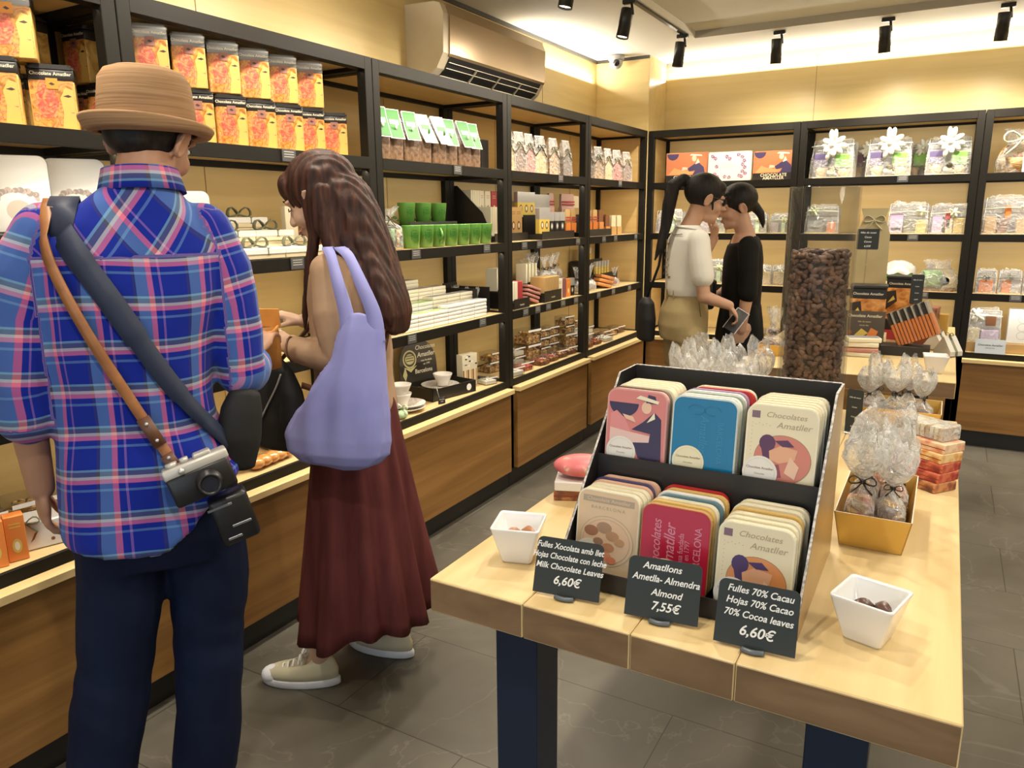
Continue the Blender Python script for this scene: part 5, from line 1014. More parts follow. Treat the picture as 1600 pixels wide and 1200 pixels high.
sticker(f, -.030, .022, STKW); T('tMedal', [('tin_body', ME(b), []), ('printed_face', ME(f), [])])
# red with vertical lettering
b, f = tin_base(C('tin_red_side', .50, .30, .12, .3), C('face_red', .42, .012, .045, .28), C('tin_red', .42, .02, .02, .3)); PK = C('face_pinklet', .62, .22, .30, .35)
for tx, sz, x, sh in (('Chocolates', .0235, -.032, .25), ('Amatller', .028, -.008, .25), ('casa fundada', .0135, .012, 0), ('en 1797', .0125, .023, 0), ('BARCELONA', .0175, .041, 0)): f.text(tx, sz, PK, TF(x, FY-.0004, .096, 0, 0, -PI/2) @ FRONT, shear=sh, offset=.006, space=.95)
sticker(f, -.012, .022, STK); T('tRedF', [('tin_body', ME(b), []), ('printed_face', ME(f), [])])
Mst = TF(SX, SY, TZ, SR)
gtin = {'UL': 'slim tins, upper left stack', 'UM': 'slim tins, upper middle stack', 'UR': 'slim tins, upper right stack', 'LL': 'slim tins, lower left stack', 'LM': 'slim tins, lower middle stack', 'LR': 'slim tins, lower right stack'}
STKS = {
 'UL': (-.130, .172, .161, ['tPiano', 'tBrn', 'tIv', 'tIv', 'tIv', 'tIv', 'tIv'], 'front tin of the upper left stack, pink with a navy figure'),
 'UM': (-.004, .172, .161, ['tBlue', 'tWht', 'tGrn', 'tWht', 'tLil', 'tRed', 'tIv'], 'front tin of the upper middle stack, plain bright blue'),
 'UR': (.127, .172, .161, ['tLadyR', 'tIv', 'tIv', 'tIv', 'tIv', 'tIv'], 'front tin of the upper right stack, ivory with a rose medallion'),
 'LL': (-.132, .046, .004, ['tMedal', 'tIv', 'tIv', 'tPch', 'tNav', 'tPch'], 'front tin of the lower left stack, tan with a round medallion'),
 'LM': (-.006, .030, .004, ['tRedF', 'tOch', 'tIv', 'tTeal', 'tWht', 'tOch', 'tRed'], 'front tin of the lower middle stack, deep red with upright lettering'),
 'LR': (.126, .018, .004, ['tLadyO', 'tIv', 'tIv', 'tOch', 'tIv', 'tIv'], 'front tin of the lower right stack, ivory with an orange medallion')}
CN = {'tBrn': 'umber', 'tIv': 'ivory', 'tWht': 'white', 'tGrn': 'grey-green', 'tLil': 'lilac', 'tRed': 'red', 'tPch': 'peach', 'tNav': 'navy', 'tOch': 'ochre', 'tTeal': 'teal'}
PLACE = {'UL': 'upper left', 'UM': 'upper middle', 'UR': 'upper right', 'LL': 'lower left', 'LM': 'lower middle', 'LR': 'lower right'}
for sk, (x, y0, z0, ks, lb) in STKS.items():
    lean = R_(-7 if sk[0] == 'L' else -6); pitch = {'LR': .0205, 'LM': .0165, 'LL': .0155, 'UR': .0175}.get(sk, .0155)
    for k, kd in enumerate(ks):
        rj = random.Random(k*7+len(kd)+ord(sk[1])); xx = x+(0 if k == 0 else rj.uniform(-.003, .003)+(.004 if sk == 'UM' and k > 4 else 0)+.0008*k)
        yy = y0+pitch*k
        p_ = Mst @ Vector((xx, yy+.006, z0+.0012))
        put(kd, lb if k == 0 else '%s slim tin, %s from the front in the %s stack' % (CN[kd], ORD[k], PLACE[sk]), tuple(p_), SR, gtin[sk], rx=lean)
# --- chalk signs
CHB = C('chalkboard', .016, .022, .022, .6); CHW = C('chalk_white', .80, .80, .78, .6)
def chalk(label, x, y, rz, lines, w=.116, h=.094, tilt=-20):
    t = thing('chalk_sign', label, 'price sign', (x, y, TZ), rz)
    Mt = TF(0, 0, .004, 0, R_(tilt)); b = MB(); r = .010
    out = [(-w/2+.000, 0), (w/2, 0)] + [(w/2-r+r*math.cos(a), h-r+r*math.sin(a)) for a in [i*PI/10 for i in range(6)]] + [(-w/2+r-r*math.sin(a), h-r+r*math.cos(a)) for a in [i*PI/10 for i in range(6)]]
    b.prism(out, -.0012, .0012, CHB, Mt); part('board', b, t)
    b = MB()
    for tx, sz, xo, z, off, sxx in lines: b.text(tx, sz, CHW, Mt @ TF(xo, -.0017, z, 0, 0, R_(1.0)) @ FRONT, shear=.22, offset=off, sx=sxx)
    part('handwriting', b, t)
    b = MB(); b.tube([(-.016+.032*i/8, -.006-.004*math.sin(PI*i/8), .004) for i in range(9)], .004, C('clip_grey', .10, .12, .14, .3), 8); b.box(-.016, .016, -.006, .022, 0, .003, MATS['clip_grey'], .001); part('foot_clip', b, t)
g_ = .018
chalk('left chalk sign on the table edge reading milk chocolate leaves 6,60', -.500, 1.048, R_(8), [('Fulles Xocolata amb llet', .0140, 0, .080, g_, .86), ('Hojas Chocolate con leche', .0140, 0, .063, g_, .84), ('Milk Chocolate Leaves', .0140, .002, .046, g_, .92), ('6,60€', .020, 0, .024, g_, 1.0)])
chalk('middle chalk sign on the table edge reading almond 7,55', -.336, 1.052, R_(8), [('Amatllons', .0150, -.004, .081, g_, 1.0), ('Ametlla- Almendra', .0150, .003, .062, g_, .92), ('Almond', .0150, .006, .041, g_, 1.0), ('7,55€', .019, .006, .020, g_, 1.0)])
chalk('right chalk sign on the table edge reading 70% cocoa leaves 6,60', -.190, 1.040, R_(4), [('Fulles 70% Cacau', .0142, .002, .081, g_, .95), ('Hojas 70% Cacao', .0142, .002, .064, g_, .95), ('70% Cocoa leaves', .0142, .002, .046, g_, .95), ('6,60€', .021, .002, .023, g_, 1.0)])
# --- white tasting bowls
def bowl(label, x, y, rz, leafm, z=TZ, cc=None, s=1.0):
    t = thing('tasting_bowl', label, 'bowl', (x, y, z), rz, s=s)
    WB = C('bowl_porcelain', .80, .80, .80, .18, coat=.5)
    b = MB()
    rings = [(.054, .0), (.058, .004), (.090, .068), (.092, .071), (.090, .073), (.0845, .0725), (.082, .069), (.052, .007)]
    n = 24; vs = []; fs = []
    for w_, z_ in rings:
        vs += [(px, py, z_) for px, py in b.rpoly(w_, w_, .007, 5)]
    for i in range(len(rings)-1):
        for k in range(n): k2 = (k+1) % n; fs.append((i*n+k, i*n+k2, (i+1)*n+k2, (i+1)*n+k))
    fs.append(list(range(n))[::-1]); fs.append([(len(rings)-1)*n+k for k in range(n)])
    b.add(vs, fs, WB, True); part('bowl_wall', b, t)
    for k in range(3 if cc else 0):
        l = MB(); L_ = .036; pts = []; m_ = 10
        vs = []; fs = []
        for i in range(m_+1):
            u = i/m_; wd__ = .0115*math.sin(PI*u)**.7*(1-.25*u)+.0004
            for j in range(5): v_ = (j-2)/2; vs.append(((u-.5)*L_, v_*wd__, .006*math.sin(PI*u)-.004*v_*v_+.0006*math.sin(u*30)))
        for i in range(m_):
            for j in range(4): q = i*5+j; fs.append((q, q+5, q+6, q+1))
        q0 = len(vs); vs2 = [(a_, b_, c_-.0028) for a_, b_, c_ in vs]
        l.add(vs+vs2, fs+[tuple(reversed([i+q0 for i in f_])) for f_ in fs], leafm, True)
        o = t.location; xx, yy, zz, r1, r2, r3 = [(-.010, .006, .046, .6, -.9, .5), (.014, .010, .050, -.5, -.7, -.6), (.0, -.012, .040, 1.8, -.3, .4)][k]
        p_ = Matrix.Translation((x, y, z)) @ Matrix.Rotation(rz, 4, 'Z') @ Vector((xx, yy, zz))
        single('chocolate_leaf', l, cc % ['leaning on the left', 'leaning on the right', 'lying in front'][k], 'chocolate', tuple(p_), rz+r1, None, rx=-r2, ry=r3*.4)
bowl('white square bowl with milk chocolate leaves at the left of the chalk signs', -.645, 1.150, R_(17), C('milk_leaf', .36, .16, .08, .4), cc='milk chocolate leaf in the left white bowl, %s')
bowl('white square bowl with dark chocolate leaves at the right table corner', -.048, 1.165, R_(-15), C('dark_leaf', .10, .05, .04, .3), cc='dark chocolate leaf in the right white bowl, %s', s=1.0)
# --- jar of beans
JX, JY, JR = -.325, 2.40, .098
t = thing('bean_jar', 'tall clear glass cylinder filled with cocoa beans behind the tin stand', 'jar', (JX, JY, TZ))
b = MB(); b.lathe([(0, 0), (JR-.004, 0), (JR, .004), (JR, .700), (JR-.002, .703), (JR-.006, .700), (JR-.006, .016), (0, .016)], GLASS, 40); part('glass_cylinder', b, t)
BEAN = noise_mat('cocoa_bean', [(.35, (.06, .027, .016)), (.55, (.15, .072, .045)), (.7, (.32, .18, .12))], nscale=26, detail=3, rough=.5)
b = MB(); rnd = random.Random(12); HB = .515; b.lathe([(0, .017), (JR-.03, .017), (JR-.03, HB-.02), (0, HB-.02)], C('bean_core', .03, .014, .009, .8), 20)
row = 0; z = .034
while z < HB:
    nb = 25
    for k in range(nb):
        a = 2*PI*(k+.5*(row % 2))/nb+rnd.uniform(-.12, .12); rr = JR-.0215+rnd.uniform(-.003, .001)
        if math.cos(a-R_(-75)) < -.35 and z < HB-.04: continue
        rot = (Matrix.Rotation(a+PI/2, 4, 'Z') @ Matrix.Rotation(rnd.uniform(-.5, .5), 4, 'X') @ Matrix.Rotation(rnd.uniform(-1.5, 1.5), 4, 'Y')).to_3x3()
        b.sphere((rr*math.cos(a), rr*math.sin(a), z+rnd.uniform(-.004, .006)), (.0135, .0072, .0078), BEAN, None, 8, 6, rot)
    z += .0138; row += 1
for k in range(110):
    a = rnd.random()*7; rr = (JR-.024)*math.sqrt(rnd.random()); rot = (Matrix.Rotation(rnd.random()*6, 4, 'Z') @ Matrix.Rotation(rnd.uniform(-.4, .4), 4, 'Y')).to_3x3()
    b.sphere((rr*math.cos(a), rr*math.sin(a), HB-.012+rnd.random()*.018), (.0135, .0075, .007), BEAN, None, 8, 6, rot)
o = single('cocoa_beans', b, 'cocoa beans filling most of the tall glass cylinder', 'cocoa beans', (JX, JY, TZ)); o['kind'] = 'stuff'
# --- gold trays
GTR = noise_mat('tray_gold', [(.4, (.60, .36, .07)), (.6, (.68, .43, .10))], nscale=2, rough=.3, metal=.35); GTE = C('tray_edge', .86, .80, .66, .35)
def gtray(label, x0, x1, y0, y1, h, z=TZ, rz=0):
    cx, cy, w, d = (x0+x1)/2, (y0+y1)/2, x1-x0, y1-y0; t = thing('gold_tray', label, 'tray', (cx, cy, z), rz)
    b = MB(); f = .012
    b.box(-w/2, w/2, -d/2, d/2, 0, .002, GTR); part('tray_floor', b, t)
    b = MB()
    for (p0, p1, q) in (((-w/2, -d/2), (w/2, -d/2), (0, -f)), ((w/2, -d/2), (w/2, d/2), (f, 0)), ((w/2, d/2), (-w/2, d/2), (0, f)), ((-w/2, d/2), (-w/2, -d/2), (-f, 0))):
        e0 = (p0[0]*(1+f*2/w), p0[1]*(1+f*2/d)); e1 = (p1[0]*(1+f*2/w), p1[1]*(1+f*2/d)); n_ = Vector((q[0], q[1], 0)).normalized()*.002
        vs = [(*p0, 0), (*p1, 0), (*e1, h), (*e0, h)]; vs += [(a-n_.x, b_-n_.y, c) for a, b_, c in vs]
        b.add(vs, [(0, 1, 2, 3), (7, 6, 5, 4), (0, 3, 7, 4), (1, 5, 6, 2)], GTR); b.add([vs[3], vs[2], vs[6], vs[7]], [(0, 1, 2, 3)], GTE)
    part('tray_sides', b, t); return t
gtray('gold card tray of chocolate bags right of the tin stand', -.128, -.018, 1.50, 1.775, .070)
gtray('gold card tray at the far end of the first table, right of the jar', -.205, .020, 2.43, 2.595, .062)
gtray('gold card tray hidden under the crumpled bags left of the jar', -.73, -.445, 2.20, 2.56, .04)
def ce(kd, x, y, z, rz, lb, s=1.0, g=None): put(kd, lb, (x, y, z), R_(rz), g, s=s)
cello('cf1', ('org', 'pink', 'gold'), .085, .075, .055, .215, 21, FILM2, RIBD, flare=1.15, n=16, bw=.03); cello('cf2', ('brown', 'gold', 'choc'), .085, .075, .060, .20, 22, FILM2, RIBD, flare=1.05, n=16, bw=.024)
cello('cg1', ('org', 'pink', 'gold'), .054, .075, .062, .215, 31, FILM2, RIBD, flare=1.5, n=18, bw=.026); cello('cg2', ('brown', 'gold', 'choc'), .054, .075, .062, .20, 32, FILM2, RIBD, flare=1.4, n=18, bw=.018)
cello('cf3', ('white', 'brown'), .075, .07, .05, .20, 23, FILM2, RIBD, flare=1.0, n=12, bw=.02); cello('cf4', ('org', 'brown'), .075, .07, .055, .18, 24, FILM2, RIBD, flare=.95, n=12, bw=.022)
gf = 'crumpled chocolate bags in the near gold tray'
b = MB(); b.box(-.048, .048, -.125, .125, 0, .026, C('wafer_layer', .42, .22, .10), .004); single('wafer_bundle', b, 'brown wafer bundle lying under the bags of the near gold tray', 'chocolate box', (-.073, 1.6375, TZ+.0022))
b = MB(); b.box(-.095, .095, -.068, .068, 0, .020, C('wafer_layer'), .004); single('wafer_bundle', b, 'brown wafer bundle lying under the bags of the far gold tray', 'chocolate box', (-.0925, 2.5125, TZ+.0022))
ce('cg1', -.099, 1.548, TZ+.0295, 0, 'crumpled bag with orange wafers and black bow, front left of the near gold tray', .93, gf); ce('cg2', -.046, 1.552, TZ+.0295, 8, 'crumpled bag with a stack of brown bars, front right of the near gold tray', .90, gf); ce('cg2', -.099, 1.640, TZ+.0295, -5, 'crumpled bag in the middle of the near gold tray, stand side', .95, gf); ce('cg1', -.046, 1.645, TZ+.0295, 5, 'crumpled bag in the middle of the near gold tray, outer side', .9, gf); ce('cg1', -.073, 1.725, TZ+.0295, 90, 'crumpled bag at the back of the near gold tray', .95, gf)
gf2 = 'crumpled chocolate bags in the far gold tray'
for k, (x, y, kd, rz, lb) in enumerate([(-.165, 2.475, 'cf4', 10, 'crumpled bag with a red wafer, left in the far gold tray'), (-.095, 2.475, 'cf2', 50, 'crumpled bag with striped bars, middle of the far gold tray'), (-.022, 2.475, 'cf4', 80, 'crumpled bag with brown bars, right in the far gold tray'), (-.15, 2.555, 'cf3', 30, 'crumpled bag at the back left of the far gold tray'), (-.06, 2.555, 'cf3', 5, 'crumpled bag at the back right of the far gold tray')]): ce(kd, x, y, TZ+.0235, rz, lb, .84, gf2)
gf3 = 'crumpled bags behind the tin stand'
for k, (x, y, kd, rz) in enumerate([(-.682, 2.26, 'cf3', 20), (-.588, 2.27, 'cf4', 0), (-.495, 2.26, 'cf4', 60), (-.682, 2.38, 'cf3', 50), (-.588, 2.385, 'cf3', 10), (-.495, 2.38, 'cf4', 33), (-.682, 2.50, 'cf3', 80), (-.588, 2.505, 'cf3', 44), (-.495, 2.50, 'cf3', 5)]):
    ce(kd, x, y, TZ+.0025, rz, 'crumpled clear bag left of the jar, %s row, %s from the left' % (['front', 'middle', 'back'][k//3], ORD[k % 3]), 1.08, gf3)
chs = TF(0, 0, 0)
def minisign(label, x, y, z0, rz, w=.05, h=.06, pole=0.0, lines=3):
    t = thing('chalk_sign', label, 'price sign', (x, y, z0), rz)
    b = MB(); b.prism(b.rpoly(w, h, .006, 3, 0, h/2+pole), -.0012, .0012, CHB); part('board', b, t)
    b = MB()
    for k, tx in enumerate(['Nibs de cacao', 'Cacao', 'Cocoa', '6,50€'][:lines]): b.text(tx, min(h*.16, w*.125), CHW, TF(0, -.0018, pole+h*(.82-.22*k)) @ FRONT, shear=.2, offset=.01)
    part('handwriting', b, t)
    b = MB(); b.tube([(0, .003, .0), (0, .003, max(pole, .004)+.004)], .003, CLR if pole else SILV, 8); b.box(-.02, .02, -.015, .02, 0, .003, SILV, .001); part('stand', b, t)
minisign('small chalk sign standing right beside the bean jar', -.190, 2.335, TZ, R_(-14), .045, .13, 0, 4)
# --- stack of patterned chocolate boxes
def patbox(key, c1, c2, c3, w=.15, d=.085, h=.026):
    b = MB(); m = noise_mat('print_'+key, [(.36, c1), (.5, c2), (.64, c3)], nscale=22, detail=4, rough=.4, dist=1.5); b.box(-w/2, w/2, -d/2, d/2, 0, h, m, .0015); b.box(-w/2-.0004, w/2+.0004, -d/2-.0005, -d/2+.001, h*.42, h*.5, C('carton_slit', .18, .05, .02)); P(key, 'patterned_box', 'chocolate box', ME(b))
patbox('pb1', (.50, .16, .04), (.72, .40, .14), (.80, .60, .30)); patbox('pb2', (.22, .02, .02), (.42, .05, .04), (.60, .16, .08)); patbox('pb3', (.62, .22, .12), (.74, .42, .26), (.82, .62, .42)); patbox('pb4', (.12, .05, .03), (.30, .09, .05), (.55, .25, .10))
PBS = .84
gpb = 'patterned chocolate boxes stacked behind the near gold tray'
for k, (kd, n_) in enumerate([('pb4', 'bottom, dark'), ('pb2', 'second, dark red'), ('pb2', 'third, bright red'), ('pb1', 'fourth, orange printed'), ('pb3', 'fifth, peach printed')]):
    put(kd, 'patterned chocolate box of the slanting stack, '+n_, (.000+.002*k, 1.955+.005*k, TZ+.0002+.0223*k), R_(-38+3*(k % 3)), gpb, s=PBS)
t = thing('wafer_pack', 'clear ribbed pack of pale wafers on top of the patterned box stack', 'sweet pack', (.006, 1.985, TZ+.1120), R_(-36), s=.86)
b = MB()
for k in range(9): b.box(-.062+.0138*k, -.052+.0138*k, -.032, .032, .002, .036, [OFF, CRM, TANC][k % 3], .002)
part('wafers', b, t); b = MB(); b.box(-.066, .066, -.036, .036, 0, .042, FILM2, .004); part('clear_wrap', b, t); b = MB(); bow(b, (-.05, -.038, .03), .02, RIBD); part('ribbon', b, t)
# --- pink bag on boxes at the left table edge
put('pb4', 'dark brown box under the pink sweet bag at the left table edge', (-.675, 1.500, TZ+.0002), R_(25), None, s=.85)
b = MB(); b.box(-.06, .06, -.045, .045, 0, .022, WHT, .002); single('white_carton', b, 'flat white box under the pink sweet bag at the left table edge', 'box', (-.675, 1.503, TZ+.0230), R_(20))
b = MB(); b.sphere((0, 0, .026), (.068, .048, .024), noise_mat('pink_sweets', [(.4, (.62, .13, .14)), (.58, (.66, .20, .20)), (.66, (.78, .66, .48))], nscale=24, rough=.4), None, 18, 10); single('pink_sweet_bag', b, 'puffy pink bag of sweets on two boxes at the left table edge', 'bag', (-.675, 1.503, TZ+.0452), R_(22))

# ================================================================ second table goods
b = MB(); b.prism([(-.085, 0), (.085, 0), (.08, .52), (.05, .60), (.065, .65), (-.065, .65), (-.05, .60), (-.08, .52)], -.05, .05, noise_mat('paper_sack', [(.3, (.40, .33, .17)), (.7, (.52, .44, .25))], nscale=4, rough=.7))
t = thing('paper_sack', 'tall tan paper sack on the second table, right of the jar', 'bag', (-.350, 4.44, TZ), R_(4)); part('sack_body', b, t)
b = MB(); bow(b, (0, -.052, .59), .05, C('raffia', .60, .56, .36)); part('raffia_bow', b, t)
minisign('small chalk sign on a clear pole in front of the tan paper sack', -.350, 4.17, TZ, 0, .10, .10, .45, 4)
def bigorange(key):
    b = MB(); w = .155; h = .235; hw = w/2
    b.box(-hw, hw, -hw*.8, hw*.8, 0, h*.74, noise_mat('orange_cocoa_print', [(.35, (.30, .09, .015)), (.5, (.62, .26, .06)), (.66, (.78, .42, .14))], nscale=16, detail=4, rough=.35, dist=1.5), .003)
    b.flat([(-hw+.003, .05), (-.02, .10), (-.03, .16), (-hw+.003, .15)], -hw*.8-.0006, C('print_black_leaf', .03, .02, .015)); b.flat([(-hw+.012, .09), (-.03, .11), (-.04, .13)], -hw*.8-.001, YEL)
    l = MB(); l.box(-hw-.001, hw+.001, -hw*.8-.001, hw*.8+.001, h*.73, h-.014, DARK, .003); l.box(-hw-.004, hw+.004, -hw*.8-.004, hw*.8+.004, h-.014, h, DARK, .003); l.text('Chocolate Amatller', .0165, CRM2, TF(0, -hw*.8-.0018, h*.83) @ FRONT, offset=.012)
    P(key, 'cocoa_tin', 'tin', [('tin_body', ME(b), []), ('lid', ME(l), [])])
bigorange('cocoatin')
for k in range(4): put('barc' if k != 1 else 'barp', 'bar of the low stack in front of the dark picture card, '+ORD[k]+' from below', (-.315+.008*k, 3.68, TZ+.0218*k), .1*k, 'bars in front of the dark picture card', s=1.25)
b = MB(); b.box(-.09, .09, -.07, .07, 0, .058, CRM, .002); single('display_riser', b, 'cream riser under the nearer orange cocoa tin', 'riser', (-.31, 4.0, TZ))
put('cocoatin', 'orange cocoa tin with black lid, nearer and larger, right of the jar', (-.31, 4.0, TZ+.0585), R_(3), 'orange cocoa tins with black lids')
b = MB(); b.box(-.07, .07, -.07, .07, 0, .10, DARK, .002); b.box(-.071, .071, -.0708, -.07, .0, .05, RED); single('black_carton', b, 'black and red carton under the farther orange cocoa tin', 'box', (-.175, 4.30, TZ))
put('cocoatin', 'orange cocoa tin with black lid, farther one beside the round gift', (-.175, 4.30, TZ+.1012), R_(-4), 'orange cocoa tins with black lids', s=.92)
t = thing('picture_card', 'dark brown picture card standing in front of the nearer orange tin', 'sign', (-.30, 3.80, TZ+.03), R_(2)); 
t.location = (-.30, 3.78, TZ)
b = MB(); b.box(-.085, .085, -.001, .001, 0, .19, C('card_brown', .075, .06, .045), .0); b.text('Chocolate Amatller', .018, CRM2, TF(0, -.0016, .168) @ FRONT, offset=.01); b.text('nibs de cacao', .010, CRM, TF(0, -.0016, .142) @ FRONT); b.text('cocoa nibs', .009, CRM, TF(0, -.0016, .125) @ FRONT)
b.flat([(-.04, .075), (-.01, .11), (.02, .09), (-.01, .07)], -.0014, YEL); b.flat([(.01, .07), (.03, .115), (.06, .10), (.05, .07)], -.0016, ORG); b.disc(-.06, .09, .012, -.0014, CHOCM, n=10); part('card', b, t)
b = MB(); b.box(-.03, .03, .001, .03, 0, .04, CLR); part('card_holder', b, t)
minisign('narrow black sign among the orange tins of the second table', -.110, 4.08, TZ+.0, R_(15), .055, .14, .20, 4)
# tilted bundle of orange bars
t = thing('bar_bundle', 'tilted clear bundle of orange and silver bars on the second table', 'sweet pack', (-.098, 3.80, TZ+.137), R_(-8), ry=R_(-24))
b = MB()
for k in range(12): b.box(-.085+.0145*k, -.074+.0145*k, -.03, .03, -.07, .03, [ORG, C('bar_coral', .68, .24, .10)][k % 2], .001); b.box(-.085+.0145*k, -.076+.0145*k, -.03, .03, .03, .085, SILV if k % 2 else DARK, .001)
part('bars', b, t); b = MB(); b.box(-.09, .092, -.034, .034, -.074, .095, CLR, .006); part('clear_wrap', b, t)
b = MB(); b.box(-.10, .10, -.05, .05, 0, .045, DARK, .002); single('display_riser', b, 'dark base holding the tilted bar bundle', 'riser', (-.125, 3.80, TZ-.0004))
b = MB(); b.box(-.045, .045, -.05, .05, 0, .17, C('box_redbrown', .15, .035, .02, .4), .001); b.box(-.047, .047, -.052, .052, .17, .18, C('box_redbrown_lip', .30, .09, .05), .001); single('brown_box', b, 'red-brown upright box behind the tilted bar bundle', 'box', (-.055, 4.18, TZ), R_(-8))
b = MB(); b.box(-.025, .025, -.03, .03, 0, .14, GOLD, .001); single('gold_box', b, 'gold upright box beside the red-brown one', 'box', (.012, 4.25, TZ), R_(-5))
for k, (x, y, rz) in enumerate([(.0, 4.0, -30), (.045, 3.86, -42)]):
    t = thing('ribboned_box', ['grey-white box with olive ribbon, behind the other ribboned one', 'grey-white box with olive ribbon at the right edge of the second table'][k], 'box', (x, y, TZ+.004), R_(rz), 'grey-white ribboned boxes', ry=R_(0))
    b = MB(); b.prism([(-.045, 0), (.045, 0), (.045, .02), (0, .085), (-.045, .02)], -.035, .035, C('box_greywhite', .60, .57, .50)); part('carton', b, t)
    b = MB(); b.prism([(-.046, 0), (.046, 0), (.046, .0205), (0, .0865), (-.046, .0205)], -.007, .007, OLIVE); bow(b, (0, 0, .09), .02, OLIVE); part('ribbon', b, t)
bowl('white square bowl on the near edge of the second table', .0, 3.42, R_(5), C('milk_leaf'), cc=None, s=.98)
gtray('gold card tray on the second table left of the jar', -.70, -.56, 3.50, 3.66, .05)
ce('ce3', -.655, 3.58, TZ+.0025, 0, 'bright crumpled bag in the gold tray on the second table', 1.05); ce('ce5', -.60, 3.60, TZ+.0025, 40, 'small silver bag in the gold tray on the second table', .9)
# ================================================================ people
def V3(*a): return Vector(a)
def loft(b, rings, m, seg=28, M=None, wob=None, p=2.3):
    """closed body of rings (x, y, z, half width, half depth[, yaw]); wob(angle, i) scales the radius"""
    vs = []; n = len(rings)
    for i, rg in enumerate(rings):
        x, y, z, a, d = rg[:5]; yw = rg[5] if len(rg) > 5 else 0; zf = rg[6] if len(rg) > 6 else None
        for k in range(seg):
            t_ = 2*PI*k/seg; c, s_ = math.cos(t_), math.sin(t_); q = (abs(c)**p+abs(s_)**p)**(-1/p); w = wob(t_, i) if wob else 1
            px, py = c*q*a*w, s_*q*d*w; cx, sx = math.cos(yw), math.sin(yw)
            vs.append((x+px*cx-py*sx, y+px*sx+py*cx, z+(zf(t_) if zf else 0)))
    fs = [(i*seg+k, i*seg+(k+1) % seg, (i+1)*seg+(k+1) % seg, (i+1)*seg+k) for i in range(n-1) for k in range(seg)]
    fs.append(list(range(seg))[::-1]); fs.append([(n-1)*seg+k for k in range(seg)])
    return b.add(vs, fs, m, True, M)
def limb(b, pts, m, M=None, seg=14):
    """tapering limb through (x, y, z, r); densified and round-ended"""
    P_ = [Vector(p[:3]) for p in pts]; R = [p[3] for p in pts]; q = []; rr = []
    for i in range(len(P_)-1):
        n = max(2, int((P_[i+1]-P_[i]).length/.03))
        for k in range(n):
            t_ = k/n; q.append(P_[i].lerp(P_[i+1], t_)); rr.append(R[i]+(R[i+1]-R[i])*t_)
    q.append(P_[-1]); rr.append(R[-1])
    b.tube(q, rr, m, seg, M)
    for i in range(len(P_)): b.sphere(P_[i], R[i]*.99, m, M, 14, 10)
def remesh(b, voxel, smooth=6, fac=.5):
    me = b.mesh('tmp'); me.materials.clear(); o = bpy.data.objects.new('tmp', me); ts = bpy.data.scenes.new('tmp'); ts.collection.objects.link(o)
    r = o.modifiers.new('r', 'REMESH'); r.mode = 'VOXEL'; r.voxel_size = voxel; r.use_smooth_shade = True
    s_ = o.modifiers.new('s', 'SMOOTH'); s_.iterations = smooth; s_.factor = fac
    ts.view_layers[0].update(); dg = ts.view_layers[0].depsgraph; dg.update(); out = bpy.data.meshes.new_from_object(o.evaluated_get(dg))
    bpy.data.objects.remove(o); bpy.data.meshes.remove(me); bpy.data.scenes.remove(ts)
    for p_ in out.polygons: p_.use_smooth = True
    return out
def relief(me, f):
    n = len(me.vertices); co = [0]*(3*n); no = [0]*(3*n); me.vertices.foreach_get('co', co); me.vertices.foreach_get('normal', no)
    for i in range(n):
        d_ = f(Vector(co[3*i:3*i+3]))
        for j in range(3): co[3*i+j] += no[3*i+j]*d_
    me.vertices.foreach_set('co', co); me.update()
def mpart(name, me, m, parent, label=None):
    me.materials.clear(); me.materials.append(m); o = _new(name, me, parent); return tag(o, label)
def head_shape(b, M, m, female=False):
    b.sphere((0, -.014, .032), (.074, .094, .084), m, M, 20, 14)
    b.sphere((0, .030, -.012), (.060, .058, .078), m, M, 18, 12); b.sphere((0, .040, -.078), (.040 if female else .046, .042, .034), m, M, 14, 10)
    b.sphere((0, .066, -.096), (.018, .016, .014), m, M, 10, 8)
    for sx in (-1, 1):
        b.sphere((sx*.032, .056, -.030), (.026, .026, .028), m, M, 10, 8)
        b.sphere((sx*.034, .073, .022), (.024, .012, .009), m, M, 10, 8)
        Me = M @ TF(sx*.078, -.006, -.006, R_(sx*18), R_(-12), R_(sx*14)); b.sphere((0, 0, 0), (.006, .019, .031), m, Me, 10, 8); b.tube([(sx*.007, .014*math.cos(a)*1.2-.003, .030*math.sin(a)) for a in [i/12*2*PI for i in range(12)]], .0052, m, 6, Me, closed=True)
    b.tube([(0, .080, .018), (0, .092, -.008), (0, .103, -.026)], [.008, .009, .011], m, 8, M); b.sphere((0, .100, -.028), (.013, .012, .010), m, M, 10, 8); b.sphere((-.010, .090, -.031), (.008, .010, .007), m, M, 8, 6); b.sphere((.010, .090, -.031), (.008, .010, .007), m, M, 8, 6)
    b.sphere((0, .080, -.054), (.021, .012, .006), m, M, 10, 6); b.sphere((0, .079, -.064), (.018, .012, .007), m, M, 10, 6)
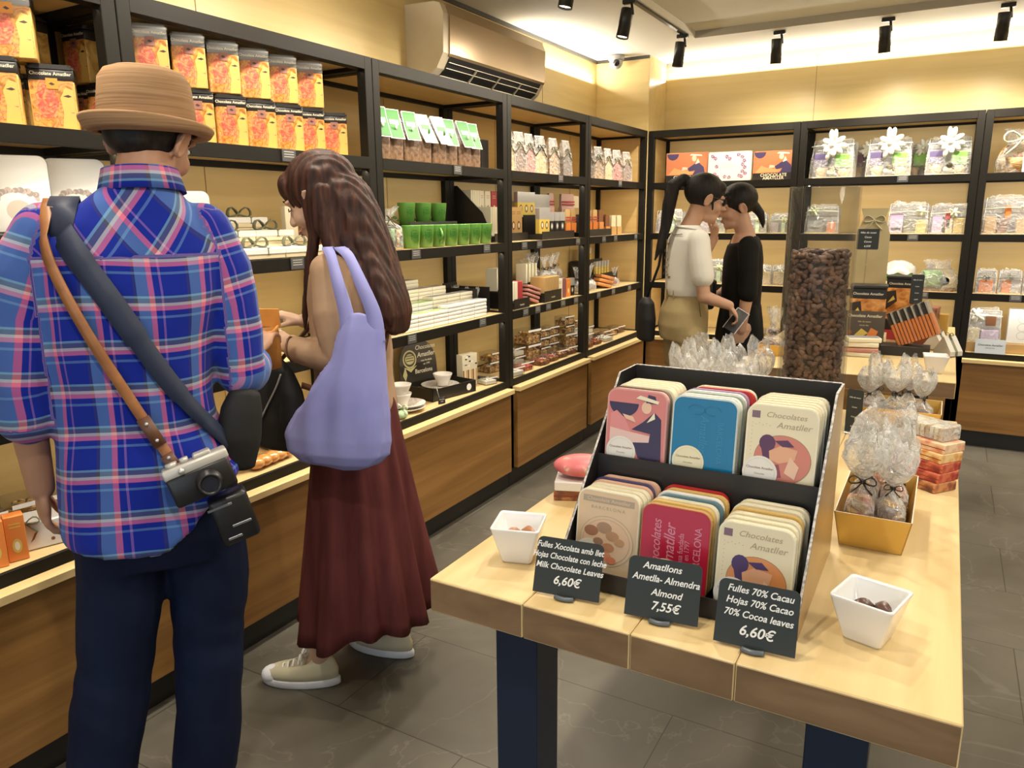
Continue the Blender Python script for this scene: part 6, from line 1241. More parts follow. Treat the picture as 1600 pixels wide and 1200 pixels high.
def face_bits(parent, M, lip=(.40, .12, .10), closed=False):
    b = MB(); L_ = C('lip_tone', *lip, rough=.45); b.tube([(-.018, .088, -.058), (0, .0935, -.0565), (.018, .088, -.058)], [.001, .0036, .001], L_, 6, M); b.tube([(-.016, .088, -.063), (0, .0925, -.0645), (.016, .088, -.063)], [.001, .004, .001], L_, 6, M); part('lips', b, parent)
    for sx in (-1, 1):
        b = MB()
        if not closed:
            b.sphere((sx*.031, .0745, .004), (.0125, .0085, .0075), C('eye_white', .75, .72, .68, .25), M, 12, 8); b.sphere((sx*.031, .0800, .003), (.0052, .0042, .0052), C('eye_dark', .02, .012, .01, .15), M, 10, 8)
        b.tube([(sx*(.031-.014), .081, .006), (sx*.031, .0865, .0095 if not closed else .002), (sx*(.031+.015), .078, .006)], .0016, C('lash_dark', .02, .015, .012), 5, M); b.tube([(sx*.016, .0875, .026), (sx*.034, .087, .032), (sx*.05, .074, .027)], [.002, .0028, .0012], C('lash_dark'), 5, M)
        part('eye', b, parent)
def hand(b, M, m, side=1, curl=.5, s=1.0, spread=.06):
    """palm along +y from the wrist, back of hand +z, thumb on side*x"""
    b.sphere((0, .042*s, 0), (.038*s, .050*s, .0135*s), m, M, 14, 10); b.sphere((side*.020*s, .028*s, -.006*s), (.017*s, .030*s, .013*s), m, M, 10, 8)
    for k, (x, ln) in enumerate(((.029, .072), (.0105, .080), (-.0085, .074), (-.0275, .058))):
        x *= side*s; p_ = Vector((x, .078*s, 0)); ang = 0; pts = [(x*.95, .045*s, 0, .0085*s), (*p_, .0085*s)]; d_ = Vector((x*spread*8, 1, 0)).normalized()
        for j, fr in enumerate((.42, .32, .26)):
            ang += curl*(.8+.25*j+.12*k)
            dd = Vector((d_.x, d_.y*math.cos(ang), -math.sin(ang))); p_ = p_+dd*ln*fr*s; pts.append((*p_, (.0080-.0009*j)*s))
        limb(b, pts, m, M, 8)
    limb(b, [(side*.022*s, .018*s, -.006*s, .012*s), (side*.044*s, .045*s, -.014*s, .0100*s), (side*.050*s, .070*s, -.024*s-.008*curl*s, .0092*s), (side*.042*s, .092*s, -.032*s-.014*curl*s, .0078*s)], m, M, 8)
def aim(p, q, up=(0, 0, 1)):
    """frame at p with +y towards q and z near up"""
    p, q = Vector(p), Vector(q); y = (q-p).normalized(); x = y.cross(Vector(up)).normalized(); z = x.cross(y)
    return Matrix(((x.x, y.x, z.x, p.x), (x.y, y.y, z.y, p.y), (x.z, y.z, z.z, p.z), (0, 0, 0, 1)))
def frame(x, y, facing):   # local +y = facing direction (degrees in the XY plane), +x = the person's right
    return Matrix.Translation((x, y, 0)) @ Matrix.Rotation(R_(facing-90), 4, 'Z')
def skinm(name, a, b_): return noise_mat(name, [(.3, a), (.7, b_)], nscale=9, rough=.5, spec=.35)
def hairm(name, a, b_, c_): return noise_mat(name, [(.35, a), (.55, b_), (.75, c_)], (60, 60, 2.2), 1.2, 4, .58, .2, spec=.3)
SKM = skinm('skin_man', (.38, .20, .125), (.46, .26, .165)); SKW = skinm('skin_woman', (.52, .33, .23), (.60, .40, .29)); SKG = skinm('skin_girl', (.50, .29, .19), (.58, .35, .24))
HBK = hairm('hair_black', (.005, .004, .004), (.011, .008, .007), (.024, .018, .015)); HBR = hairm('hair_brown', (.018, .006, .004), (.048, .016, .010), (.11, .042, .022))
def shoe(parent_name, label_parent, M, up_c, sole_c, lace_c, L_=.255, cap=None):
    b = MB(); n = 26; out = []
    for k in range(n):
        t_ = 2*PI*k/n; y = math.cos(t_)*L_/2; x = math.sin(t_)*.044*(1+.10*math.cos(t_-.3)) + .006*math.cos(t_)**2; out.append((x, y+L_*.18))
    b.prism(out, 0, .024, sole_c, M, 'XY', True); so = part('sole', b, label_parent) if parent_name == 'sole' else None
    return out
def shoe_parts(parent, M, up_c, sole_c, lace_c, cap_c, L_=.25):
    n = 28
    def outline(sc_, z, yo=0): return [(math.sin(2*PI*k/n)*.043*sc_*(1+.12*math.cos(2*PI*k/n)), math.cos(2*PI*k/n)*L_/2*sc_+.055+yo, z(2*PI*k/n) if callable(z) else z) for k in range(n)]
    def stack(rs, m, closed=True):
        vs = []; fs = []
        for r in rs: vs += r
        for i in range(len(rs)-1): fs += [(i*n+k, (i+1)*n+k, (i+1)*n+(k+1) % n, i*n+(k+1) % n) for k in range(n)]
        b = MB()
        if closed: fs.append(list(range(n))); fs.append([(len(rs)-1)*n+k for k in range(n)][::-1])
        b.add(vs, fs, m, True, M); return b
    sh = _new('sneaker', None, parent)
    part('sole', stack([outline(.97, 0), outline(1.03, .004), outline(1.03, .020), outline(1.0, .026), outline(.9, .027)], sole_c), sh)
    def zt(f): return lambda a: .026+f*(.028+.030*(1-math.cos(a))/2+(.012 if math.cos(a) < -.3 else 0))
    part('canvas_upper', stack([outline(.98, .024), outline(.99, zt(.4)), outline(.88, zt(.85), -.002), outline(.62, zt(1.12), -.012), outline(.42, zt(1.15), -.022), outline(.36, .05, -.022)], up_c), sh)
    b = MB(); b.sphere((0, .145, .028), (.036, .040, .026), cap_c, M, 16, 10); part('toe_cap', b, sh)
    b = MB()
    for k in range(5): y = .055+.018*k; z_ = .088-.0085*k; b.tube([(-.024, y, z_-.010), (0, y+.004, z_), (.024, y, z_-.010)], .0034, lace_c, 6, M, flat=.6)
    bow(b, (0, .050, .094), .030, lace_c, M=M); part('lace', b, sh)

# ---------------------------------------------------------------- man in the plaid shirt
def plaid():
    m = bpy.data.materials.new('plaid_cloth'); m.use_nodes = True; nt = m.node_tree; p = nt.nodes['Principled BSDF']; L = nt.links.new
    uv = nt.nodes.new('ShaderNodeUVMap'); uv.uv_map = 'UVMap'; sp = nt.nodes.new('ShaderNodeSeparateXYZ'); L(uv.outputs[0], sp.inputs[0])
    def stripes(out, per, stops):
        d = nt.nodes.new('ShaderNodeMath'); d.operation = 'DIVIDE'; d.inputs[1].default_value = per; L(out, d.inputs[0])
        f = nt.nodes.new('ShaderNodeMath'); f.operation = 'FRACT'; L(d.outputs[0], f.inputs[0]); r = ramp(nt, stops); r.color_ramp.interpolation = 'CONSTANT'; L(f.outputs[0], r.inputs[0]); return r
    BL = (.002, .016, .27); LB_ = (.10, .21, .46); PK_ = (.68, .16, .27); GR = (.42, .42, .38); DKB = (.02, .025, .07); LV = (.26, .12, .42)
    ru = stripes(sp.outputs[0], .094, [(0, BL), (.32, (.03, .03, .09)), (.38, LB_), (.60, PK_), (.70, BL), (.82, LV), (.86, BL)])
    rv = stripes(sp.outputs[1], .088, [(0, BL), (.26, LB_), (.32, BL), (.44, PK_), (.54, (.60, .56, .50)), (.61, (.08, .09, .10)), (.72, (.18, .38, .52)), (.77, BL)])
    mx = nt.nodes.new('ShaderNodeMixRGB'); mx.inputs[0].default_value = .5; L(ru.outputs[0], mx.inputs[1]); L(rv.outputs[0], mx.inputs[2]); L(mx.outputs[0], p.inputs['Base Color'])
    p.inputs['Roughness'].default_value = .8; p.inputs['Specular IOR Level'].default_value = .2; p.inputs['Sheen Weight'].default_value = .1
    return m
PLAID = plaid()
F = frame(-1.50, 1.00, 146.3)
man = thing('person', 'man in a blue and pink plaid shirt and straw hat, back turned', 'person', (-1.50, 1.00, 0), R_(56.3))
MI = Matrix.Identity(4)
HM = TF(.066, .045, 1.612, R_(-38), R_(-16), R_(4))
b = MB(); head_shape(b, HM, SKM)
limb(b, [(.030, -.012, 1.47, .064), (.050, .015, 1.55, .057), (.060, .030, 1.60, .055)], SKM)
loft(b, [(0, 0, .80, .13, .09), (0, 0, 1.0, .12, .085), (0, 0, 1.25, .14, .095), (.01, 0, 1.40, .155, .085), (.02, -.005, 1.47, .08, .06)], SKM)
EL_R = (.200, -.005, 1.105); WR_R = (.262, .205, 1.112); EL_L = (-.226, -.02, 1.14); WR_L = (-.222, .035, .885)
limb(b, [(.16, 0, 1.42, .045), (*EL_R, .040), (*WR_R, .027)], SKM); limb(b, [(-.15, 0, 1.42, .045), (*EL_L, .040), (*WR_L, .028)], SKM)
hand(b, aim(WR_R, (.300, .275, 1.150), (-.2, -.3, 1)), SKM, -1, .42); hand(b, aim(WR_L, (-.226, .050, .80), (-1, -.3, .1)), SKM, 1, .45)
limb(b, [(-.08, 0, .82, .07), (-.115, 0, .48, .055), (-.19, -.02, .08, .04)], SKM); limb(b, [(.09, 0, .82, .07), (.10, .01, .48, .055), (.038, 0, .08, .04)], SKM)
body = mpart('body', remesh(b, .0048, 4), SKM, man)
face_bits(man, HM)
b = MB(); b.sphere((0, -.020, .016), (.079, .092, .076), HBK, HM, 22, 16); b.sphere((0, -.062, -.008), (.060, .040, .045), HBK, HM, 16, 12); b.sphere((.050, -.038, .010), (.026, .035, .038), HBK, HM); b.sphere((-.050, -.038, .010), (.026, .035, .038), HBK, HM); b.sphere((.070, .030, .020), (.006, .010, .022), HBK, HM)
mpart('hair', remesh(b, .005, 3), HBK, man)
STRAW = bpy.data.materials.new('straw_weave')
STRAW = noise_mat('straw_weave', [(.35, (.27, .155, .080)), (.5, (.33, .20, .105)), (.66, (.38, .235, .13))], (4, 4, 200), 1.0, 2, .8, .15, spec=.15)
HT = HM @ TF(0, -.006, .014, 0, R_(15), R_(-3))
b = MB(); b.lathe([(.0, .128), (.030, .130), (.055, .129), (.074, .121), (.085, .104), (.090, .06), (.0935, .014), (.0945, .0)], STRAW, 40, HT @ Matrix.Diagonal((1.0, 1.12, 1.0, 1)), cap=False)
hat = part('hat', b, man)
b = MB(); prof = [(.0935, .004), (.105, -.004), (.119, .002), (.126, .014), (.1265, .018), (.1235, .016), (.112, .001), (.0935, -.003)]
vs = []; n = 48
for k in range(n):
    a = 2*PI*k/n; lift = 1+.6*max(0, -math.sin(a)); dip = -.012*max(0, math.sin(a))
    for r_, z_ in prof: vs.append((r_*math.cos(a), r_*math.sin(a)*1.10, z_*lift+dip*(r_-.093)/.03))
b.add(vs, [(k*8+j, k*8+(j+1) % 8, ((k+1) % n)*8+(j+1) % 8, ((k+1) % n)*8+j) for k in range(n) for j in range(8)], STRAW, True, HT); part('hat_brim', b, hat)
# shirt: torso, sleeves, collar as one cloth
b = MB()
def hemz(t_): c_ = math.cos(t_); u_ = max(0, min(1, (c_-.05)/.75)); return .02*c_*c_*(c_ < 0)+.125*u_*u_*(3-2*u_)+.01*math.sin(t_)
def fold(t_, i): return 1+.018*math.sin(5*t_+i*.8)+.012*math.sin(9*t_+i*2.1)*(1 if i < 7 else 0)
loft(b, [(-.004, -.004, .765, .192, .150, 0, hemz), (-.004, -.004, .785, .194, .152, 0, hemz), (-.008, -.002, .92, .182, .138), (-.02, .0, 1.02, .160, .118), (-.022, 0, 1.10, .158, .116), (-.015, 0, 1.20, .166, .120), (-.003, 0, 1.30, .180, .120), (.004, -.004, 1.385, .186, .108), (.010, -.006, 1.44, .158, .088), (.022, -.008, 1.480, .108, .074), (.032, -.004, 1.510, .076, .068), (.036, 0, 1.520, .066, .060)], PLAID, 48, None, fold)
def sleeve(pts):
    limb(b, pts, PLAID)
sleeve([(.150, -.004, 1.425, .062), (.184, -.008, 1.34, .062), (.198, -.010, 1.20, .059), (.202, -.008, 1.105, .056), (.218, .035, 1.098, .055), (.234, .085, 1.098, .053)])
sleeve([(-.142, -.004, 1.425, .062), (-.192, -.008, 1.34, .062), (-.214, -.018, 1.20, .058), (-.222, -.022, 1.12, .057), (-.222, -.014, 1.055, .060)])
me = remesh(b, .0062, 5)
uvl = me.uv_layers.new(name='UVMap')
def seg_t(p_, a, c_):
    a, c_ = Vector(a), Vector(c_); d_ = c_-a; t_ = max(0, min(1, (p_-a).dot(d_)/d_.dot(d_))); return t_, (a+d_*t_)
UVC = []
for v in me.vertices:
    p_ = v.co; best = None
    ch = [(.150, -.004, 1.425), (.192, -.01, 1.26), EL_R, (.24, .10, 1.098)] if p_.x > 0 else [(-.142, -.004, 1.425), (-.206, -.012, 1.26), (-.222, -.022, 1.12), (-.222, -.014, 1.04)]
    acc = 0
    for a, c_ in zip(ch[:-1], ch[1:]):
        t_, q_ = seg_t(p_, a, c_); L0 = (Vector(c_)-Vector(a)).length; dd = (p_-q_).length
        if best is None or dd < best[0]: best = (dd, acc+t_*L0, p_-q_)
        acc += L0
    onarm = abs(p_.x) > .172-.03*max(0, (p_.z-1.38)/.08) and best[0] < .072 and p_.z < 1.47 and (p_.z > 1.035)
    if onarm: UVC.append((best[2].y*1.1+best[2].x*.7+.03, -best[1]))
    elif p_.z > 1.375 and p_.y < .03: UVC.append(((p_.x*.72+(p_.z-p_.y*.8)*.72), (-(p_.x)*.72+(p_.z-p_.y*.8)*.72)))
    else:
        an = math.atan2(p_.x+.01, -p_.y*1.35); UVC.append((an*.155+.02, p_.z+.004*math.sin(an*3)))
vi = [0]*len(me.loops); me.loops.foreach_get('vertex_index', vi)
uvl.data.foreach_set('uv', [c_ for i_ in vi for c_ in UVC[i_]])
relief(me, lambda q: noise.noise(q*9)*.004+noise.noise(q*23)*.0016)
mpart('plaid_shirt', me, PLAID, man)
b = MB(); n = 40; vs = []
for k in range(n+1):
    a = R_(-90-165+330*k/n); cx, cy = .040+.071*math.cos(a), .006+.066*math.sin(a); tz = 1.512+.010*math.sin(a)*-1
    vs += [(cx, cy, tz), (.040+.069*math.cos(a), .006+.064*math.sin(a), tz+.034), (.040+.074*math.cos(a), .004+.070*math.sin(a), tz+.036), (.040+.086*math.cos(a), .002+.083*math.sin(a), tz-.010)]
fs = [(k*4+j, k*4+j+1, (k+1)*4+j+1, (k+1)*4+j) for k in range(n) for j in range(3)]
b.add(vs, fs, PLAID, True); cme = b.mesh('collar'); cuv = cme.uv_layers.new(name='UVMap')
for lp in cme.loops: q_ = lp.vertex_index; cuv.data[lp.index].uv = ((q_//4)*.0105, [.002, .032, .036, .08][q_ % 4]+.0)
c_ = _new('collar', cme, man); so_ = c_.modifiers.new('t', 'SOLIDIFY'); so_.thickness = .002
# trousers
NVY = noise_mat('navy_trousers', [(.3, (.0025, .006, .024)), (.7, (.006, .012, .038))], nscale=6, rough=.75, spec=.2)
b = MB(); loft(b, [(0, 0, 1.0, .140, .100), (.0, 0, .92, .155, .108), (.004, 0, .84, .172, .120), (.004, 0, .76, .176, .124), (.004, 0, .70, .160, .112)], NVY, 32)
limb(b, [(-.082, 0, .77, .094), (-.098, .0, .62, .092), (-.122, .01, .47, .084), (-.165, -.008, .27, .078), (-.203, -.02, .115, .078)], NVY); limb(b, [(.088, 0, .77, .094), (.090, .005, .62, .090), (.080, .02, .47, .082), (.060, .01, .27, .076), (.038, .0, .120, .078)], NVY)
me = remesh(b, .008, 5)
relief(me, lambda q: noise.noise(q*7)*.007+.0014*math.sin(q.z*60+q.x*30+4*noise.noise(q*5))*max(0, 1-abs(q.z-.45)/.25))
mpart('trousers', me, NVY, man)
WSH = C('shoe_white', .72, .74, .80, .45)
shoe_parts(man, TF(-.20, -.02, .001, R_(8)), WSH, WSH, WSH, WSH, .27); shoe_parts(man, TF(.038, .0, .001, R_(-10)), WSH, WSH, WSH, WSH, .27)
def add_straps(prefix_pts, w, m, name, label, cat, thick=.004):
    pass
# straps, camera and pouch hang on the man: things of their own
def FW(p): return F @ Vector(p)
def band(b, pts, w, m, th=.0035, norm=None):
    """flat strap: points with outward normals"""
    q = [Vector(p[:3]) for p in pts]; n = [Vector(p[3:6]).normalized() for p in pts]; vs = []
    for i in range(len(q)):
        t_ = (q[min(i+1, len(q)-1)]-q[max(i-1, 0)]).normalized(); s_ = t_.cross(n[i]).normalized(); ww = w[i] if isinstance(w, list) else w
        for a, o_ in ((-1, 0), (1, 0), (1, 1), (-1, 1)): vs.append(q[i]+s_*a*ww/2+n[i]*o_*th)
    fs = [(i*4+j, i*4+(j+1) % 4, (i+1)*4+(j+1) % 4, (i+1)*4+j) for i in range(len(q)-1) for j in range(4)]; fs += [(3, 2, 1, 0), tuple((len(q)-1)*4+j for j in range(4))]
    b.add(vs, fs, m, True)
def smooth_pts(pts, n=6):
    out = []
    for i in range(len(pts)-1):
        p0, p1, p2, p3 = [Vector(pts[max(0, min(len(pts)-1, i+d))]) if len(pts[0]) == 3 else None for d in (-1, 0, 1, 2)]
        for k in range(n): t_ = k/n; out.append(.5*((2*p1)+(-p0+p2)*t_+(2*p0-5*p1+4*p2-p3)*t_*t_+(-p0+3*p1-3*p2+p3)*t_**3))
    out.append(Vector(pts[-1])); return out
def on_back(x, z, off=.006):   # a point on the back of the shirt (local), from the same loft rings
    prof = [(.785, .194, .156, -.004), (.92, .182, .141, -.008), (1.02, .16, .118, -.02), (1.10, .158, .116, -.022), (1.20, .166, .120, -.015), (1.30, .180, .120, -.003), (1.385, .186, .108, .004), (1.44, .158, .088, .01), (1.48, .108, .074, .022)]
    z = max(.785, min(1.479, z))
    for (z0, a0, d0, c0), (z1, a1, d1, c1) in zip(prof[:-1], prof[1:]):
        if z0 <= z <= z1: t_ = (z-z0)/(z1-z0); a, d_, c0 = a0+(a1-a0)*t_, d0+(d1-d0)*t_, c0+(c1-c0)*t_; break
    u = max(-.999, min(.999, (x-c0)/a)); y = -d_*(1-abs(u)**2.3)**(1/2.3)
    nx = abs(u)**1.3*(1 if u > 0 else -1)/a; ny = -(abs(y)/d_)**1.3/d_; nv = Vector((nx, ny, .15)).normalized()
    return Vector((x, y, z))+nv*off, nv
def strap_thing(name, label, cat, xs, w, m, over=True, off=.008, first=None):
    t = thing(name, label, cat, (-1.50, 1.00, 0), R_(56.3)); b = MB(); P0 = smooth_pts([(x, 0, z) for x, z in xs], 8); pts = []
    if first: pts += first
    for p_ in P0: q_, nv = on_back(p_.x, p_.z, off); pts.append((*q_, *nv))
    band(b, pts, w, m); part('strap', b, t); return t
LEA = noise_mat('tan_leather', [(.4, (.26, .10, .03)), (.6, (.36, .15, .05))], nscale=20, rough=.45); LEAD = C('dark_leather', .13, .055, .03, .45)
sh_f = [(-.128, .07, 1.440, -.1, .5, .9), (-.130, .035, 1.475, 0, .2, 1), (-.130, -.01, 1.488, 0, 0, 1), (-.132, -.055, 1.472, 0, -.5, .9)]
ct = strap_thing('camera', 'dark camera with a silver top hanging on a tan leather strap at the man’s hip', 'camera', [(-.136, 1.42), (-.128, 1.36), (-.088, 1.24), (-.035, 1.11), (.0, 1.03), (.03, .965), (.052, .915), (.062, .895)], .021, LEA, first=sh_f, off=.012)
b = MB()
for (x0, z0, x1, z1) in ((-.010, 1.052, .016, .992), (.024, .972, .040, .940)):
    p0, n0 = on_back(x0, z0, .014); p1, n1 = on_back(x1, z1, .014); band(b, [(*p0, *n0), (*p1, *n1)], .026, LEAD, .006); b.sphere(p0*.8+p1*.2+n0*.007, .004, SILV, None, 8, 6); b.sphere(p0*.2+p1*.8+n0*.007, .004, SILV, None, 8, 6)
part('buckle', b, ct)
# camera body with its silver top plate
CMM = TF(.088, -.182, .920, 0, R_(-6), R_(-16), .86); CB = C('camera_black', .010, .010, .012, .35); CS = C('camera_silver', .55, .53, .49, .35, metal=.3)
b = MB(); b.box(-.075, .072, -.028, .028, -.040, .036, CB, .008, CMM, 2); part('camera_body', b, ct)
b = MB(); b.box(-.077, .076, -.026, .026, .030, .056, CS, .006, CMM, 2); b.lathe([(.014, 0), (.014, .010), (0, .010)], CS, 18, CMM @ TF(-.050, 0, .056)); b.lathe([(.010, 0), (.010, .012), (0, .012)], CS, 18, CMM @ TF(-.020, -.004, .056)); b.box(.000, .042, -.018, .018, .054, .066, CS, .004, CMM); b.sphere((-.034, -.029, .044), .008, SILV, CMM, 10, 8); part('top_plate', b, ct, 'silver top plate with dials')
b = MB(); b.lathe([(.030, 0), (.031, .018), (.027, .020), (.027, .045), (.022, .047), (.020, .040), (0, .040)], CB, 26, CMM @ TF(.012, -.026, -.004, 0, PI/2)); b.lathe([(.0, .0405), (.019, .0405)], C('lens_glass', .01, .015, .03, .05), 20, CMM @ TF(.012, -.026, -.004, 0, PI/2), cap=False); part('camera_lens', b, ct)
pt_ = strap_thing('crossbody_bag', 'black pouch bag on a wide navy strap across the man’s back, at his right hip', 'bag', [(-.110, 1.43), (-.085, 1.375), (-.045, 1.30), (.0, 1.21), (.045, 1.12), (.09, 1.045), (.125, .995), (.150, .955)], [.052]*4+[.050]*10+[.047]*14+[.040]*12+[.034]*21, C('navy_webbing', .016, .026, .060, .6), first=[(-.100, .06, 1.44, -.1, .5, .9), (-.102, .03, 1.478, 0, .2, 1), (-.102, -.01, 1.492, 0, 0, 1), (-.106, -.055, 1.474, 0, -.5, .9)], off=.006)
b = MB(); BG = C('bag_black', .006, .006, .006, .7)
loft(b, [(0, 0, -.12, .030, .020), (0, 0, -.11, .055, .038), (0, 0, -.02, .066, .045), (0, 0, .07, .060, .038), (.004, 0, .12, .045, .028), (.006, 0, .135, .02, .015)], BG, 24, TF(.184, -.040, .975, 0, 0, R_(10), .76))
mpart('bag_body', remesh(b, .006, 3), BG, pt_)
b = MB(); b.box(-.040, .040, -.030, .022, -.060, .050, CB, .010, TF(.142, -.172, .832, 0, 0, R_(-14)), 2); part('pouch', b, pt_)
for x, z, w_ in ((-.02, .030, .05), (.01, -.02, .04), (-.012, -.045, .03)):
    b = MB(); b.box(x-w_/2, x+w_/2, -.032, -.030, z, z+.006, C('buckle_grey', .25, .27, .30, .25, metal=.6), .001, TF(.142, -.172, .832, 0, 0, R_(-14))); part('buckle', b, pt_)
# orange leather pouch held by the man
HP = FW((.300, .310, 1.115))
t = thing('open_pouch', 'orange open leather pouch held between the man and the woman', 'pouch', tuple(HP), R_(25), rx=R_(18), s=.88)
OL = noise_mat('orange_leather', [(.4, (.50, .20, .035)), (.6, (.62, .28, .06))], nscale=8, rough=.45)
b = MB(); n = 20; vs = []
for j, (z_, a_, d_) in enumerate(((-.085, .030, .012), (-.080, .045, .018), (-.02, .055, .026), (.035, .058, .034), (.05, .060, .036), (.05, .055, .031), (.02, .050, .026), (-.06, .04, .014))):
    for k in range(n): a = 2*PI*k/n; vs.append((a_*math.cos(a), d_*math.sin(a), z_+(.012*math.cos(2*a) if j in (4, 5, 3) else 0)))
b.add(vs, [(j*n+k, j*n+(k+1) % n, (j+1)*n+(k+1) % n, (j+1)*n+k) for j in range(7) for k in range(n)]+[list(range(n))[::-1]], OL, True); part('pouch_body', b, t)
b = MB(); b.add([(-.055, .03, .045), (.055, .03, .045), (.050, .05, .095), (-.05, .05, .095), (-.055, .034, .045), (.055, .034, .045), (.05, .054, .095), (-.05, .054, .095)], [(0, 1, 2, 3), (7, 6, 5, 4), (0, 3, 7, 4), (1, 5, 6, 2), (3, 2, 6, 7)], OL); part('flap', b, t)

# ---------------------------------------------------------------- brown-haired woman
wx, wy, wf = -1.525, 1.705, 196
FWm = frame(wx, wy, wf)
wom = thing('person', 'brown-haired woman in a tan sweater and long maroon skirt, lilac bag on her shoulder', 'person', (wx, wy, 0), R_(wf-90))
HW = TF(.0, .078, 1.500, R_(6), R_(-24), 0, 1.04)
b = MB(); head_shape(b, HW, SKW, True); limb(b, [(0, -.010, 1.35, .052), (0, .030, 1.43, .047), (0, .050, 1.48, .045)], SKW)
loft(b, [(0, 0, .80, .12, .09), (0, 0, 1.0, .10, .075), (0, 0, 1.18, .12, .085), (0, 0, 1.29, .13, .075), (0, 0, 1.35, .07, .05)], SKW)
SL, EL_, WL = (-.155, -.01, 1.305), (-.185, -.055, 1.070), (-.135, .130, 1.085); SR_, ER_, WR_ = (.155, 0, 1.30), (.175, .02, 1.075), (.060, .190, 1.135)
limb(b, [(*SL, .036), (*EL_, .032), (*WL, .023)], SKW); limb(b, [(*SR_, .036), (*ER_, .032), (*WR_, .023)], SKW)
hand(b, aim(WL, (-.095, .215, 1.115), (-.6, 0, 1)), SKW, 1, .40, .92); hand(b, aim(WR_, (.02, .27, 1.165), (0, -.2, 1)), SKW, -1, .45, .92)
LLf, RLf = (-.105, .045), (.095, -.03)
limb(b, [(-.08, 0, .82, .075), (-.09, .05, .45, .055), (-.110, .09, .25, .050), (-.120, .115, .085, .033), (-.120, .14, .05, .028)], SKW); limb(b, [(.08, 0, .82, .075), (.08, -.03, .45, .055), (.085, -.05, .25, .046), (.085, -.060, .085, .033), (.085, -.03, .05, .028)], SKW)
mpart('body', remesh(b, .0048, 4), SKW, wom); face_bits(wom, HW, (.52, .14, .13), True)
SWT = noise_mat('tan_knit', [(.3, (.33, .215, .135)), (.7, (.40, .27, .175))], nscale=14, rough=.85, spec=.15)
b = MB(); loft(b, [(0, 0, .865, .150, .115), (0, 0, .90, .150, .115), (0, 0, 1.0, .138, .108), (0, .0, 1.12, .140, .108), (0, .0, 1.22, .150, .108), (0, -.004, 1.295, .158, .090), (0, -.008, 1.335, .110, .070), (0, -.006, 1.368, .066, .056)], SWT, 40, None, lambda t_, i: 1+.02*math.sin(4*t_+i))
limb(b, [(-.138, -.006, 1.300, .054), (-.178, -.030, 1.19, .054), (*EL_, .047), (-.160, .04, 1.070, .043), (-.140, .105, 1.080, .038)], SWT); limb(b, [(.138, 0, 1.300, .054), (.172, .01, 1.19, .052), (*ER_, .046), (.12, .11, 1.105, .041), (.08, .165, 1.125, .036)], SWT)
me = remesh(b, .006, 5)
relief(me, lambda q: noise.noise(q*11)*.005)
mpart('sweater', me, SWT, wom)
SKT = noise_mat('maroon_skirt', [(.3, (.075, .018, .018)), (.7, (.115, .030, .028))], (14, 14, 1), 2.0, 3, .8, spec=.15)
b = MB(); n = 120; vs = []; zs = [.95, .90, .80, .68, .55, .42, .30, .215, .17]
for j, z_ in enumerate(zs):
    t_ = (.95-z_)/.78; a_ = .128+.115*t_**1.05; d_ = .108+.110*t_
    for k in range(n):
        an = 2*PI*k/n; wv = 1+(.02+.085*t_)*math.sin(13*an+1.2*math.sin(3*an))*.75+.035*t_*math.sin(5*an+1)+.02*t_*math.sin(23*an)
        dz = (.020+.050*max(0, -math.sin(an+.2))+.018*math.sin(4*an))*t_**2
        vs.append((a_*wv*math.cos(an), -.015*t_+d_*wv*math.sin(an), z_+dz))
fs = [(j*n+k, (j+1)*n+k, (j+1)*n+(k+1) % n, j*n+(k+1) % n) for j in range(len(zs)-1) for k in range(n)]
b.add(vs, fs, SKT, True); so_ = _new('skirt', b.mesh('skirt'), wom); md = so_.modifiers.new('t', 'SOLIDIFY'); md.thickness = .003; md.offset = 0
SHC = C('sneaker_cream', .58, .54, .38, .6); SHW = C('sneaker_white', .74, .76, .82, .4)
shoe_parts(wom, TF(-.125, .120, .001, R_(10)), SHC, SHW, WHT, SHW, .245); shoe_parts(wom, TF(.085, -.055, .001, R_(-8)), SHC, SHW, WHT, SHW, .245)
# long hair
b = MB(); b.sphere((0, -.018, .038), (.086, .106, .090), HBR, HW, 24, 18); b.sphere((0, .052, .060), (.066, .040, .045), HBR, HW, 16, 12)
me_rings = [(0, .050, 1.585, .050, .055), (0, .036, 1.560, .072, .080), (0, .020, 1.525, .084, .092), (0, -.002, 1.48, .089, .094), (0, -.030, 1.42, .092, .086), (-.005, -.066, 1.35, .096, .070), (-.015, -.100, 1.28, .102, .058), (-.02, -.128, 1.22, .100, .048), (-.02, -.145, 1.175, .092, .038), (-.02, -.153, 1.145, .074, .026), (-.02, -.160, 1.118, .050, .014)]
loft(b, me_rings, HBR, 36, None, lambda t_, i: 1+.03*math.sin(13*t_)+(.05*math.sin(7*t_) if i > 4 else 0))
for sx in (-1, 1): limb(b, [(sx*.050, .110, 1.575, .018), (sx*.074, .092, 1.530, .017), (sx*.082, .072, 1.47, .016), (sx*.080, .060, 1.40, .016), (sx*.088, .080, 1.30, .014), (sx*.085, .100, 1.20, .010), (sx*.08, .11, 1.13, .005)], HBR, None, 10); limb(b, [(sx*.066, .06, 1.57, .026), (sx*.080, .05, 1.50, .026), (sx*.086, .03, 1.42, .026)], HBR, None, 10)
limb(b, [(-.082, .03, 1.52, .022), (-.088, .02, 1.43, .026), (-.09, -.01, 1.34, .026)], HBR); limb(b, [(.082, .03, 1.52, .022), (.088, .02, 1.43, .026), (.09, -.01, 1.34, .026)], HBR)
me = remesh(b, .0055, 3)
relief(me, lambda q: .0022*math.sin(q.x*300+q.y*190+noise.noise(q*4)*2.5)+.004*noise.noise(Vector((q.x*30, q.y*30, q.z*4))))
mpart('hair', me, HBR, wom)
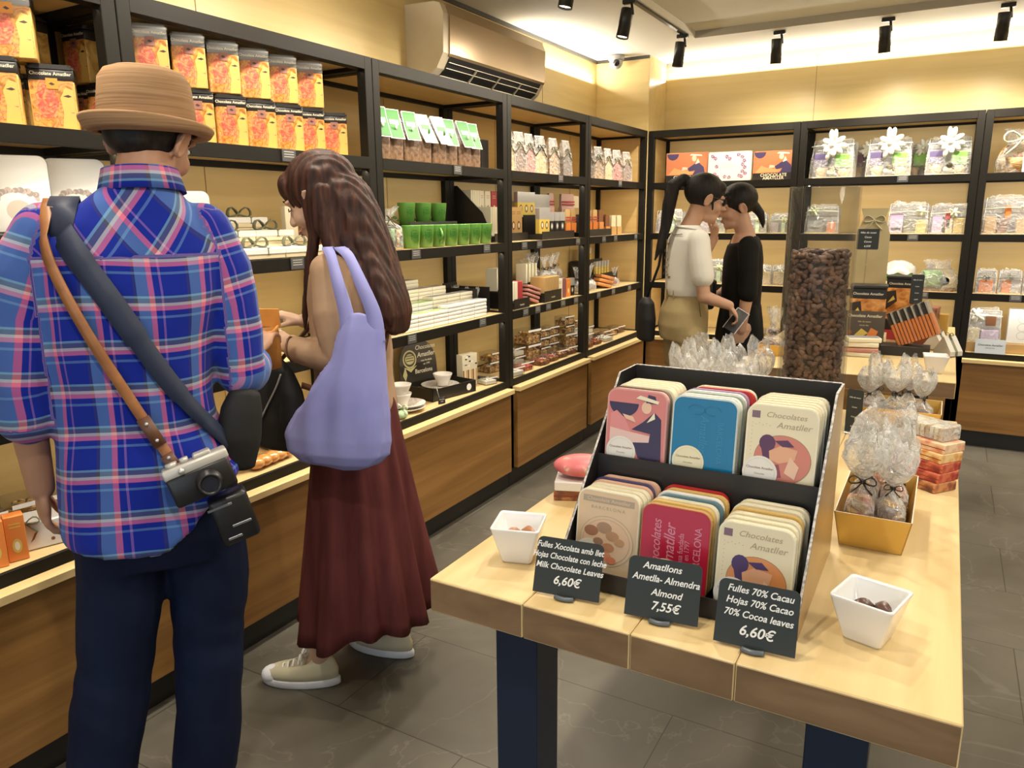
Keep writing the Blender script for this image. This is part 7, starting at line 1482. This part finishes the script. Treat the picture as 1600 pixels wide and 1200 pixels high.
# lilac tote
LIL = noise_mat('lilac_cloth', [(.3, (.245, .255, .56)), (.7, (.30, .31, .63))], nscale=5, rough=.7, spec=.2)
t = thing('tote_bag', 'lilac cloth tote bag hanging from the woman’s left shoulder', 'bag', (wx, wy, 0), R_(wf-90))
b = MB(); n = 48; rg = [(-.240, -.148, 1.200, .010, .040), (-.246, -.144, 1.16, .016, .066), (-.252, -.132, 1.08, .022, .078), (-.256, -.112, 1.01, .032, .100), (-.258, -.085, .935, .042, .138), (-.260, -.068, .865, .050, .155), (-.260, -.064, .825, .050, .148), (-.258, -.066, .798, .040, .115), (-.254, -.074, .778, .022, .055)]
loft(b, rg, LIL, 60, None, lambda t_, i: 1+.045*math.sin(9*t_+.3*i)*(1-i/14)+.02*math.sin(17*t_+i), p=2.0)
me = remesh(b, .0055, 2)
relief(me, lambda q: .007*noise.noise(Vector((q.y*16+q.z*2, q.x*10, q.z*4)))+.005*math.sin(q.y*70+q.z*9)*max(0, min(1, (q.z-.80)/.1)))
mpart('bag_body', me, LIL, t)
for (ya, yb) in ((-.112, -.008), (-.190, -.045)):
    b = MB(); pp = smooth_pts([(-.250, ya, 1.13), (-.245, ya+.006, 1.20), (-.232, ya*.7+yb*.3, 1.28), (-.190, ya*.35+yb*.65, 1.345), (-.140, yb, 1.366), (-.095, yb+.004, 1.360)], 6)
    q_ = []
    for i, p_ in enumerate(pp): f_ = i/(len(pp)-1); q_.append((*p_, -1+f_*.9, 0, max(.05, f_*1.3-.2)))
    band(b, q_, [.050-.022*min(1, i/(len(pp)*.5)) for i in range(len(pp))], LIL, .004); part('handle', b, t)
# black shoulder bag of the woman, hanging in front of her
t = thing('shoulder_bag', 'black shoulder bag with a silver zip hanging between the man and the woman', 'bag', (wx, wy, 0), R_(wf-90))
b = MB(); loft(b, [(0, 0, -.155, .06, .018), (0, 0, -.14, .115, .045), (0, 0, -.05, .125, .055), (0, 0, .04, .11, .05), (0, 0, .11, .075, .038), (0, 0, .145, .035, .02)], BG, 30, TF(-.150, .185, .925, R_(76), 0, R_(0), .92))
mpart('bag_body', remesh(b, .006, 3), BG, t)
b = MB(); pp = smooth_pts([(-.196, .130, 1.020), (-.203, .145, .98), (-.205, .180, .92), (-.200, .215, .86), (-.190, .235, .80)], 6); b.tube(pp, .0028, SILV, 6); part('zip', b, t, 'silver zip')
b = MB(); pts = [(-.13, .17, 1.04, -.4, .9, 0), (-.02, .135, 1.12, 0, 1, 0), (.08, .115, 1.26, 0, .9, .4), (.125, .03, 1.352, .2, .1, 1), (.120, -.06, 1.332, .2, -.7, .7), (.05, -.118, 1.22, 0, -1, .1), (-.06, -.128, 1.08, -.2, -1, 0), (-.150, -.090, .975, -.8, -.6, 0), (-.172, .0, .965, -1, 0, 0), (-.170, .08, .985, -1, .2, 0)]
band(b, pts, .018, LEAD); part('strap', b, t)
b = MB(); b.tube([(-.146+.037*math.cos(a)*.8, .118+.004*math.sin(a), 1.082+.036*math.sin(a)) for a in [i/12*2*PI for i in range(12)]], .003, LEAD, 6, closed=True)
t2 = single('wrist_band', b, 'thin dark band around the woman’s left wrist', 'bracelet', (wx, wy, 0), R_(wf-90))
t = thing('phone', 'white phone in the woman’s hands', 'phone', tuple(FWm @ Vector((-.075, .245, 1.105))), R_(wf-60), rx=R_(-40))
b = MB(); b.box(-.034, .034, -.005, .005, -.06, .06, WHT, .004, None, 2); part('phone_case', b, t); b = MB(); b.box(-.03, .03, .0052, .0056, -.055, .055, C('phone_glass', .01, .01, .012, .1)); part('screen', b, t)
# ---------------------------------------------------------------- woman in white T-shirt
gx_, gy_, gf_ = -1.255, 4.185, 38
Fg = frame(gx_, gy_, gf_)
g1 = thing('person', 'woman in a white T-shirt and khaki shorts with a long black ponytail', 'person', (gx_, gy_, 0), R_(gf_-90))
HG = TF(.02, .080, 1.528, R_(-8), R_(-14), R_(0), 1.08)
b = MB(); head_shape(b, HG, SKG, True); limb(b, [(0, -.01, 1.36, .053), (.01, .025, 1.44, .048), (.015, .045, 1.50, .046)], SKG)
loft(b, [(0, 0, .80, .12, .09), (0, 0, 1.02, .10, .075), (0, 0, 1.2, .12, .085), (0, 0, 1.31, .13, .075), (0, 0, 1.37, .07, .05)], SKG)
limb(b, [(.150, 0, 1.305, .038), (.196, .02, 1.015, .037), (.205, .165, .965, .026)], SKG); limb(b, [(-.150, 0, 1.315, .040), (-.150, .09, 1.10, .037), (-.045, .165, 1.315, .026)], SKG)
hand(b, aim((.205, .165, .965), (.205, .215, .90), (.4, .8, .6)), SKG, -1, .5, .92); hand(b, aim((-.045, .165, 1.315), (-.01, .165, 1.39), (0, 1, 0)), SKG, 1, .6, .92)
limb(b, [(-.075, 0, .82, .070), (-.085, .01, .62, .068), (-.085, .01, .45, .055), (-.09, -.01, .28, .052), (-.09, -.015, .08, .035), (-.09, .05, .03, .028)], SKG); limb(b, [(.075, 0, .82, .070), (.088, .01, .62, .068), (.088, .01, .45, .055), (.09, -.01, .28, .052), (.09, -.015, .08, .035), (.09, .05, .03, .028)], SKG)
mpart('body', remesh(b, .0065, 3), SKG, g1); face_bits(g1, HG)
TSH = noise_mat('white_tshirt', [(.3, (.76, .74, .67)), (.7, (.82, .80, .73))], nscale=4, rough=.85, spec=.15)
b = MB(); loft(b, [(0, 0, 1.005, .132, .108), (0, 0, 1.04, .140, .115), (0, 0, 1.15, .142, .116), (0, 0, 1.24, .150, .112), (0, -.004, 1.315, .158, .095), (0, -.008, 1.355, .112, .076), (0, -.008, 1.390, .068, .062)], TSH, 36, None, lambda t_, i: 1+.02*math.sin(4*t_+i))
limb(b, [(.142, 0, 1.312, .060), (.172, .005, 1.20, .060), (.184, .015, 1.12, .062)], TSH); limb(b, [(-.142, 0, 1.312, .060), (-.152, .04, 1.21, .058), (-.152, .07, 1.15, .060)], TSH)
mpart('t_shirt', remesh(b, .0065, 4), TSH, g1)
b = MB(); b.tube([(.02+.075*math.cos(a), -.012+.062*math.sin(a), 1.372-.01*math.sin(a)) for a in [i/24*2*PI for i in range(24)]], .005, TSH, 6, closed=True); b.tube([(-.06, -.085, 1.352), (.02, -.098, 1.338), (.10, -.078, 1.345)], .0018, DARK, 5); part('neck_band', b, g1)
b = MB(); rnd = random.Random(5)
for (x, z, w_, h_) in [(-.05, 1.30, .03, .004), (-.03, 1.285, .05, .006), (-.05, 1.25, .02, .014), (-.02, 1.235, .03, .004), (-.045, 1.21, .03, .018), (.0, 1.20, .016, .008), (-.03, 1.18, .04, .004), (-.05, 1.16, .024, .02), (-.015, 1.155, .03, .005), (.02, 1.17, .02, .004), (-.03, 1.13, .05, .005), (-.06, 1.12, .02, .012), (.0, 1.115, .04, .005), (.03, 1.105, .035, .008)]:
    y = -.1175 if z < 1.28 else -.108
    for (dx, dz) in ((0, 0), (.004, .007)): b.add([(x-w_/2+dx, y-.001+.35*(x-w_/2)**2, z-h_/2+dz), (x+w_/2, y-.001+.35*(x+w_/2)**2, z-h_/2+dz+.004), (x+w_/2+dx, y-.001+.35*(x+w_/2)**2, z+h_*.1+dz+.003), (x-w_/2, y-.001+.35*(x-w_/2)**2, z+h_*.1+dz)], [(0, 1, 2, 3)], C('shirt_print', .06, .055, .05))
part('back_print', b, g1, 'loose black sketch print on the back of the shirt')
KH = noise_mat('khaki_cotton', [(.3, (.33, .25, .12)), (.7, (.40, .31, .155))], nscale=6, rough=.85, spec=.15)
b = MB(); loft(b, [(0, 0, 1.045, .120, .100), (0, 0, 1.0, .130, .106), (0, -.01, .92, .152, .125), (0, -.015, .84, .160, .132), (0, -.01, .76, .158, .125)], KH, 36)
limb(b, [(-.080, -.005, .80, .092), (-.086, .0, .70, .090), (-.088, .005, .635, .090)], KH); limb(b, [(.080, -.005, .80, .092), (.088, .0, .70, .090), (.090, .005, .635, .090)], KH)
me = remesh(b, .007, 4)
relief(me, lambda q: .004*noise.noise(q*9)+.003*math.sin(q.z*90+q.x*14)*max(0, 1-abs(q.z-.72)/.08))
mpart('shorts', me, KH, g1)
b = MB(); b.box(-.006, .006, -.118, -.108, .995, 1.04, KH); b.box(.06, .07, -.105, -.092, .995, 1.04, KH); b.tube([(.128+.02, .03, .90), (.15, .02, .94), (.146, .015, .98)], .002, C('pocket_seam', .14, .10, .05), 5); part('belt_loop', b, g1)
b = MB(); b.sphere((0, -.020, .038), (.083, .103, .090), HBK, HG, 22, 16); b.sphere((0, .05, .066), (.062, .036, .036), HBK, HG); b.sphere((0, -.135, .07), (.026, .034, .026), HBK, HG)
mh = HG @ Vector((0, -.14, .065)); limb(b, [(mh.x, mh.y, mh.z, .030), (mh.x-.005, mh.y-.050, mh.z-.03, .036), (mh.x-.01, mh.y-.070, mh.z-.13, .038), (mh.x-.012, mh.y-.085, mh.z-.25, .030), (mh.x-.012, mh.y-.115, mh.z-.36, .020), (mh.x-.012, mh.y-.14, mh.z-.43, .006)], HBK)
limb(b, [(.078+.02, .075+.0, 1.56, .010), (.080+.02, .085, 1.52, .009), (.076+.02, .09, 1.47, .006)], HBK)
mpart('hair', remesh(b, .006, 3), HBK, g1)
b = MB(); SGL = C('sunglass_black', .006, .006, .008, .12)
for sx in (-1, 1): b.sphere((sx*.033, .087, .003), (.027, .007, .020), SGL, HG, 16, 10); b.tube([(sx*.058, .082, .010), (sx*.078, .04, .012), (sx*.080, -.01, .008)], .003, SGL, 6, HG)
b.tube([(-.010, .096, .008), (.010, .096, .008)], .003, SGL, 6, HG); part('sunglasses', b, g1)
SND = C('sandal_brown', .14, .07, .04)
for sx in (-1, 1): b = MB(); b.prism([(sx*.09+.040*math.sin(a), .04+.118*math.cos(a)) for a in [i/20*2*PI for i in range(20)]], 0.0, .016, SND, plane='XY'); b.tube([(sx*.09-.04, .07, .016), (sx*.09, .08, .052), (sx*.09+.04, .07, .016)], .008, SND, 6, flat=.4); part('sandal', b, g1)
t = thing('phone', 'phone in a pale case held low by the woman in the white T-shirt', 'phone', tuple(Fg @ Vector((.175, .222, .875))), R_(20), rx=R_(-30), ry=R_(35))
b = MB(); b.box(-.036, .036, -.005, .005, -.07, .07, DARK, .004, None, 2); part('phone_body', b, t); b = MB()
for (x0, x1, z0, z1) in ((-.038, -.034, -.072, .072), (.034, .038, -.072, .072), (-.038, .038, .068, .072)): b.box(x0, x1, -.006, .006, z0, z1, C('case_pale', .5, .45, .5, .3))
part('pale_edge', b, t)
t = thing('shoulder_bag', 'black bag hanging behind the woman in the white T-shirt, by the shelf post', 'bag', tuple(Fg @ Vector((-.115, -.195, .865))), R_(gf_-90))
b = MB(); loft(b, [(0, 0, -.13, .06, .03), (0, 0, -.12, .085, .045), (0, 0, 0, .088, .05), (0, 0, .09, .070, .04), (0, 0, .12, .03, .02)], BG, 24); mpart('bag_body', remesh(b, .008, 3), BG, t)
b = MB(); b.tube([(0, 0, .11), (.02, .06, .30), (.05, .075, .48), (.06, .10, .56)], .008, BG, 6, flat=.4); part('strap', b, t)
# ---------------------------------------------------------------- woman in black
hx, hy, hf = -1.030, 4.520, 203
Fh = frame(hx, hy, hf)
g2 = thing('person', 'black-haired woman in a black top leaning in beside the jar', 'person', (hx, hy, 0), R_(hf-90))
HH = TF(0, .055, 1.488, R_(10), R_(-12), R_(-3), 1.06)
b = MB(); head_shape(b, HH, SKG, True); limb(b, [(0, -.012, 1.31, .055), (0, .015, 1.39, .050), (0, .035, 1.46, .048)], SKG)
loft(b, [(0, 0, .76, .12, .09), (0, 0, .98, .10, .075), (0, 0, 1.15, .12, .085), (0, 0, 1.26, .135, .080), (0, 0, 1.33, .08, .06)], SKG)
limb(b, [(.145, 0, 1.262, .038), (.170, .03, 1.02, .037), (.150, .15, .93, .026)], SKG); limb(b, [(-.145, 0, 1.262, .038), (-.172, -.005, 1.02, .038), (-.165, .02, .80, .027)], SKG)
hand(b, aim((.150, .15, .93), (.12, .21, .90), (.8, .2, .6)), SKG, -1, .5, .92); hand(b, aim((-.165, .02, .80), (-.160, .035, .70), (-1, 0, 0)), SKG, 1, .35, .92)
limb(b, [(-.08, 0, .80, .085), (-.08, .01, .45, .055), (-.08, -.01, .08, .035), (-.08, .05, .03, .028)], SKG); limb(b, [(.08, 0, .80, .085), (.08, .01, .45, .055), (.08, -.01, .08, .035), (.08, .05, .03, .028)], SKG)
mpart('body', remesh(b, .0065, 3), SKG, g2); face_bits(g2, HH)
BTP = noise_mat('black_jersey', [(.3, (.004, .004, .004)), (.7, (.008, .008, .008))], nscale=5, rough=.8, spec=.2)
b = MB(); loft(b, [(0, 0, .86, .140, .115), (0, 0, .95, .136, .110), (0, 0, 1.10, .142, .112), (0, 0, 1.2, .154, .108), (0, -.004, 1.27, .166, .092), (0, -.02, 1.305, .105, .065), (0, -.025, 1.325, .07, .045)], BTP, 36)
limb(b, [(-.146, 0, 1.270, .060), (-.170, -.002, 1.15, .056), (-.176, -.005, 1.01, .055)], BTP); limb(b, [(.146, 0, 1.270, .060), (.166, .015, 1.15, .056), (.174, .03, 1.03, .054)], BTP)
mpart('black_top', remesh(b, .0065, 4), BTP, g2)
b = MB(); loft(b, [(0, 0, .94, .135, .110), (0, 0, .84, .155, .125), (0, 0, .70, .168, .140), (0, 0, .50, .178, .15)], BTP, 36, None, lambda t_, i: 1+.03*math.sin(9*t_)); mpart('black_skirt', remesh(b, .008, 3), BTP, g2)
b = MB(); b.sphere((0, -.020, .036), (.083, .103, .090), HBK, HH, 22, 16); b.sphere((0, .052, .062), (.062, .036, .038), HBK, HH)
mh = HH @ Vector((0, -.10, -.02)); limb(b, [(mh.x, mh.y, mh.z, .030), (mh.x, mh.y-.035, mh.z-.04, .024), (mh.x, mh.y-.05, mh.z-.09, .015), (mh.x, mh.y-.055, mh.z-.12, .005)], HBK); mpart('hair', remesh(b, .006, 3), HBK, g2)
for sx in (-1, 1): b = MB(); b.prism([(sx*.08+.040*math.sin(a), .04+.118*math.cos(a)) for a in [i/20*2*PI for i in range(20)]], 0.0, .018, DARK, plane='XY'); b.tube([(sx*.08-.04, .07, .018), (sx*.08, .08, .056), (sx*.08+.04, .07, .018)], .010, DARK, 6, flat=.5); part('sandal', b, g2)
t = thing('shoulder_bag', 'black leather bag in front of the woman in black', 'bag', tuple(Fh @ Vector((.09, .185, .985))), R_(hf-90))
b = MB(); b.box(-.10, .10, -.035, .035, -.09, .08, C('bag_black_leather', .018, .020, .018, .3), .02, None, 3); part('bag_body', b, t); b = MB(); b.box(-.102, .102, -.042, -.030, -.02, .082, MATS['bag_black_leather'], .008, None, 2); b.sphere((0, .042, -.02), .008, SILV, None, 10, 8); part('flap', b, t)
